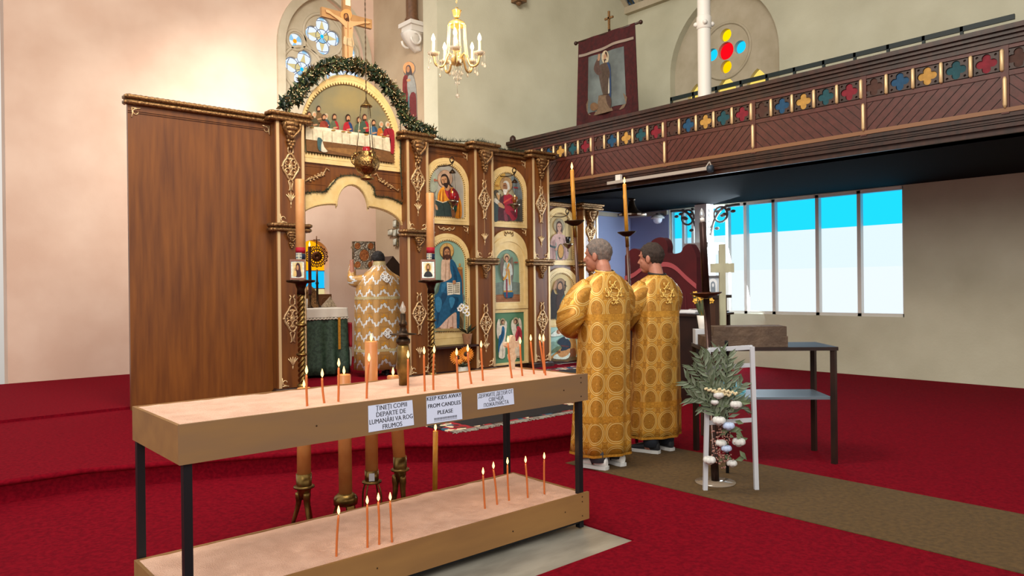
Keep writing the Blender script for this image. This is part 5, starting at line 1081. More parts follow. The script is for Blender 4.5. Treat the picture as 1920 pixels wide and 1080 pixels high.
# twisted brass candle stands flanking the royal door
def icon_stand(px, F, ytop, side, face):
    c = at(px, 525, F); k = F / FPX; x, y = c.x, c.y; zz = lambda q: at(px, q, F).z
    z0 = .17
    t = thing('twisted_stand', 'brass twisted-column candle stand %s of the royal door' % side, 'candle stand', (x, y, z0), 'stands flanking the royal door')
    zc = zz(527)
    m = MB(); m.lathe([(.2, 0), (.2, .02), (.15, .04), (.13, .06), (.06, .1), (.05, .16), (.06, .19), (.04, .21)], (x, y, z0), 22); m.build('base', BRASS, t)
    m = MB(); n, L = 90, []
    h0, h1 = z0 + .2, zc - .16
    for i in range(n + 1):
        z = h0 + (h1 - h0) * i / n; tw = i * .62
        L.append([(x + (.036 + .011 * math.cos(4 * (a - tw / 2))) * math.cos(a), y + (.036 + .011 * math.cos(4 * (a - tw / 2))) * math.sin(a), z) for a in [2 * math.pi * j / 20 for j in range(20)]])
    m.loft(L); m.build('twisted_shaft', BRASS, t)
    for q in (.33, .66):
        m = MB(); m.lathe([(.04, -.02), (.06, -.012), (.065, 0), (.06, .012), (.04, .02)], (x, y, h0 + (h1 - h0) * q), 16); m.build('knop', BRASS, t)
    m = MB(); m.lathe([(.05, -.16), (.045, -.1), (.06, -.06), (.07, -.03), (.16, -.015), (.17, 0), (.165, .012), (.05, .016)], (x, y, zc), 22); m.build('drip_dish', BRASS_D, t)
    # the big candle with its painted bands
    zb = zc + .014; zt = zz(ytop); r = .054
    cd = thing('painted_candle', 'big peach candle with red and blue bands on the stand %s of the door' % side, 'candle', (x, y, zb), 'big candles beside the royal door')
    m = MB(); m.lathe([(r, 0), (r, zt - zb - .01), (r * .9, zt - zb)], (x, y, zb), 22); m.build('wax', mat('peach wax', '#d39a62', .42, color2='#c98c54', scale=8), cd)
    m = MB(); zq = lambda q: zz(q) - zb
    for a, b, mi in ((464, 475, 0), (476, 487, 1), (487, 502, 2)): m.lathe([(r + .0015, zq(b)), (r + .0015, zq(a))], (x, y, zb), 22, mi)
    m.build('flag_band', [pm('#a01a2c'), pm('#1c2540'), pm('#c9c8c4')], cd)
    m = MB(); dv = Vector((-x, -y, 0)).normalized(); sd = Vector((-dv.y, dv.x, 0)); oo = Vector((x, y, 0)) + dv * (r + .004) + sd * -.018
    pl_ = lambda u, v, w: oo + sd * u * -1 + dv * w + Vector((0, 0, v)); zm_ = zz(482); s_ = .05
    m.plate([[(-s_ * .7, s_), (-s_ * .7, -s_ * .3), (0, -s_ * 1.25), (s_ * .7, -s_ * .3), (s_ * .7, s_)]], lambda u, v, w: pl_(u, v + zm_, w), 0, .002, 0)
    m.plate([[(-.007, -s_ * 1.1), (.007, -s_ * 1.1), (.007, s_ * .95), (-.007, s_ * .95)]], lambda u, v, w: pl_(u, v + zm_, w), .002, .003, 1); m.plate([[(-s_ * .65, .003), (s_ * .65, .003), (s_ * .65, .017), (-s_ * .65, .017)]], lambda u, v, w: pl_(u, v + zm_, w), .002, .0032, 1)
    for a in (-1, 1):
        for b in (.036, -.022): m.plate([[(a * .02 - .009, b - .009), (a * .02 + .009, b - .009), (a * .02 + .009, b + .009), (a * .02 - .009, b + .009)], [(a * .02 - .004, b - .004), (a * .02 + .009 * a * 0 + .004, b - .004), (a * .02 + .004, b + .004), (a * .02 - .004, b + .004)]], lambda u, v, w: pl_(u, v + zm_, w), .002, .003, 1)
    m.build('shield_emblem', [pm('#4a5a6a'), pm('#c4bfa6')], cd)
    # small framed icon propped on the dish
    d2 = dv; w_, h_ = 13.5 * k, zz(486) - zz(524); o2 = Vector((x, y, zb)) + d2 * .12 + sd * (-.035)
    q = lambda u, v, w: o2 + sd * -u + d2 * (w - .12 * v) + Vector((0, 0, v))
    ic = thing('small_icon', 'small framed icon of %s, %s of the royal door' % (face[0], side), 'icon', o2, 'small icons on the door stands')
    m = MB(); m.plate([[(-w_, 0), (w_, 0), (w_, h_), (-w_, h_)], [(-w_ * .84, h_ * .1), (w_ * .84, h_ * .1), (w_ * .84, h_ * .9), (-w_ * .84, h_ * .9)]], q, 0, .02); m.build('frame', mat('red brown frame', '#6e3a20', .4), ic)
    m = MB(); ms = [mat('silver riza', '#bfc0b4', .35, .5, color2='#8c9a94', scale=60)]; m.plate([[(-w_ * .86, h_ * .08), (w_ * .86, h_ * .08), (w_ * .86, h_ * .92), (-w_ * .86, h_ * .92)]], q, .002, .008)
    paint(m, ms, lambda a, b, w: q(a * w_, (b + 1) / 2 * h_, .008 + w), face[1]); m.build('painting', ms, ic)
icon_stand(808, 9.75, 362, 'right', ('a bearded man in a dark robe', [('#d8d2bc', [(-.62, -.68), (.62, -.68), (.62, .68), (-.62, .68)], 0), ('#c8a860', oval(0, .2, .42, .46)), ('#4a2c1c', oval(0, .2, .25, .36)), ('#b58a62', oval(0, .2, .15, .26)), ('#4a2c1c', oval(0, -.04, .14, .14)), ('#2a2c30', [(-.55, -.68), (-.42, -.3), (-.1, -.14), (.1, -.14), (.42, -.3), (.55, -.68)])]))
icon_stand(564, 8.75, 336, 'left', ('a veiled woman holding a child', [('#c9bd98', [(-.7, -.7), (.7, -.7), (.7, .72), (-.7, .72)], 0), ('#cbb070', oval(-.05, .2, .5, .5)), ('#3c2024', [(-.5, -.68), (-.42, -.1), (-.3, .5), (0, .66), (.2, .45), (.25, 0), (.3, -.68)]), ('#a87850', oval(.0, .18, .15, .25)), ('#c9a86a', [(.15, -.6), (.2, -.1), (.45, -.15), (.5, -.65)]), ('#a87850', oval(.3, .02, .1, .15))]))
# ------------------------------------------------------------------ brocade cloths
def nmath(nt, op, a, b=None, c=None):
    n = nt.nodes.new('ShaderNodeMath'); n.operation = op
    for i, v in enumerate((a, b, c)):
        if v is None: continue
        if isinstance(v, (int, float)): n.inputs[i].default_value = v
        else: nt.links.new(v, n.inputs[i])
    return n.outputs[0]
def ramp(nt, fac, stops):
    r = nt.nodes.new('ShaderNodeValToRGB'); cr = r.color_ramp
    while len(cr.elements) < len(stops): cr.elements.new(.5)
    for e, (p, c) in zip(cr.elements, stops): e.position = p; e.color = lin(c)
    nt.links.new(fac, r.inputs['Fac']); return r.outputs['Color']
def mixc(nt, fac, a, b):
    m = nt.nodes.new('ShaderNodeMix'); m.data_type = 'RGBA'
    for s_, v in ((m.inputs[0], fac), (m.inputs[6], a), (m.inputs[7], b)):
        if isinstance(v, str): s_.default_value = lin(v)
        elif isinstance(v, (int, float)): s_.default_value = v
        else: nt.links.new(v, s_)
    return m.outputs[2]
def cloth_base(name, rough, metal):
    m = bpy.data.materials.new(name); m.use_nodes = True; nt = m.node_tree; b = nt.nodes['Principled BSDF']
    b.inputs['Roughness'].default_value = rough; b.inputs['Metallic'].default_value = metal
    uv = nt.nodes.new('ShaderNodeUVMap'); uv.uv_map = 'UVMap'; sp = nt.nodes.new('ShaderNodeSeparateXYZ'); nt.links.new(uv.outputs[0], sp.inputs[0])
    return m, nt, b, sp.outputs[0], sp.outputs[1]
def finish(nt, b, col, bump):
    nt.links.new(col, b.inputs['Base Color']); bw = nt.nodes.new('ShaderNodeRGBToBW'); nt.links.new(col, bw.inputs[0])
    bp = nt.nodes.new('ShaderNodeBump'); bp.inputs['Strength'].default_value = bump; bp.inputs['Distance'].default_value = .004
    nt.links.new(bw.outputs[0], bp.inputs['Height']); nt.links.new(bp.outputs[0], b.inputs['Normal'])
def medallions(name, base, hi, mid, dk, cu=.16, cv=.193):
    m, nt, b, U, V = cloth_base(name, .4, .4); M = lambda *a: nmath(nt, *a)
    fu = M('SUBTRACT', M('FRACT', M('DIVIDE', U, cu)), .5); fv = M('SUBTRACT', M('FRACT', M('DIVIDE', V, cv)), .5)
    d = M('SQRT', M('ADD', M('MULTIPLY', fu, fu), M('MULTIPLY', fv, fv))); th = M('ARCTAN2', fv, fu)
    pet = M('MULTIPLY', M('SINE', M('MULTIPLY', d, 62.0)), M('COSINE', M('MULTIPLY', th, 8.0)))
    tcn = nt.nodes.new('ShaderNodeTexNoise'); tcn.inputs['Scale'].default_value = 55; uvn = nt.nodes.new('ShaderNodeUVMap'); uvn.uv_map = 'UVMap'; nt.links.new(uvn.outputs[0], tcn.inputs['Vector'])
    disc = ramp(nt, M('ADD', M('MULTIPLY', pet, .12), tcn.outputs['Fac']), [(.25, dk), (.48, mid), (.62, mid), (.85, base)])
    rings = ramp(nt, d, [(0, hi), (.03, mid), (.33, mid), (.345, dk), (.36, hi), (.385, hi), (.40, mid), (.43, base), (.45, hi), (.47, hi), (.485, dk), (.50, base)])
    inner = mixc(nt, M('LESS_THAN', M('ABSOLUTE', M('SUBTRACT', d, .18)), .155), rings, disc)
    gu = M('SUBTRACT', .5, M('ABSOLUTE', fu)); gv = M('SUBTRACT', .5, M('ABSOLUTE', fv)); e = M('SQRT', M('ADD', M('MULTIPLY', gu, gu), M('MULTIPLY', gv, gv)))
    e1 = M('MULTIPLY', e, M('ADD', 1.0, M('MULTIPLY', .28, M('COSINE', M('MULTIPLY', M('ARCTAN2', gv, gu), 4.0)))))
    outer = ramp(nt, e1, [(0, mid), (.03, dk), (.06, base), (.08, mid), (.155, mid), (.17, hi), (.19, base), (1, base)])
    col = mixc(nt, M('LESS_THAN', e, .2), inner, outer)
    big = nt.nodes.new('ShaderNodeTexNoise'); big.inputs['Scale'].default_value = 5; nt.links.new(uvn.outputs[0], big.inputs['Vector'])
    col = mixc(nt, M('MULTIPLY', big.outputs['Fac'], .35), col, mid)
    finish(nt, b, col, .3); return m
def zigzag(name, base, silver, gold, dk):
    m, nt, b, U, V = cloth_base(name, .45, .3); M = lambda *a: nmath(nt, *a)
    fu = M('SUBTRACT', M('FRACT', M('DIVIDE', U, .19)), .5); au = M('ABSOLUTE', fu)
    row = M('ADD', M('DIVIDE', V, .2), M('MULTIPLY', au, 1.05)); t = M('FRACT', row)
    wob = M('MULTIPLY', .07, M('SINE', M('MULTIPLY', U, 150.0)))
    band = M('LESS_THAN', M('ABSOLUTE', M('SUBTRACT', t, .18)), M('ADD', .10, wob)); edge = M('LESS_THAN', M('ABSOLUTE', M('SUBTRACT', t, .18)), M('ADD', .14, wob))
    fv = M('SUBTRACT', M('FRACT', M('ADD', M('DIVIDE', V, .2), .18)), .5); fu2 = M('SUBTRACT', M('FRACT', M('ADD', M('DIVIDE', U, .19), .0)), .5)
    mn = M('MINIMUM', M('ABSOLUTE', fu2), M('ABSOLUTE', fv)); mx = M('MAXIMUM', M('ABSOLUTE', fu2), M('ABSOLUTE', fv)); crs = M('MULTIPLY', M('LESS_THAN', mn, .045), M('LESS_THAN', mx, .19))
    d = M('SQRT', M('ADD', M('MULTIPLY', fu2, fu2), M('MULTIPLY', fv, fv))); th = M('ARCTAN2', fv, fu2)
    d1 = M('MULTIPLY', d, M('ADD', 1.0, M('MULTIPLY', .2, M('COSINE', M('MULTIPLY', th, 4.0)))))
    col = ramp(nt, d1, [(0, base), (.20, base), (.22, dk), (.25, base), (.30, dk), (.33, base), (1, base)])
    col = mixc(nt, crs, col, gold); col = mixc(nt, edge, col, dk); col = mixc(nt, band, col, silver)
    finish(nt, b, col, .3); return m
GOLDB = medallions('gold medallion brocade', '#d29a38', '#eac878', '#b27c28', '#8c5e18')
GOLDB2 = medallions('gold medallion brocade worn', '#cf9636', '#e4bf6c', '#ac7828', '#86581a', .155, .19)
GOLDT = mat('gold braid', '#d29a3a', .4, .5, color2='#b57e28', scale=70)
ZIG = zigzag('ivory and gold brocade', '#b48b52', '#d3d8da', '#c9912c', '#98723f')
ZIGT = mat('pale gold braid', '#c6b88c', .5, .3, color2='#a89a70', scale=90)
LIN = mat('dark red lining', '#4a0d12', .7)

def raw_to_body(ob, voxel, smooth=4):
    md = ob.modifiers.new('r', 'REMESH'); md.mode = 'VOXEL'; md.voxel_size = voxel; md.use_smooth_shade = True
    ms = ob.modifiers.new('s', 'SMOOTH'); ms.factor = .5; ms.iterations = smooth
    me = bpy.data.meshes.new_from_object(ob.evaluated_get(bpy.context.evaluated_depsgraph_get())); ob.modifiers.clear()
    old = ob.data; ob.data = me
    if not me.materials:
        for mm in old.materials: me.materials.append(mm)
    bpy.data.meshes.remove(old)
def head_frame(M, hz, turn=0.0, fwd=.03, sc=1.1):        # the head's own frame: forward of the neck and turned to the left
    return M @ Matrix.Translation((0, fwd, hz)) @ Matrix.Rotation(turn, 4, 'Z') @ Matrix.Scale(sc, 4)
def head(mb, MH, M, hz, w=1.0):
    P = lambda x, y, z: MH @ Vector((x, y, z)); R3 = MH.to_3x3(); MM = lambda x, y, z: M @ Vector((x, y, z))
    mb.ball(P(0, .0, .02), (.077 * w, .097, .098), 24, 18, M=R3); mb.ball(P(0, .03, -.035), (.064 * w, .072, .078), 20, 14, M=R3); mb.ball(P(0, .058, -.09), (.036 * w, .036, .028), 14, 10, M=R3)
    mb.tube([P(0, .096, .0), P(0, .108, -.02), P(0, .118, -.036), P(0, .104, -.044)], [.009, .011, .014, .011], 8); mb.ball(P(0, .088, .018), (.052, .014, .012), 12, 8, M=R3)
    mb.ball(P(0, .094, -.066), (.022, .012, .007), 10, 6, M=R3); mb.ball(P(0, .092, -.075), (.02, .012, .007), 10, 6, M=R3)
    for s_ in (-1, 1):
        mb.ball(P(s_ * .079 * w, -.008, -.012), (.010, .020, .033), 12, 10, M=R3); mb.ball(P(s_ * .045, .056, -.028), (.019, .019, .02), 10, 8, M=R3)
    mb.tube([P(0, -.015, -.03), MM(0, .005, hz - .10), MM(0, -.02, hz - .2)], [.058, .060, .07], 16)
def grip(mb, G, A, d, r=.024, fr=.0085, hand=.92, sgn=1):
    """A closed hand round a bar through G along A; d points from the wrist to the bar."""
    A = A.normalized(); d = (d - A * d.dot(A)).normalized(); u = A.cross(d) * sgn; wr = G - d * .10
    Mx = Matrix((u, d, A)).transposed(); mb.ball(G - d * (r + .038) + u * .006, (.020, .036, .043), 14, 10, M=Mx); mb.ball(G - d * (r + .016) + u * (r * .8), (.016, .016, .042), 12, 8, M=Mx)
    for o, ln in ((-.038, 165), (-.013, 195), (.012, 205), (.037, 185)):
        pts = [G - d * (r + .03) + u * (r * .9) + A * o * .9] + [G + A * o + (u * math.cos(R(q)) + d * math.sin(R(q))) * (r + fr) for q in spread(-25, ln, 8)]
        mb.tube(pts, [fr * 1.1] * 3 + [fr] * 4 + [fr * .85] * 2, 8)
    tp = [G - d * (r + .055) + A * .02 - u * .004, G - d * (r + .02) - u * (r * .8) + A * .042] + [G + A * .048 + (-u * math.cos(R(q)) + d * math.sin(R(q))) * (r + fr) for q in spread(0, 75, 4)]
    mb.tube(tp, [.014, .012, .0105, .0098, .0092, .008], 8)
    return wr
def hair(parent, MH, mt, nape=-.085, side=-.03, brow=.055, seed=1, puff=.006):
    m = MB(); nu, nv = 64, 40; vs = []; keep = []
    for i in range(nv + 1):
        t = math.pi * i / nv
        for j in range(nu):
            a = 2 * math.pi * j / nu; n = Vector((math.sin(t) * math.cos(a), math.sin(t) * math.sin(a), math.cos(t)))
            k = puff + .006 * noise.noise(n * 5 + Vector((seed, 0, 0))) + .003 * noise.noise(n * 16)
            p = Vector((n.x * (.077 + k), n.y * (.097 + k) + .0, n.z * (.098 + k) + .02))
            if n.z < -.2: p.y = min(p.y, .02); p.x *= .96; p.y *= .97
            front = p.y / .097; lim = nape if front < -.25 else (side if front < .3 else (brow if front > .62 else side + (brow - side) * (front - .3) / .32))
            keep.append(p.z > lim + .008 * noise.noise(n * 9)); vs.append(MH @ p)
    fs = [(i * nu + j, (i + 1) * nu + j, (i + 1) * nu + (j + 1) % nu, i * nu + (j + 1) % nu) for i in range(nv) for j in range(nu)]
    m.add(vs, [f for f in fs if all(keep[q] for q in f)], 0, True)
    o = m.build('hair', mt, parent); sd = o.modifiers.new('thickness', 'SOLIDIFY'); sd.thickness = .006; sd.offset = -1
    return o
def robe_rings(M, rows, folds, n=96, ph=0.0, urad=.225, u0=0.0):
    rings, uvs = [], []
    for z, a, b, cy, amp in rows:
        ring, uv = [], []
        for j in range(n):
            f = 2 * math.pi * j / n - math.pi / 2 * -1; s_ = 0
            for k, (fr, w) in enumerate(folds): s_ += w * math.sin(fr * f + ph * (k + 1) + 1.5 * math.sin(z * 2 + k))
            g = 1 + amp * s_; e = .88
            cx_ = math.copysign(abs(math.cos(f)) ** e, math.cos(f)); sy_ = math.copysign(abs(math.sin(f)) ** e, math.sin(f))
            ring.append(M @ Vector((a * g * cx_, cy + b * g * sy_, z))); uv.append((u0 + urad * 2 * math.pi * j / n, z))
        uv.append((u0 + urad * 2 * math.pi, z)); rings.append(ring); uvs.append(uv)
    return rings, uvs
def sleeve_mesh(mb, M, pts, radii, n=40, drop=1.0, uoff=0.0, mi=0):
    P = smooth_path(pts, 5); k = len(P); rad = []
    for i in range(k):
        q = i / (k - 1) * (len(radii) - 1); a = int(min(q, len(radii) - 2)); rad.append(radii[a] + (radii[a + 1] - radii[a]) * (q - a))
    rings, uvs, L = [], [], 0
    for i, p in enumerate(P):
        t = (P[min(i + 1, k - 1)] - P[max(i - 1, 0)]).normalized(); x = t.cross(Vector((0, 0, 1))); x = x.normalized() if x.length > .05 else Vector((0, 1, 0)); y = x.cross(t)
        if i: L += (P[i] - P[i - 1]).length
        ring, uv = [], []
        for j in range(n):
            a = 2 * math.pi * j / n; w = rad[i] * (1 + .03 * math.sin(5 * a + L * 9) + .02 * math.sin(9 * a - L * 14 + 1))
            dz = math.sin(a); ring.append(M @ (p + x * w * .92 * math.cos(a) + y * w * dz * (drop if dz < 0 else 1))); uv.append((uoff + .11 * a, L))
        uv.append((uoff + .11 * 2 * math.pi, L)); rings.append(ring); uvs.append(uv)
    mb.loft(rings, mi, caps=False, uv=uvs)
    return rings
def shoe(parent, M, x, y, mt, sole, yaw, mark=None):
    Q = M @ Matrix.Translation((x, y, 0)) @ Matrix.Rotation(yaw, 4, 'Z')
    def sec(yy, w, h0, h1): return [Q @ Vector((w * math.cos(a), yy, h0 + (h1 - h0) * (.5 + .5 * math.sin(a)))) for a in spread(0, 2 * math.pi * 15 / 16, 16)]
    m = MB(); m.loft([sec(-.098, .018, .025, .07), sec(-.09, .032, .02, .095), (sec(-.05, .038, .02, .105)), sec(0, .038, .02, .10), sec(.06, .042, .02, .075), sec(.12, .045, .02, .06), sec(.16, .036, .02, .05), sec(.178, .016, .02, .038)])
    s = m.build('shoe', mt, parent)
    m = MB(); out = [(.0, -.106), (.03, -.1), (.042, -.05), (.041, .02), (.05, .11), (.042, .16), (.02, .184), (0, .187)]
    out = out + [(-a, b) for a, b in out[-2:0:-1]]; m.plate([out], lambda u, v, w: Q @ Vector((u, v, w)), .001, .028); m.build('sole', sole, s)
    if mark:
        for sx in (-1, 1):
            m = MB(); pts = [(-.0, .088), (.012, .038), (.035, .08)]
            m.tube([Q @ Vector((sx * (.0405 if z < .06 else .037), yy, z)) for yy, z in pts], .006, 6); m.build('side_mark', mark, s)
    return s
def adult(loc, turn, label, skin=SKIN, arms=None, H=1.0, hw=1.0, ht=0.0, fwd=.03, S=1.04):
    """One continuous body; arms = ((elbow, wrist, grip point, grip axis, sign) left, right) in the body's own frame."""
    M = Matrix.Translation(loc) @ Matrix.Rotation(-turn, 4, 'Z') @ Matrix.Scale(S, 4); MS = M @ Matrix.Scale(H, 4)
    mb = MB(); P = lambda x, y, z: MS @ Vector((x, y, z)); R3 = M.to_3x3()
    mb.ball(P(0, 0, .97), (.165, .115, .14), 20, 14, M=R3); mb.ball(P(0, 0, 1.13), (.145, .10, .18), 20, 14, M=R3); mb.ball(P(0, 0, 1.31), (.175, .115, .17), 20, 14, M=R3)
    mb.tube([P(-.16, -.005, 1.39), P(-.08, -.01, 1.425), P(0, -.012, 1.44), P(.08, -.01, 1.425), P(.16, -.005, 1.39)], [.05, .055, .06, .055, .05], 14)
    for s_ in (-1, 1):
        mb.tube([P(s_ * .085, 0, .95), P(s_ * .095, .01, .72), P(s_ * .10, .012, .50), P(s_ * .105, -.012, .33), P(s_ * .11, -.01, .10)], [.09, .078, .056, .055, .038], 14)
        mb.tube([P(s_ * .11, -.03, .06), P(s_ * .115, .05, .05), P(s_ * .12, .12, .04)], [.036, .034, .024], 10)
    for i, (el, G, A, sg) in enumerate(arms):
        s_ = (-1, 1)[i]; sh = P(s_ * .17, -.005, 1.39); E_ = P(*el); g = P(*G); A = R3 @ Vector(A)
        dd = (g - E_); dd = dd - A * dd.dot(A); wr = grip(mb, g, A, dd, sgn=sg)
        mb.tube([sh, sh.lerp(E_, .5), E_, E_.lerp(wr, .45), wr, wr.lerp(g, .45)], [.056, .05, .042, .04, .028, .026], 12)
    MH = head_frame(M, 1.672 * H, ht, fwd); head(mb, MH, M, 1.672 * H, hw)
    o = mb.build('person', skin, None, loc); raw_to_body(o, .0048, 4)
    tag(o, label, 'person')
    for s_ in (-1, 1):
        e = MB(); e.ball(MH @ Vector((s_ * .031, .074, -.004)), .0115, 10, 8); e.ball(MH @ Vector((s_ * .031, .0805, -.004)), .006, 8, 6, 1); e.build('eye', [mat('eye white', '#e6e0d8', .3), mat('dark iris', '#2a1c14', .3)], o)
    o_MH[o.name] = MH
    return o, M
o_MH = {}
# ---- the two acolytes with processional candles
def acolyte(loc, turn, label, hairmat, cloth, hem, top, pole_local, el, er, shoes, H, lining, hair_kw, collar, sleevel, ph, ht, fwd):
    ax = (0, 0, 1); gl, gr_ = Vector(pole_local) + Vector((0, 0, -.05)), Vector(pole_local) + Vector((0, 0, -.13))
    o, M = adult(loc, turn, label, arms=((el, tuple(gl), ax, 1), (er, tuple(gr_), ax, -1)), H=H, ht=ht, fwd=fwd)
    hair(o, o_MH[o.name], hairmat, **hair_kw)
    rows = [(top - .0, .066, .066, -.018, 0), (top - .012, .085, .078, -.018, 0), (top - .045, .145, .105, -.012, .0), (top - .09, .192, .122, -.006, .006), (top - .15, .215, .138, -.004, .012), (1.30, .222, .15, .0, .02), (1.18, .215, .15, .0, .03), (1.0, .215, .155, .0, .04), (.8, .218, .16, .01, .05), (.6, .226, .166, .022, .055), (.4, .234, .172, .034, .06), (.2, .242, .178, .046, .065), (hem, .246, .182, .055, .07)]
    rr, uv = robe_rings(M, rows, ((5, .5), (9, .6), (14, .25)), ph=ph)
    m = MB(); m.loft(rr[::-1], 0, caps=False, uv=uv[::-1]); v = m.build('vestment', cloth, o); sd = v.modifiers.new('thickness', 'SOLIDIFY'); sd.thickness = .006; sd.offset = -1
    def band(nm, z0, z1, mt, f=1.012):
        sub = []
        for z in (z0, (z0 + z1) / 2, z1):
            for q in range(len(rows) - 1):
                if rows[q][0] >= z >= rows[q + 1][0]:
                    t = (rows[q][0] - z) / (rows[q][0] - rows[q + 1][0]); A_ = [a + (b - a) * t for a, b in zip(rows[q], rows[q + 1])]; A_[1] *= f; A_[2] *= f; sub.append(tuple(A_)); break
        r2, u2 = robe_rings(M, sub, ((5, .5), (9, .6), (14, .25)), ph=ph); mm = MB(); mm.loft(r2, 0, caps=False, uv=u2); mm.build(nm, mt, v)
    band('back_band', 1.165, 1.215, GOLDT); band('hem_band', hem + .27, hem + .32, GOLDT, 1.01); band('hem_braid', hem, hem + .02, GOLDT)
    m = MB(); m.tube([M @ Vector((.072 * math.cos(a), -.018 + .07 * math.sin(a), top + .002 + .012 * math.sin(a))) for a in spread(0, 6.283, 25)], .011, 6, caps=False); m.build('collar', collar, v)
    m = MB(); zc = top - .17; bo = lambda u, v_: M @ Vector((.0 + u, -.142 - .012 - .03 * (-v_ / .1 if v_ < 0 else -v_ / .1 * 1.1) * .5 + .5 * u * u, zc + v_))
    for q in range(4):
        a = q * math.pi / 2 + .0
        for s2 in (-1, 1): m.tube([bo(.05 * math.cos(a) + .024 * math.cos(a + s2 * .9) * 2 * t + .012 * math.sin(9 * t), .06 * math.sin(a) + .026 * math.sin(a + s2 * .9) * 2 * t + .012 * math.cos(9 * t)) for t in spread(-.8, .8, 12)], .0045, 5)
    m.build('embroidered_cross', mat('gold embroidery', '#e6c26c', .4, .5), v)
    for i, (e_, g_, dr) in enumerate(((el, gl, sleevel), (er, gr_, sleevel))):
        s_ = (-1, 1)[i]; E_ = Vector(e_); W = E_.lerp(Vector(g_), .62)
        m = MB(); rg = sleeve_mesh(m, M, [(s_ * .13, -.005, top - .13), (s_ * (.225 if s_ < 0 else .195), .0, top - .21), E_ + Vector((s_ * .01, -.01, .02)), W], [.085, .10, .102, .098] if s_ < 0 else [.08, .085, .08, .08], drop=dr, uoff=.07)
        sv = m.build('sleeve', cloth, v); sd = sv.modifiers.new('thickness', 'SOLIDIFY'); sd.thickness = .005; sd.offset = -1
        m = MB(); inn_ = [[p + (sum(r_, Vector()) / len(r_) - p) * .05 for p in r_] for r_ in rg[-4:]]; m.loft(inn_, caps=False); m.build('sleeve_lining', lining, sv)
        m = MB(); c = sum(rg[-1], Vector()) / len(rg[-1]); m.tube(list(rg[-1]) + [rg[-1][0]], .008, 6, caps=False); m.build('cuff_braid', GOLDT, sv)
    for x, y, yw in shoes[1]: shoe(o, M, x, y, shoes[0][0], shoes[0][1], yw, shoes[0][2])
    for s_, (x, y, yw) in zip((-1, 1), shoes[1]):
        m = MB(); m.tube([M @ Vector((x, y - .035, .055)), M @ Vector((x, y - .03, .12)), M @ Vector((s_ * .105, 0, .45))], [.062, .07, .085], 14); m.build('trouser_leg', shoes[0][3], o)
    return o, M
HG = mat('short grey hair', '#5d5753', .9, color2='#7d6c62', scale=26, bump=.5, bscale=60, stretch=(3, 3, .8))
HB = mat('short brown hair', '#271c16', .8, color2='#35271f', scale=30, bump=.5, bscale=60, stretch=(3, 3, .8))
L1 = Vector((4.585, 4.085, .004)); TURN1 = R(17)
p1, M1 = acolyte(L1, TURN1, 'grey-haired person in a long gold brocade vestment holding a processional candle', HG, GOLDB, .10, 1.545, (-.035, .34, 1.16), (-.29, .05, 1.15), (.20, .10, 1.17),
    ((mat('white leather', '#dcdcd8', .45), mat('pale rubber', '#c9cac8', .6), mat('black trim', '#17181a', .5), mat('grey trousers', '#3a3d44', .8)), ((-.10, -.02, .5), (.11, .03, .1))), 1.005, LIN, dict(nape=-.075, side=-.015, seed=2), mat('pale gold cord', '#c99a48', .5), 1.15, .3, R(32), .075)
L2 = Vector((5.345, 4.14, .004)); TURN2 = R(12)
p2, M2 = acolyte(L2, TURN2, 'young brown-haired person in a gold brocade vestment holding a processional candle', HB, GOLDB2, .13, 1.53, (.005, .36, 1.2), (-.28, .08, 1.14), (.185, .12, 1.16),
    ((mat('black canvas', '#1d1e22', .7), mat('white sole', '#b9b9b6', .6), None, mat('dark jeans', '#1c222c', .85)), ((-.10, .0, .45), (.10, .03, .05))), 1.0, LIN, dict(nape=-.09, side=-.03, seed=5), mat('black collar', '#141416', .7), 1.1, 1.9, R(22), .05)
m = MB(); m.tube([M1 @ Vector((.069 * math.cos(a), -.018 + .067 * math.sin(a), 1.556 + .012 * math.sin(a))) for a in spread(0, 6.283, 25)], .006, 6, caps=False); m.build('neck_chain', SILVER, p1)
def processional(Mp, pl, px_top, z_top, z_dish, label, lean):
    g = Mp @ Vector(pl); b = Vector((g.x + lean[0], g.y + lean[1], .008)); ax = (g - b).normalized(); on = lambda z: b + ax * ((z - b.z) / ax.z)
    t = thing('processional_candle', label, 'candle', b, 'processional candles')
    m = MB(); m.tube([b, on(z_dish - .1)], [.015, .0145], 14); m.build('pole', mat('dark wood pole', '#3a2018', .35, color2='#55301f', scale=6), t)
    m = MB(); m.tube([on(z_dish - .14), on(z_dish + .04)], .0175, 14); m.build('ferrule', BRASS, t)
    m = MB(); m.lathe([(.015, -.045), (.04, -.035), (.085, -.005), (.088, .003), (.03, .0), (.018, .004)], on(z_dish), 22, axis=ax); m.build('drip_dish', BRASS_D, t)
    m = MB(); m.tube([on(z_dish), on((z_dish + z_top) / 2), on(z_top - .01), on(z_top)], [.0185, .018, .0165, .013], 14)
    for q, a in ((.05, 1), (.12, 2.5), (.2, 4)): m.ball(on(z_top - q) + Vector((.016 * math.cos(a), .016 * math.sin(a), 0)), (.004, .004, .03), 6, 5)
    m.build('wax', WAX_Y, t)
    m = MB(); m.tube([on(z_top), on(z_top + .012)], .0015, 5); m.build('wick', WICK, t); flame(t, on(z_top + .008), 1.5, .4)
processional(M1, (-.035, .34, 1.16), 0, 2.505, 2.06, 'tall processional candle held by the grey-haired person', (.035, -.03))
processional(M2, (.005, .36, 1.2), 0, 2.455, 2.0, 'tall processional candle held by the young brown-haired person', (.035, -.03))
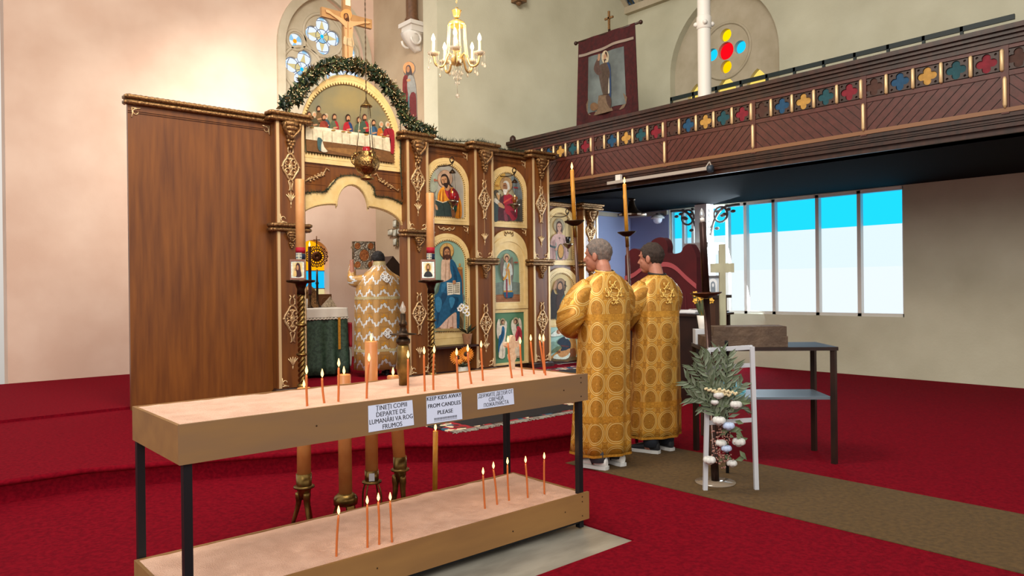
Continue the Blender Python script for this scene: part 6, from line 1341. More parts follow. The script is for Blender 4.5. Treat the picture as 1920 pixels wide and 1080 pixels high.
# ---- the priest at the royal door, raising the gospel book
LP = Vector((5.74, 9.56, .2)); TP = R(8)
BKc = at(682, 479, 11.12) ; MP = Matrix.Translation(LP) @ Matrix.Rotation(-TP, 4, 'Z') @ Matrix.Scale(1.02, 4); bl_ = MP.inverted() @ BKc
nrm = Vector((-math.sin(R(16)), -math.cos(R(16)), 0)); sd = Vector((-nrm.y, nrm.x, 0)); BW, BH, BT = .165, .205, .05
edge = lambda s_, dz: MP.inverted() @ (BKc + sd * s_ * (BW + .004) + Vector((0, 0, dz)) - nrm * BT * .5)
pr, MP = adult(LP, TP, 'person in ivory and gold cape seen from behind, raising an ornate book', arms=(((-.36, .14, 1.40), tuple(edge(-1, -.11)), (0, 0, 1), 1), ((.30, .18, 1.42), tuple(edge(1, -.12)), (0, 0, 1), -1)), H=1.0, S=1.02)
hair(pr, o_MH[pr.name], mat('black hair', '#141010', .6, bump=.6, bscale=150), nape=-.095, side=-.04, seed=9, puff=.012)
rows = [(1.66, .083, .083, -.02, 0), (1.60, .095, .092, -.02, 0), (1.56, .13, .11, -.01, .0), (1.50, .20, .14, 0, .0), (1.42, .275, .17, .0, .01), (1.32, .33, .19, 0, .012), (1.2, .355, .20, 0, .02), (1.0, .365, .21, 0, .03), (.7, .37, .22, 0, .04), (.4, .372, .225, 0, .05), (.1, .37, .23, 0, .055)]
rr, uv = robe_rings(MP, rows, ((5, .5), (11, .5), (17, .2)), ph=.8, urad=.33, u0=.02)
m = MB(); m.loft(rr[::-1], 0, caps=False, uv=uv[::-1]); cp = m.build('cape', ZIG, pr); sdm = cp.modifiers.new('thickness', 'SOLIDIFY'); sdm.thickness = .008; sdm.offset = -1
for nm, z0, z1 in (('shoulder_band', 1.11, 1.15), ('collar_band', 1.60, 1.655), ('lower_band', .36, .40)):
    sub = []
    for z in (z1, z0):
        for q in range(len(rows) - 1):
            if rows[q][0] >= z >= rows[q + 1][0]:
                t = (rows[q][0] - z) / (rows[q][0] - rows[q + 1][0]); A_ = [a + (b - a) * t for a, b in zip(rows[q], rows[q + 1])]; A_[1] *= 1.012; A_[2] *= 1.012; sub.append(tuple(A_)); break
    r2, u2 = robe_rings(MP, sub, ((5, .5), (11, .5), (17, .2)), ph=.8); m = MB(); m.loft(r2, caps=False); m.build(nm, ZIGT, cp)
for z, s_ in ((1.43, .085), (.62, .075)):                # embroidered white crosses on the back
    m = MB(); a0 = R(-84); bb = next((r for r in reversed(rows) if r[0] >= z - .12), rows[-1])
    for k in range(len(rows) - 1):
        if rows[k][0] >= z >= rows[k + 1][0]: t = (rows[k][0] - z) / (rows[k][0] - rows[k + 1][0]); av, bv = rows[k][1] + (rows[k + 1][1] - rows[k][1]) * t, rows[k][2] + (rows[k + 1][2] - rows[k][2]) * t
    slope = .55 if z > 1.3 else 0
    def bp(u, v): return MP @ Vector((.03 + u, -bv * math.sqrt(max(0, 1 - ((.03 + u) / av) ** 2)) - .016 + slope * v * .9, z + v))
    for q in range(4):
        a = q * math.pi / 2
        m.tube([bp(s_ * (.55 * math.cos(a) + .36 * math.cos(b)), s_ * (.55 * math.sin(a) + .36 * math.sin(b))) for b in spread(0, 6.283, 14)], .007, 5, caps=False)
        m.tube([bp(s_ * (.7 * math.cos(a + .78) + .12 * math.cos(b)), s_ * (.7 * math.sin(a + .78) + .12 * math.sin(b))) for b in spread(0, 6.283, 8)], .006, 5, caps=False)
        m.tube([bp(0, 0), bp(s_ * .9 * math.cos(a), s_ * .9 * math.sin(a))], .006, 5)
    m.build('embroidered_cross', mat('white embroidery', '#dcdfe0', .6), cp)
for i, (e_, g_) in enumerate((((-.36, .14, 1.40), edge(-1, -.11)), ((.30, .18, 1.42), edge(1, -.12)))):
    s_ = (-1, 1)[i]; E_ = Vector(e_); W = E_.lerp(Vector(g_), .80)
    m = MB(); sleeve_mesh(m, MP, [(s_ * .2, .0, 1.37), (s_ * .29, .05, 1.37), E_ + Vector((0, -.01, -.01)), W], [.1, .09, .075, .055], uoff=.05); m.build('sleeve', ZIG, cp)
for x, y, yw in ((-.1, 0, .2), (.1, 0, -.2)): shoe(pr, MP, x, y, mat('black leather', '#121212', .4), IRON, yw)
for s_ in (-1, 1):
    m = MB(); m.tube([MP @ Vector((s_ * .1, -.03, .09)), MP @ Vector((s_ * .1, 0, .5))], [.06, .085], 14); m.build('trouser_leg', mat('black trousers', '#15151a', .8), pr)
bk = thing('gospel_book', 'silver-covered book with round medallions raised by the caped person', 'book', BKc - Vector((0, 0, BH)))
Q = lambda u, v, w: BKc + sd * u + Vector((0, 0, v)) + nrm * w
m = MB(); m.plate([[(-BW, -BH), (BW, -BH), (BW, BH), (-BW, BH)]], Q, -BT * .5, BT * .35, 0); m.build('block', mat('page edges', '#3d2a20', .6), bk)
m = MB(); m.plate([[(-BW - .006, -BH - .006), (BW + .006, -BH - .006), (BW + .006, BH + .006), (-BW - .006, BH + .006)]], Q, BT * .35, BT * .5, 0); m.plate([[(-BW - .006, -BH - .006), (BW + .006, -BH - .006), (BW + .006, BH + .006), (-BW - .006, BH + .006)]], Q, -BT * .6, -BT * .5, 0)
cv = m.build('cover', mat('chased silver', '#a59c8a', .3, .85, color2='#6d655a', scale=40, bump=.5, bscale=50), bk)
COP = mat('copper enamel', '#b4713c', .4, .6, color2='#8a4f2a', scale=30, bump=.3, bscale=40)
for u, v, a, b in ((0, 0, .07, .085), (-.1, .14, .045, .048), (.1, .14, .045, .048), (-.1, -.14, .045, .048), (.1, -.14, .045, .048)):
    m = MB(); m.plate([oval(u, v, a, b)], Q, BT * .5, BT * .5 + .008); m.build('medallion', COP, cv)
    m = MB(); m.tube([Q(x, y, BT * .5 + .006) for x, y in oval(u, v, a * 1.08, b * 1.08) + [oval(u, v, a * 1.08, b * 1.08)[0]]], .006, 5, caps=False); m.build('medallion_rim', SILVER, cv)
m = MB()
for a, b in (((-1, -1), (1, -1)), ((1, -1), (1, 1)), ((1, 1), (-1, 1)), ((-1, 1), (-1, -1))): m.bar(Q(a[0] * BW, a[1] * BH, BT * .5), Q(b[0] * BW, b[1] * BH, BT * .5), .016, .012)
m.build('cover_rim', SILVER, cv)
for v in (.12, -.12):
    m = MB(); m.bar(Q(-BW - .012, v - .015, 0), Q(-BW - .012, v + .015, 0), .05, .012); m.build('clasp', SILVER, bk)
# ------------------------------------------------------------------ sanctuary furniture
ax0, ax1, ay0, ay1, az = 4.35, 5.40, 9.92, 10.9, 1.21
al = thing('altar_table', 'altar table draped in dark green brocade under a white lace cloth', 'altar', ((ax0 + ax1) / 2, (ay0 + ay1) / 2, .2))
def drape(x0, x1, y0, y1, z0, z1, amp, waves, flare, n=160):
    rings = []
    for k in range(9):
        q = k / 8; z = z1 + (z0 - z1) * q; ring = []
        for j in range(n):
            s_ = j / n * 4; side = int(s_); t = s_ - side; e = flare * q
            x, y, nx, ny = ((x0 - e + (x1 - x0 + 2 * e) * t, y0 - e, 0, -1), (x1 + e, y0 - e + (y1 - y0 + 2 * e) * t, 1, 0), (x1 + e - (x1 - x0 + 2 * e) * t, y1 + e, 0, 1), (x0 - e, y1 + e - (y1 - y0 + 2 * e) * t, -1, 0))[side]
            w = amp * q * math.sin(waves * 2 * math.pi * j / n + 1.2 * math.sin(j * .21)); ring.append((x + nx * w, y + ny * w, z))
        rings.append(ring)
    return rings
GREENB = mat('dark green brocade', '#23382c', .55, color2='#32493a', scale=26, contrast=(.45, .55), bump=.2, bscale=60)
m = MB(); m.loft(drape(ax0, ax1, ay0, ay1, .24, az - .004, .035, 17, .02)[::-1]); m.build('green_cloth', GREENB, al)
m = MB(); r_ = drape(ax0 - .008, ax1 + .008, ay0 - .008, ay1 + .008, az - .14, az, .01, 15, .012); m.loft(r_[::-1]); wc = m.build('white_cloth', mat('white linen', '#c9c4ba', .8), al)
m = MB()
m.tube([Vector(r_[-1][j % 160]) + Vector((0, 0, -.010 - .012 * (j % 2))) for j in range(161)], .012, 5, caps=False)
m.build('lace_edge', mat('lace', '#bfb8aa', .8), wc)
m = MB(); xg = at(611, 600, 11.2).x; m.box(xg - .02, xg + .02, ay0 - .05, ay0 - .045, .6, az - .14); m.build('gold_braid', GOLDT, al)
# sunburst fan on a stand, box and tabernacle, candle
F_ = 11.35; k = F_ / FPX
c = at(594, 481, F_); fx, fy = c.x, c.y; b0 = Vector((fx, fy, 0)); nz = Vector((-math.sin(R(25)), -math.cos(R(25)), 0)); sx_ = Vector((-nz.y, nz.x, 0))
fan = thing('liturgical_fan', 'round pierced bronze fan on a tall stand on the altar', 'fan', (fx, fy, az))
m = MB(); m.lathe([(.11, 0), (.1, .015), (.04, .03), (.03, .06), (.018, .1), (.018, .35), (.028, .37), (.016, .4), (.014, c.z - az - .2)], (fx, fy, az), 16); m.build('stand', BRASS_D, fan)
m = MB(); rad = 22 * k
m.lathe([(rad * .42, -.012), (rad * .45, 0), (rad * .42, .012), (.01, .016), (.01, -.012)], c, 20, axis=nz)
for j in range(16):
    a = j * math.pi / 8; e = sx_ * math.cos(a) + Vector((0, 0, 1)) * math.sin(a); s2 = sx_ * -math.sin(a) + Vector((0, 0, 1)) * math.cos(a)
    m.tube([c + e * rad * .4, c + e * rad * .95], .008, 5); m.tube([c + e * rad * .75 + (e * math.cos(b) + s2 * math.sin(b)) * rad * .16 for b in spread(0, 6.283, 9)], .007, 5, caps=False)
m.tube([c + (sx_ * math.cos(b) + Vector((0, 0, 1)) * math.sin(b)) * rad * .62 for b in spread(0, 6.283, 25)], .008, 5, caps=False)
tpz = c + Vector((0, 0, rad * 1.02)); m.tube([tpz - Vector((0, 0, .03)), tpz + Vector((0, 0, .13))], .009, 5); m.tube([tpz + Vector((0, 0, .07)) - sx_ * .05, tpz + Vector((0, 0, .07)) + sx_ * .05], .009, 5)
m.build('pierced_disc', mat('reddish bronze', '#6b3f22', .35, .85, color2='#3e2616', scale=20), fan)
q = at(581, 515, 11.0); cd = thing('altar_candle', 'lit dark red candle before the round fan on the altar', 'candle', (q.x, q.y, az))
zt = at(581, 462, 11.0).z; m = MB(); m.lathe([(.05, 0), (.03, .02), (.015, .05), (.015, .18), (.03, .2)], (q.x, q.y, az), 14); m.build('candlestick', BRASS_D, cd)
m = MB(); m.lathe([(.024, 0), (.024, zt - az - .21), (.018, zt - az - .2)], (q.x, q.y, az + .2), 12); m.build('wax', mat('dark red wax', '#4a1612', .4), cd); flame(cd, (q.x, q.y, zt), 2.0, .4)
q = at(602, 565, 11.5); m = MB(); m.box(q.x - .06, q.x + .18, q.y + .0, q.y + .13, az, az + .2); m.tube([(q.x + .06 + .05 * math.cos(a), q.y - .002, az + .1 + .05 * math.sin(a)) for a in spread(0, 5, 10)], .006, 5)
tag(m.build('wooden_box', mat('turned wood', '#7a5030', .5)), 'small brown wooden box at the back of the altar', 'box')
q = at(592, 563, 11.15); tb = thing('tabernacle', 'small gilded ornate shrine standing on the altar', 'shrine', (q.x - .06, q.y + .08, az)); m = MB(); x, y = q.x - .06, q.y + .08
m.box(x - .1, x + .1, y - .08, y + .08, az, az + .05); m.box(x - .08, x + .08, y - .06, y + .06, az + .05, az + .24); m.build('body', GILT, tb)
m = MB(); m.lathe([(.1, 0), (.08, .04), (.03, .09), (.01, .14)], (x, y, az + .24), 12); m.build('roof', GILT, tb)
q = at(572, 575, 10.9); m = MB(); m.lathe([(.03, 0), (.035, .01), (.04, .14), (.036, .14), (.03, .012)], (q.x, q.y, az), 14); tag(m.build('white_cup', WHITE), 'white cup near the left end of the altar', 'cup')
q = at(617, 572, 11.3); m = MB(); m.add([(q.x - .1, q.y - .06, az + .004), (q.x + .1, q.y - .06, az + .004), (q.x + .1, q.y + .1, az + .004), (q.x - .1, q.y + .1, az + .004), (q.x + .02, q.y, az + .17)], [(3, 2, 1, 0), (0, 1, 4), (1, 2, 4), (2, 3, 4), (3, 0, 4)])
tag(m.build('folded_cloth', mat('brocade napkin', '#a9977c', .7, color2='#6d5c48', scale=40)), 'small peaked folded cloth at the right end of the altar', 'cloth')
# ribbons and cloth hanging beside the altar
q = at(646, 610, 11.0); m = MB()
for k2 in range(5): m.tube(smooth_path([(ax1 + .06, ay0 + .03 * k2, .98), (ax1 + .075, ay0 + .02 + .03 * k2, .85), (ax1 + .06, ay0 + .03 * k2, .62 + .04 * (k2 % 2))], 4), .022, 6)
tag(m.build('red_ribbon', mat('red ribbon', '#8d1424', .6)), 'red ribbon hanging at the corner of the altar', 'ribbon')
m = MB()
for k2 in range(4): m.tube(smooth_path([(ax1 + .055, ay0 + .03 + .03 * k2, .60), (ax1 + .075, ay0 + .03 + .03 * k2, .5), (ax1 + .06, ay0 + .03 + .03 * k2, .33)], 4), .02, 6)
tag(m.build('linen_towel', mat('grey linen', '#a09a90', .8)), 'pale linen towel hanging below the red ribbon', 'towel')
# gabled cabinet and crystal cross beyond the priest
q = at(737, 480, 12.7); gx, gy, gz = min(q.x, 7.1), q.y, q.z
gc = thing('gabled_cabinet', 'dark wooden cabinet with a pointed gable behind the caped person', 'cabinet', (gx, gy, .2)); w_ = .29
m = MB(); m.plate([[(gx - w_, .2), (gx + w_, .2), (gx + w_, gz - .3), (gx, gz), (gx - w_, gz - .3)]], flat_y(gy, 1), 0, .3); m.build('body', mat('dark oak', '#35221a', .5, color2='#2a1a13', scale=6), gc)
m = MB(); m.box(gx - w_ + .05, gx + w_ - .05, gy - .012, gy, .3, gz - .42); dr_ = m.build('door', mat('brown oak', '#4a3020', .5), gc)
m = MB(); m.ball((gx + w_ - .1, gy - .025, 1.1), .018, 8, 6); m.build('knob', BRASS, dr_)
q = on_x(740, 437, 7.44)
cx = thing('glass_cross', 'wall cross of cut glass blocks in silver mounts beside the door', 'cross', (7.48, q.y, q.z - .25))
for dy, dz, hw, hh in ((0, .17, .06, .08), (0, 0, .06, .08), (0, -.17, .06, .08), (.16, .02, .09, .065), (-.16, .02, .09, .065)):
    m = MB(); y, z = q.y + dy, q.z + dz; m.box(7.445, 7.485, y - hw, y + hw, z - hh, z + hh); b_ = m.build('mount', SILVER, cx)
    m = MB(); m.loft([[(7.445, y - hw * .85, z - hh * .85), (7.445, y + hw * .85, z - hh * .85), (7.445, y + hw * .85, z + hh * .85), (7.445, y - hw * .85, z + hh * .85)], [(7.42, y - hw * .55, z - hh * .55), (7.42, y + hw * .55, z - hh * .55), (7.42, y + hw * .55, z + hh * .55), (7.42, y - hw * .55, z + hh * .55)]]); m.build('glass_block', mat('grey cut glass', '#9a9c8e', .1, color2='#c9c8b8', scale=14), b_)

# ------------------------------------------------------------------ flowers before the screen
def flower_disc(mb, c, nrm, r, n=14, mi=0, w=.3, cup=.15):
    nrm = nrm.normalized(); u = nrm.orthogonal().normalized(); v = nrm.cross(u)
    for k2 in range(n):
        a = 2 * math.pi * k2 / n; e = u * math.cos(a) + v * math.sin(a); leafblade(mb, c + e * r * .3, e + nrm * cup, nrm, r * .75, r * w, mi)
Yo = YP - .17; q = on_y(876, 642, Yo)
op = thing('potted_orchid', 'white orchid in a woven pot on the ledge below the blue-mantled icon', 'plant', (q.x, Yo, .636))
m = MB(); m.lathe([(.05, 0), (.055, .01), (.075, .15), (.078, .16), (.068, .16), (.06, .14)], (q.x, Yo, .636), 18); m.build('pot', mat('woven terracotta', '#a97a56', .8, color2='#8e6242', scale=30, stretch=(1, 1, 5), bump=.6, bscale=60), op)
m = MB(); rnd = random.Random(4)
for a in (.2, 1.0, 2.0, 2.8, 3.6, 5.0): leafblade(m, Vector((q.x, Yo, .79)), Vector((math.cos(a), .5 * math.sin(a) - .15, .55)), Vector((0, 0, 1)), .22, .035, 0)
m.build('leaves', LEAF_D, op)
m = MB(); st = smooth_path([(q.x, Yo, .78), (q.x + .03, Yo, 1.0), (q.x + .01, Yo - .02, 1.2), (q.x - .07, Yo - .04, 1.27)], 5); m.tube(st, .005, 5); m.tube([(q.x + .03, Yo, .78), (q.x + .03, Yo, 1.33)], .003, 4); m.build('stem', STEM, op)
for px, pyy in ((866, 574), (871, 583), (862, 579), (874, 577), (876, 588)):
    e = on_y(px, pyy, Yo - .05); m = MB(); flower_disc(m, e, Vector((-.5, -1, .1)), .045, 6, 0, .55, .2); m.ball(e + Vector((0, -.01, 0)), .012, 6, 5, 1); m.build('blossom', [mat('white petal', '#d8d6d2', .5), pm('#c9a43c')], op)
F_ = 9.72; q = at(868, 705, F_)
sv = thing('sunflower_vase', 'white vase with two orange sunflowers at the foot of the screen', 'flowers', (q.x, q.y, .17))
m = MB(); m.lathe([(.06, 0), (.065, .01), (.075, .2), (.07, .28), (.062, .28), (.06, .2)], (q.x, q.y, .17), 18); m.build('vase', mat('ribbed white vase', '#b9b4a8', .5), sv)
for px, pyy in ((858, 670), (874, 664)):
    e = at(px, pyy, F_ - .08); m = MB(); nn_ = Vector((-.6, -.8, .15)); flower_disc(m, e, nn_, .1, 22, 0, .22, .1); flower_disc(m, e + nn_ * .01, nn_, .085, 18, 0, .24, .3); f_ = m.build('sunflower', mat('orange petal', '#d98318', .5, color2='#c06c10', scale=30), sv)
    m = MB(); m.lathe([(.035, 0), (.03, .014), (.005, .018)], e + nn_.normalized() * .004, 14, axis=nn_); m.build('seed_head', pm('#3a2412'), f_)
    m = MB(); m.tube([Vector((q.x, q.y, .42)), e - nn_.normalized() * .01], .007, 5); m.build('stem', LEAF, f_)
m = MB()
for a in range(7): leafblade(m, Vector((q.x, q.y, .44)), Vector((math.cos(a), math.sin(a), .5)), Vector((0, 0, 1)), .14, .03)
m.build('leaves', LEAF, sv)

# ------------------------------------------------------------------ carpets
def kilim(name):
    m = mat(name, '#0c0a0c', .95); nt = m.node_tree; b = nt.nodes['Principled BSDF']; tc = nt.nodes.new('ShaderNodeTexCoord')
    v = nt.nodes.new('ShaderNodeTexVoronoi'); v.inputs['Scale'].default_value = 13; v.distance = 'MANHATTAN'; nt.links.new(tc.outputs['Object'], v.inputs['Vector'])
    sp = nt.nodes.new('ShaderNodeSeparateColor'); nt.links.new(v.outputs['Color'], sp.inputs[0])
    r = nt.nodes.new('ShaderNodeValToRGB'); r.color_ramp.interpolation = 'CONSTANT'; cr = r.color_ramp
    for p, c in ((.0, '#0c0a0c'), (.3, '#8a1420'), (.5, '#1d4a62'), (.66, '#c4b296'), (.8, '#3a2418'), (.9, '#8a1420')):
        e = cr.elements[0] if p == 0 else cr.elements.new(p); e.color = lin(c)
    nt.links.new(sp.outputs[0], r.inputs['Fac']); nt.links.new(r.outputs['Color'], b.inputs['Base Color']); return m
KIL = kilim('woven border motifs'); FIELD = mat('black wool field', '#0b090b', .98, color2='#161014', scale=20)
def rug(x0, x1, y0, y1, z, label, fringe=True, bw=.3):
    t = thing('woven_rug', label, 'rug', ((x0 + x1) / 2, (y0 + y1) / 2, z))
    m = MB(); m.plate([[(x0, y0), (x1, y0), (x1, y1), (x0, y1)]], lambda u, v, w: Vector((u, v, z + w)), .001, .010); m.build('border', KIL, t)
    m = MB(); m.plate([[(x0 + bw, y0 + .05), (x1 - bw * 1.6, y0 + .05), (x1 - bw * 1.6, y1 - .3), (x0 + bw, y1 - .3)]], lambda u, v, w: Vector((u, v, z + w)), .010, .012); m.build('field', FIELD, t)
    if fringe:
        m = MB(); rnd = random.Random(6); n = int((x1 - x0) / .012)
        for i in range(n):
            x = x0 + (x1 - x0) * i / n; m.tube([(x, y0, z + .008), (x + rnd.uniform(-.02, .02), y0 - rnd.uniform(.04, .075), z + rnd.uniform(.003, .012)), (x + rnd.uniform(-.05, .05), y0 - rnd.uniform(.07, .11), z + .004)], .004, 3)
        fr = m.build('fringe', mat('grey wool fringe', '#8d857a', .9), t)
rug(4.0, 6.3, 5.45, 7.3, .17, 'black-field woven rug with fringed edge on the step behind the candle rack')
rug(7.7, 8.9, 7.2, 8.45, .17, 'small patterned rug at the foot of the screen end', False)
m = MB(); m.plate([[(4.43, 1.0), (5.56, 1.0), (5.56, 4.4), (4.43, 4.4)]], lambda u, v, w: Vector((u, v, w)), .0005, .004)
tag(m.build('brown_runner', mat('olive brown matting', '#5c4420', .95, color2='#4a3618', scale=30, bump=.5, bscale=300)), 'olive brown carpet runner under the two gold-robed people', 'rug')

# ------------------------------------------------------------------ under the gallery
VEL = mat('draped red velvet', '#4a0810', .9, color2='#3e060d', scale=3, bump=.25, bscale=6)
XT = 8.95
PT = lambda x, y: (lambda p: (p.y, p.z))(on_x(x, y, XT))
ol = [(1172, 480), (1178, 472), (1188, 466), (1200, 470), (1210, 482), (1216, 484), (1217, 462), (1224, 450), (1238, 445), (1248, 450), (1252, 462), (1252, 474), (1262, 476), (1276, 473), (1281, 464), (1287, 459), (1294, 458), (1301, 468), (1306, 482), (1307, 580), (1306, 700), (1172, 700)]
poly = [(v.x, v.y) for v in smooth_path([(*PT(*p), 0) for p in ol[:19]], 5)]; poly = poly + [(PT(1307, 580)[0], .03), (PT(1172, 500)[0], .03)]
th_ = thing('draped_throne', 'high three-lobed throne covered with red velvet under the gallery', 'throne', (XT + .2, sum(p[0] for p in poly) / len(poly), 0))
m = MB(); m.plate([poly], flat_x(XT, 1), 0, .13); tv = m.build('velvet_cover', VEL, th_)
def band(pts, h):
    P_ = smooth_path([(XT - .012, *PT(x, y)) for x, y in pts], 6); mm = MB(); n = len(P_)
    mm.loft([[p + Vector((0.01, 0, h / 2)), p + Vector((0, 0, h / 2)), p + Vector((0, 0, -h / 2)), p + Vector((.01, 0, -h / 2))] for p in P_]); mm.sm = [False] * len(mm.sm); mm.build('braid_band', mat('rose braid', '#9a444a', .7), tv)
band([(1172, 522), (1188, 516), (1204, 504)], .07); band([(1230, 497), (1252, 496), (1268, 503), (1286, 520), (1306, 537)], .07)
m = MB()
for x in spread(1180, 1300, 9): m.tube([Vector((XT - .002, *PT(x, 545))), Vector((XT - .008, *PT(x + 3, 600))), Vector((XT - .006, PT(x, 600)[0], .05))], [.006, .022, .03], 7)
m.build('velvet_fold', VEL, tv)
q = at(1302, 722, 9.7); tx, ty = q.x, q.y; tz = at(1302, 586, 9.7).z
lt = thing('book_desk', 'dark wooden desk with an open shelf beside the velvet throne', 'desk', (tx, ty, 0)); DW = mat('near black wood', '#1c100c', .4, color2='#29160f', scale=6)
m = MB(); m.box(tx - .45, tx + .4, ty - .35, ty + .35, tz - .03, tz); m.build('top', DW, lt)
for x in (tx - .4, tx + .32):
    m = MB(); m.box(x, x + .04, ty - .32, ty + .32, .005, tz - .03); m.build('side_panel', DW, lt)
m = MB(); m.box(tx - .36, tx + .32, ty - .3, ty + .3, tz - .33, tz - .3); m.build('shelf', DW, lt)
m = MB(); m.box(tx - .36, tx + .32, ty + .3, ty + .32, .05, tz - .03); m.build('back_panel', DW, lt)
bk2 = thing('open_book', 'open white book lying on the dark desk', 'book', (tx, ty, tz))
for s_ in (-1, 1):
    m = MB(); m.loft([[(tx + s_ * (.002 + .2 * u), ty - .16, tz + .01 + .03 * math.sin(u * 2.6)), (tx + s_ * (.002 + .2 * u), ty + .14, tz + .01 + .03 * math.sin(u * 2.6)), (tx + s_ * (.002 + .2 * u), ty + .14, tz + .001), (tx + s_ * (.002 + .2 * u), ty - .16, tz + .001)] for u in spread(0, 1, 8)]); m.build('page_block', mat('book pages', '#d6d6da', .7), bk2)
m = MB(); m.plate([[(tx + .03, ty - .1), (tx + .18, ty - .1), (tx + .18, ty + .1), (tx + .03, ty + .1)]], lambda u, v, w: Vector((u, v, tz + .045 + w)), 0, .001); m.build('colour_plate', mat('printed plate', '#8a4a38', .6, color2='#b9a58c', scale=20), bk2)
# pedestal with a framed picture, and the side table with its things
F_ = 7.3; q = at(1337, 553, F_)
pd = thing('pedestal', 'brown wooden pedestal carrying a small framed picture', 'pedestal', (q.x, q.y, 0)); m = MB(); m.box(q.x - .14, q.x + .14, q.y - .12, q.y + .12, q.z - .03, q.z); m.build('top', DW, pd)
m = MB(); m.box(q.x - .1, q.x + .1, q.y - .09, q.y + .09, 0.005, q.z - .03); m.build('shaft', mat('brown wood', '#42291c', .5), pd)
w_ = 17 * F_ / FPX; h_ = at(1337, 517, F_).z - q.z; n2 = Vector((-q.x, -q.y, 0)).normalized(); s2 = Vector((-n2.y, n2.x, 0))
Qp = lambda u, v, w: Vector((q.x, q.y, q.z)) + s2 * -u + n2 * (w - .1 * v) + Vector((0, 0, v + .002))
fr = thing('framed_picture', 'pale framed picture of an arched doorway beside the wooden cross', 'picture', (q.x, q.y, q.z))
m = MB(); m.plate([[(-w_, 0), (w_, 0), (w_, h_), (-w_, h_)], [(-w_ * .8, h_ * .12), (w_ * .8, h_ * .12), (w_ * .8, h_ * .9), (-w_ * .8, h_ * .9)]], Qp, 0, .02); m.build('frame', mat('dark grey frame', '#3c3c40', .5), fr)
m = MB(); ms = [mat('pale print', '#a9b4bf', .6)]; m.plate([[(-w_ * .82, h_ * .1), (w_ * .82, h_ * .1), (w_ * .82, h_ * .92), (-w_ * .82, h_ * .92)]], Qp, .002, .008); paint(m, ms, lambda a, b, w: Qp(a * w_, b * h_, .008 + w), [('#d4d8dc', arch(-.45, .45, .15, .6, .85, 10), 0), ('#7b8794', arch(-.25, .25, .15, .5, .7, 10), 0), ('#d4d8dc', oval(0, .5, .1, .1, 10))]); m.build('print', ms, fr)
F_ = 6.15; q = at(1318, 652, F_); st_z = q.z; sx0 = q.x; 
tb = thing('side_table', 'dark wooden side table behind the white flower easel', 'table', (q.x + .3, q.y - .2, 0))
e1 = Vector((math.cos(R(-45)), math.sin(R(-45)), 0)); e2 = Vector((math.cos(R(45)), math.sin(R(45)), 0)); o0 = Vector((q.x, q.y, 0))
L_ = lambda a, b, z: o0 + e1 * a + e2 * b + Vector((0, 0, z))
m = MB(); m.plate([[(0, 0), (1.1, 0), (1.1, .55), (0, .55)]], lambda u, v, w: L_(u, v, w + st_z), -.03, 0); m.build('top', DW, tb)
for a, b in ((.03, .03), (1.07, .03), (.03, .52), (1.07, .52)):
    m = MB(); m.bar(L_(a, b, .0), L_(a, b, st_z - .03), .04, .04); m.build('leg', DW, tb)
m = MB(); m.plate([[(.04, .04), (1.06, .04), (1.06, .51), (.04, .51)]], lambda u, v, w: L_(u, v, w + .55), -.02, 0); m.build('shelf', mat('grey shelf', '#5c6670', .5), tb)
q = L_(.14, .25, .551); m = MB()
for i, cc_ in enumerate((0, 1, 0)): m.plate([[(.08, .1), (.36, .1), (.36, .4), (.08, .4)]], lambda u, v, w: L_(u + .01 * i, v, w + .551), .03 * i, .03 * i + .026)
tag(m.build('folded_papers', mat('blue folder', '#5fb2c4', .6)), 'blue and white folders on the lower shelf of the side table', 'papers')
def on_table(name, label, cat, a0, a1, b0, b1, z0, z1, mt):
    m = MB(); m.plate([[(a0, b0), (a1, b0), (a1, b1), (a0, b1)]], lambda u, v, w: L_(u, v, w + st_z), z0 + .001, z1); return tag(m.build(name, mt), label, cat)
STW = mat('rough brown wood', '#5d4a3a', .7, color2='#4a392c', scale=9, bump=.4, bscale=30)
on_table('wooden_step', 'lower brown wooden step on the side table', 'step', .02, .7, .02, .34, 0, .09, STW)
on_table('wooden_step', 'upper brown wooden step stacked on the lower step', 'step', .1, .7, .05, .3, .09, .17, STW)
q = L_(.04, .45, st_z); m = MB(); m.plate([[(-.0, .36), (.16, .36), (.16, .5), (-.0, .5)]], lambda u, v, w: L_(u + .005, v, w + st_z), .001, .13); tag(m.build('white_block', mat('white cloth block', '#c6cad0', .7)), 'white cloth-covered block under the daffodil vase', 'block')
q = L_(.085, .43, st_z + .131)
dv_ = thing('daffodil_vase', 'white vase of yellow daffodils beside the pale wooden cross', 'flowers', q); m = MB(); m.lathe([(.035, 0), (.04, .01), (.055, .12), (.052, .12), (.036, .015)], q, 16); m.build('vase', WHITE, dv_)
m = MB(); rnd = random.Random(8)
for i in range(26):
    a = rnd.uniform(0, 6.28); leafblade(m, q + Vector((.02 * math.cos(a), .02 * math.sin(a), .1)), Vector((.35 * math.cos(a), .35 * math.sin(a), 1)), Vector((math.cos(a), math.sin(a), 0)), rnd.uniform(.14, .26), .012)
m.build('leaves', LEAF, dv_)
for i in range(7):
    a = i * .9; e = q + Vector((.07 * math.cos(a), .07 * math.sin(a), .25 + .03 * (i % 3))); m = MB(); flower_disc(m, e, Vector((-.7, -.5, .4)), .03, 6, 0, .4); m.lathe([(.008, 0), (.014, .022), (.012, .022)], e, 10, axis=(-.7, -.5, .4)); m.tube([q + Vector((0, 0, .1)), e], .003, 4); m.build('daffodil', mat('yellow petal', '#d8a83a', .5), dv_)
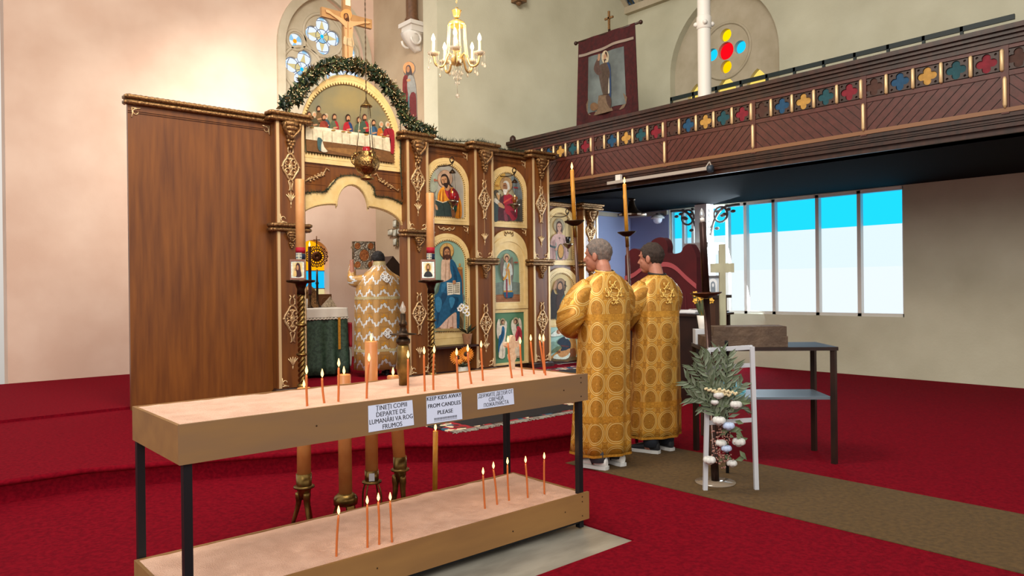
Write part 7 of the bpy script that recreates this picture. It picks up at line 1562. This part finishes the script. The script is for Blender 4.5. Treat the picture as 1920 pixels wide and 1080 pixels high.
q = L_(.45, .47, st_z); F2_ = depth_of(q); kk = F2_ / FPX; zt, za, zb_ = at(1354, 458, F2_).z, at(1354, 494, F2_).z, at(1354, 511, F2_).z; c = at(1354, 500, F2_); n2 = Vector((-.75, -.66, 0)); s2 = Vector((.66, -.75, 0))
PALE = mat('pale weathered wood', '#a8a78c', .7, color2='#94927a', scale=10, stretch=(1, 1, .4))
wc_ = thing('wooden_cross', 'large pale wooden cross standing on the side table', 'cross', (c.x, c.y, st_z))
W2 = 5.5 * kk; AR = 21 * kk
m = MB(); m.plate([[(-W2, st_z + .002), (W2, st_z + .002), (W2, zb_), (AR, zb_), (AR, za), (W2, za), (W2, zt), (-W2, zt), (-W2, za), (-AR, za), (-AR, zb_), (-W2, zb_)]], lambda u, v, w: Vector((c.x, c.y, 0)) + s2 * u + n2 * w + Vector((0, 0, v)), -.025, .025); m.build('cross_arms', PALE, wc_)
m = MB(); m.plate([[(-.08, 0), (.08, 0), (.08, .05), (-.08, .05)]], lambda u, v, w: Vector((c.x, c.y, st_z + .002)) + s2 * u + n2 * w + Vector((0, 0, v)), -.05, .05); m.build('foot', PALE, wc_)
# dark stand with an electric candle
F_ = 5.56; k = F_ / FPX; zz = lambda y: at(1320, y, F_).z; bs = at(1341, 892, F_); tp = at(1317, 415, F_)
es = thing('electric_candle_stand', 'tall dark metal stand with a clear electric candle bulb at the right', 'candle stand', (bs.x, bs.y, 0)); b_ = Vector((bs.x, bs.y, .03)); axs = (tp - b_).normalized(); on = lambda z: b_ + axs * ((z - .03) / axs.z)
DKM = mat('dark brown metal', '#2c1c18', .3, .6, color2='#3c2620', scale=12)
m = MB(); m.lathe([(.15, 0), (.15, .006), (.03, .014)], (bs.x, bs.y, .005), 28); m.build('base_disc', mat('smoked acrylic disc', '#9a8a78', .12, trans=.35), es)
m = MB(); m.tube([on(.02), on(.3), on(.301), on(zz(560))], [.03, .03, .024, .024], 16); m.build('lower_pole', DKM, es)
m = MB(); m.lathe([(.02, -.03), (.05, -.02), (.115, .006), (.118, .014), (.05, .012), (.03, .02)], on(zz(552)), 26, axis=axs); m.build('drip_dish', mat('copper brown dish', '#54301f', .35, .8), es)
m = MB(); m.tube([on(zz(552)), on(zz(418)), on(zz(416))], [.0285, .0255, .02], 18); m.build('candle_tube', DKM, es)
m = MB(); m.tube([on(zz(416)), on(zz(409))], .016, 14); m.build('white_sleeve', WHITE, es)
m = MB(); m.lathe([(.010, 0), (.018, .02), (.019, .03), (.012, .055), (.003, .075)], on(zz(409)), 14, axis=axs); m.build('bulb', mat('clear bulb', '#dfe6ea', .05, trans=.7), es)
# white easel and the bouquet tied to it
F_ = 5.36; k = F_ / FPX; W_ = lambda x, y, dF=0: at(x, y, F_ + dF)
ez = thing('white_easel', 'white wooden easel supporting the large flower arrangement', 'easel', (W_(1340, 900).x, W_(1340, 900).y, 0)); WW = mat('white painted wood', '#b9bcc2', .55)
f1 = W_(1322, 904); f1.z = 0.0; t1_ = W_(1328, 655)
for a, b in ((f1, t1_), (W_(1418, 896) * 1.0, W_(1410, 650)), ):
    a = Vector((a.x, a.y, 0.0)); m = MB(); m.bar(a, b, .03, .03); m.build('leg', WW, ez)
for y in (793, 690):
    m = MB(); m.bar(W_(1325, y, .02), W_(1414, y - 6, .02), .014, .03); m.build('crossbar', WW, ez)
a = W_(1364, 880, .48); a.z = 0; m = MB(); m.bar(a, W_(1362, 640, .06), .025, .025); m.build('rear_leg', IRON, ez)
m = MB(); m.bar(W_(1328, 656, .02), W_(1410, 651, .02), .03, .03); m.build('top_bar', WW, ez)
bq = thing('flower_arrangement', 'tall arrangement of long leaves with white and blue flowers on the easel', 'flowers', W_(1345, 860)); rnd = random.Random(21)
root = W_(1356, 800, -.06)
for i, (x, y) in enumerate(((1290, 716), (1300, 690), (1310, 735), (1312, 668), (1298, 745), (1322, 690), (1335, 668), (1350, 662), (1320, 760), (1330, 720), (1375, 690), (1390, 720), (1395, 760), (1365, 670))):
    e = W_(x, y, rnd.uniform(-.14, .02)); stp = smooth_path([root, root.lerp(e, .5) + Vector((0, 0, .06)), e], 6); m = MB(); m.tube(stp, .003, 4); nst = len(stp)
    for j in range(3, nst):
        for s_ in (-1, 1):
            d = (stp[j] - stp[j - 1]).normalized(); sdv = d.cross(Vector((-.75, -.66, 0))).normalized() * s_; leafblade(m, stp[j], d * .8 + sdv * .6 + Vector((rnd.uniform(-.2, .2), rnd.uniform(-.2, .2), rnd.uniform(-.2, .1))), Vector((-.7, -.6, .3)), rnd.uniform(.07, .12), rnd.uniform(.009, .015), j % 2)
    m.build('leaf_spray', [mat('eucalyptus green', '#55624a', .55), mat('grey green', '#6f7a66', .55)], bq)
def rose(c, r, mt, nm):
    m = MB()
    for lay in range(4):
        rr = r * (1 - .2 * lay); n = 7 - lay
        for j in range(n):
            a = j * 6.283 / n + lay * .6; nrm = Vector((math.cos(a) * .9, math.sin(a) * .9, .25 + .3 * lay)).normalized(); Mx = nrm.to_track_quat('Z', 'Y').to_matrix(); m.ball(c + nrm * rr * .62, (rr * .5, rr * .5, rr * .34), 9, 6, M=Mx)
    m.ball(c, r * .62, 10, 7); m.build(nm, mt, bq)
PET = mat('white rose petal', '#cfcfcc', .6, color2='#bcbdb8', scale=20); BLU = mat('pale blue petal', '#a9b9d6', .6)
for x, y, r, dF, mt in ((1347, 742, .04, -.1, PET), (1348, 790, .05, -.12, PET), (1330, 864, .048, -.1, PET), (1352, 832, .042, -.1, PET), (1366, 800, .045, -.14, BLU), (1362, 842, .04, -.12, BLU), (1380, 760, .045, -.12, PET), (1385, 830, .05, -.1, PET), (1340, 755, .03, -.1, PET), (1372, 870, .04, -.1, PET)): rose(W_(x, y, dF), r, mt, 'rose')
m = MB()
for x, y in ((1352, 812), (1345, 830), (1358, 862), (1350, 852), (1362, 820), (1342, 845)):
    c = W_(x, y, -.08)
    for j in range(26): m.ball(c + Vector((rnd.gauss(0, .022), rnd.gauss(0, .022), rnd.gauss(0, .03))), .006, 5, 4)
m.build('filler_blossom', mat('dusky pink filler', '#a07468', .7), bq)
for x, y in ((1337, 734), (1350, 738), (1362, 735)):
    c = W_(x, y, -.1); m = MB()
    for j in range(14): m.ball(c + Vector((.008 * j - .05, -.006 * j + .03, .02 - .0025 * j + .006 * math.sin(j * 2))), .010, 6, 4)
    m.build('cream_plume', mat('cream plume', '#cdbf98', .7), bq)
m = MB()
for j in range(22):
    c = W_(1362 + rnd.uniform(-16, 26), rnd.uniform(735, 880), rnd.uniform(-.1, -.03)); leafblade(m, c, Vector((rnd.uniform(-1, 1), rnd.uniform(-1, .3), rnd.uniform(-.6, .6))), Vector((-.7, -.6, .2)), rnd.uniform(.06, .1), .018)
m.build('backing_leaves', LEAF, bq)
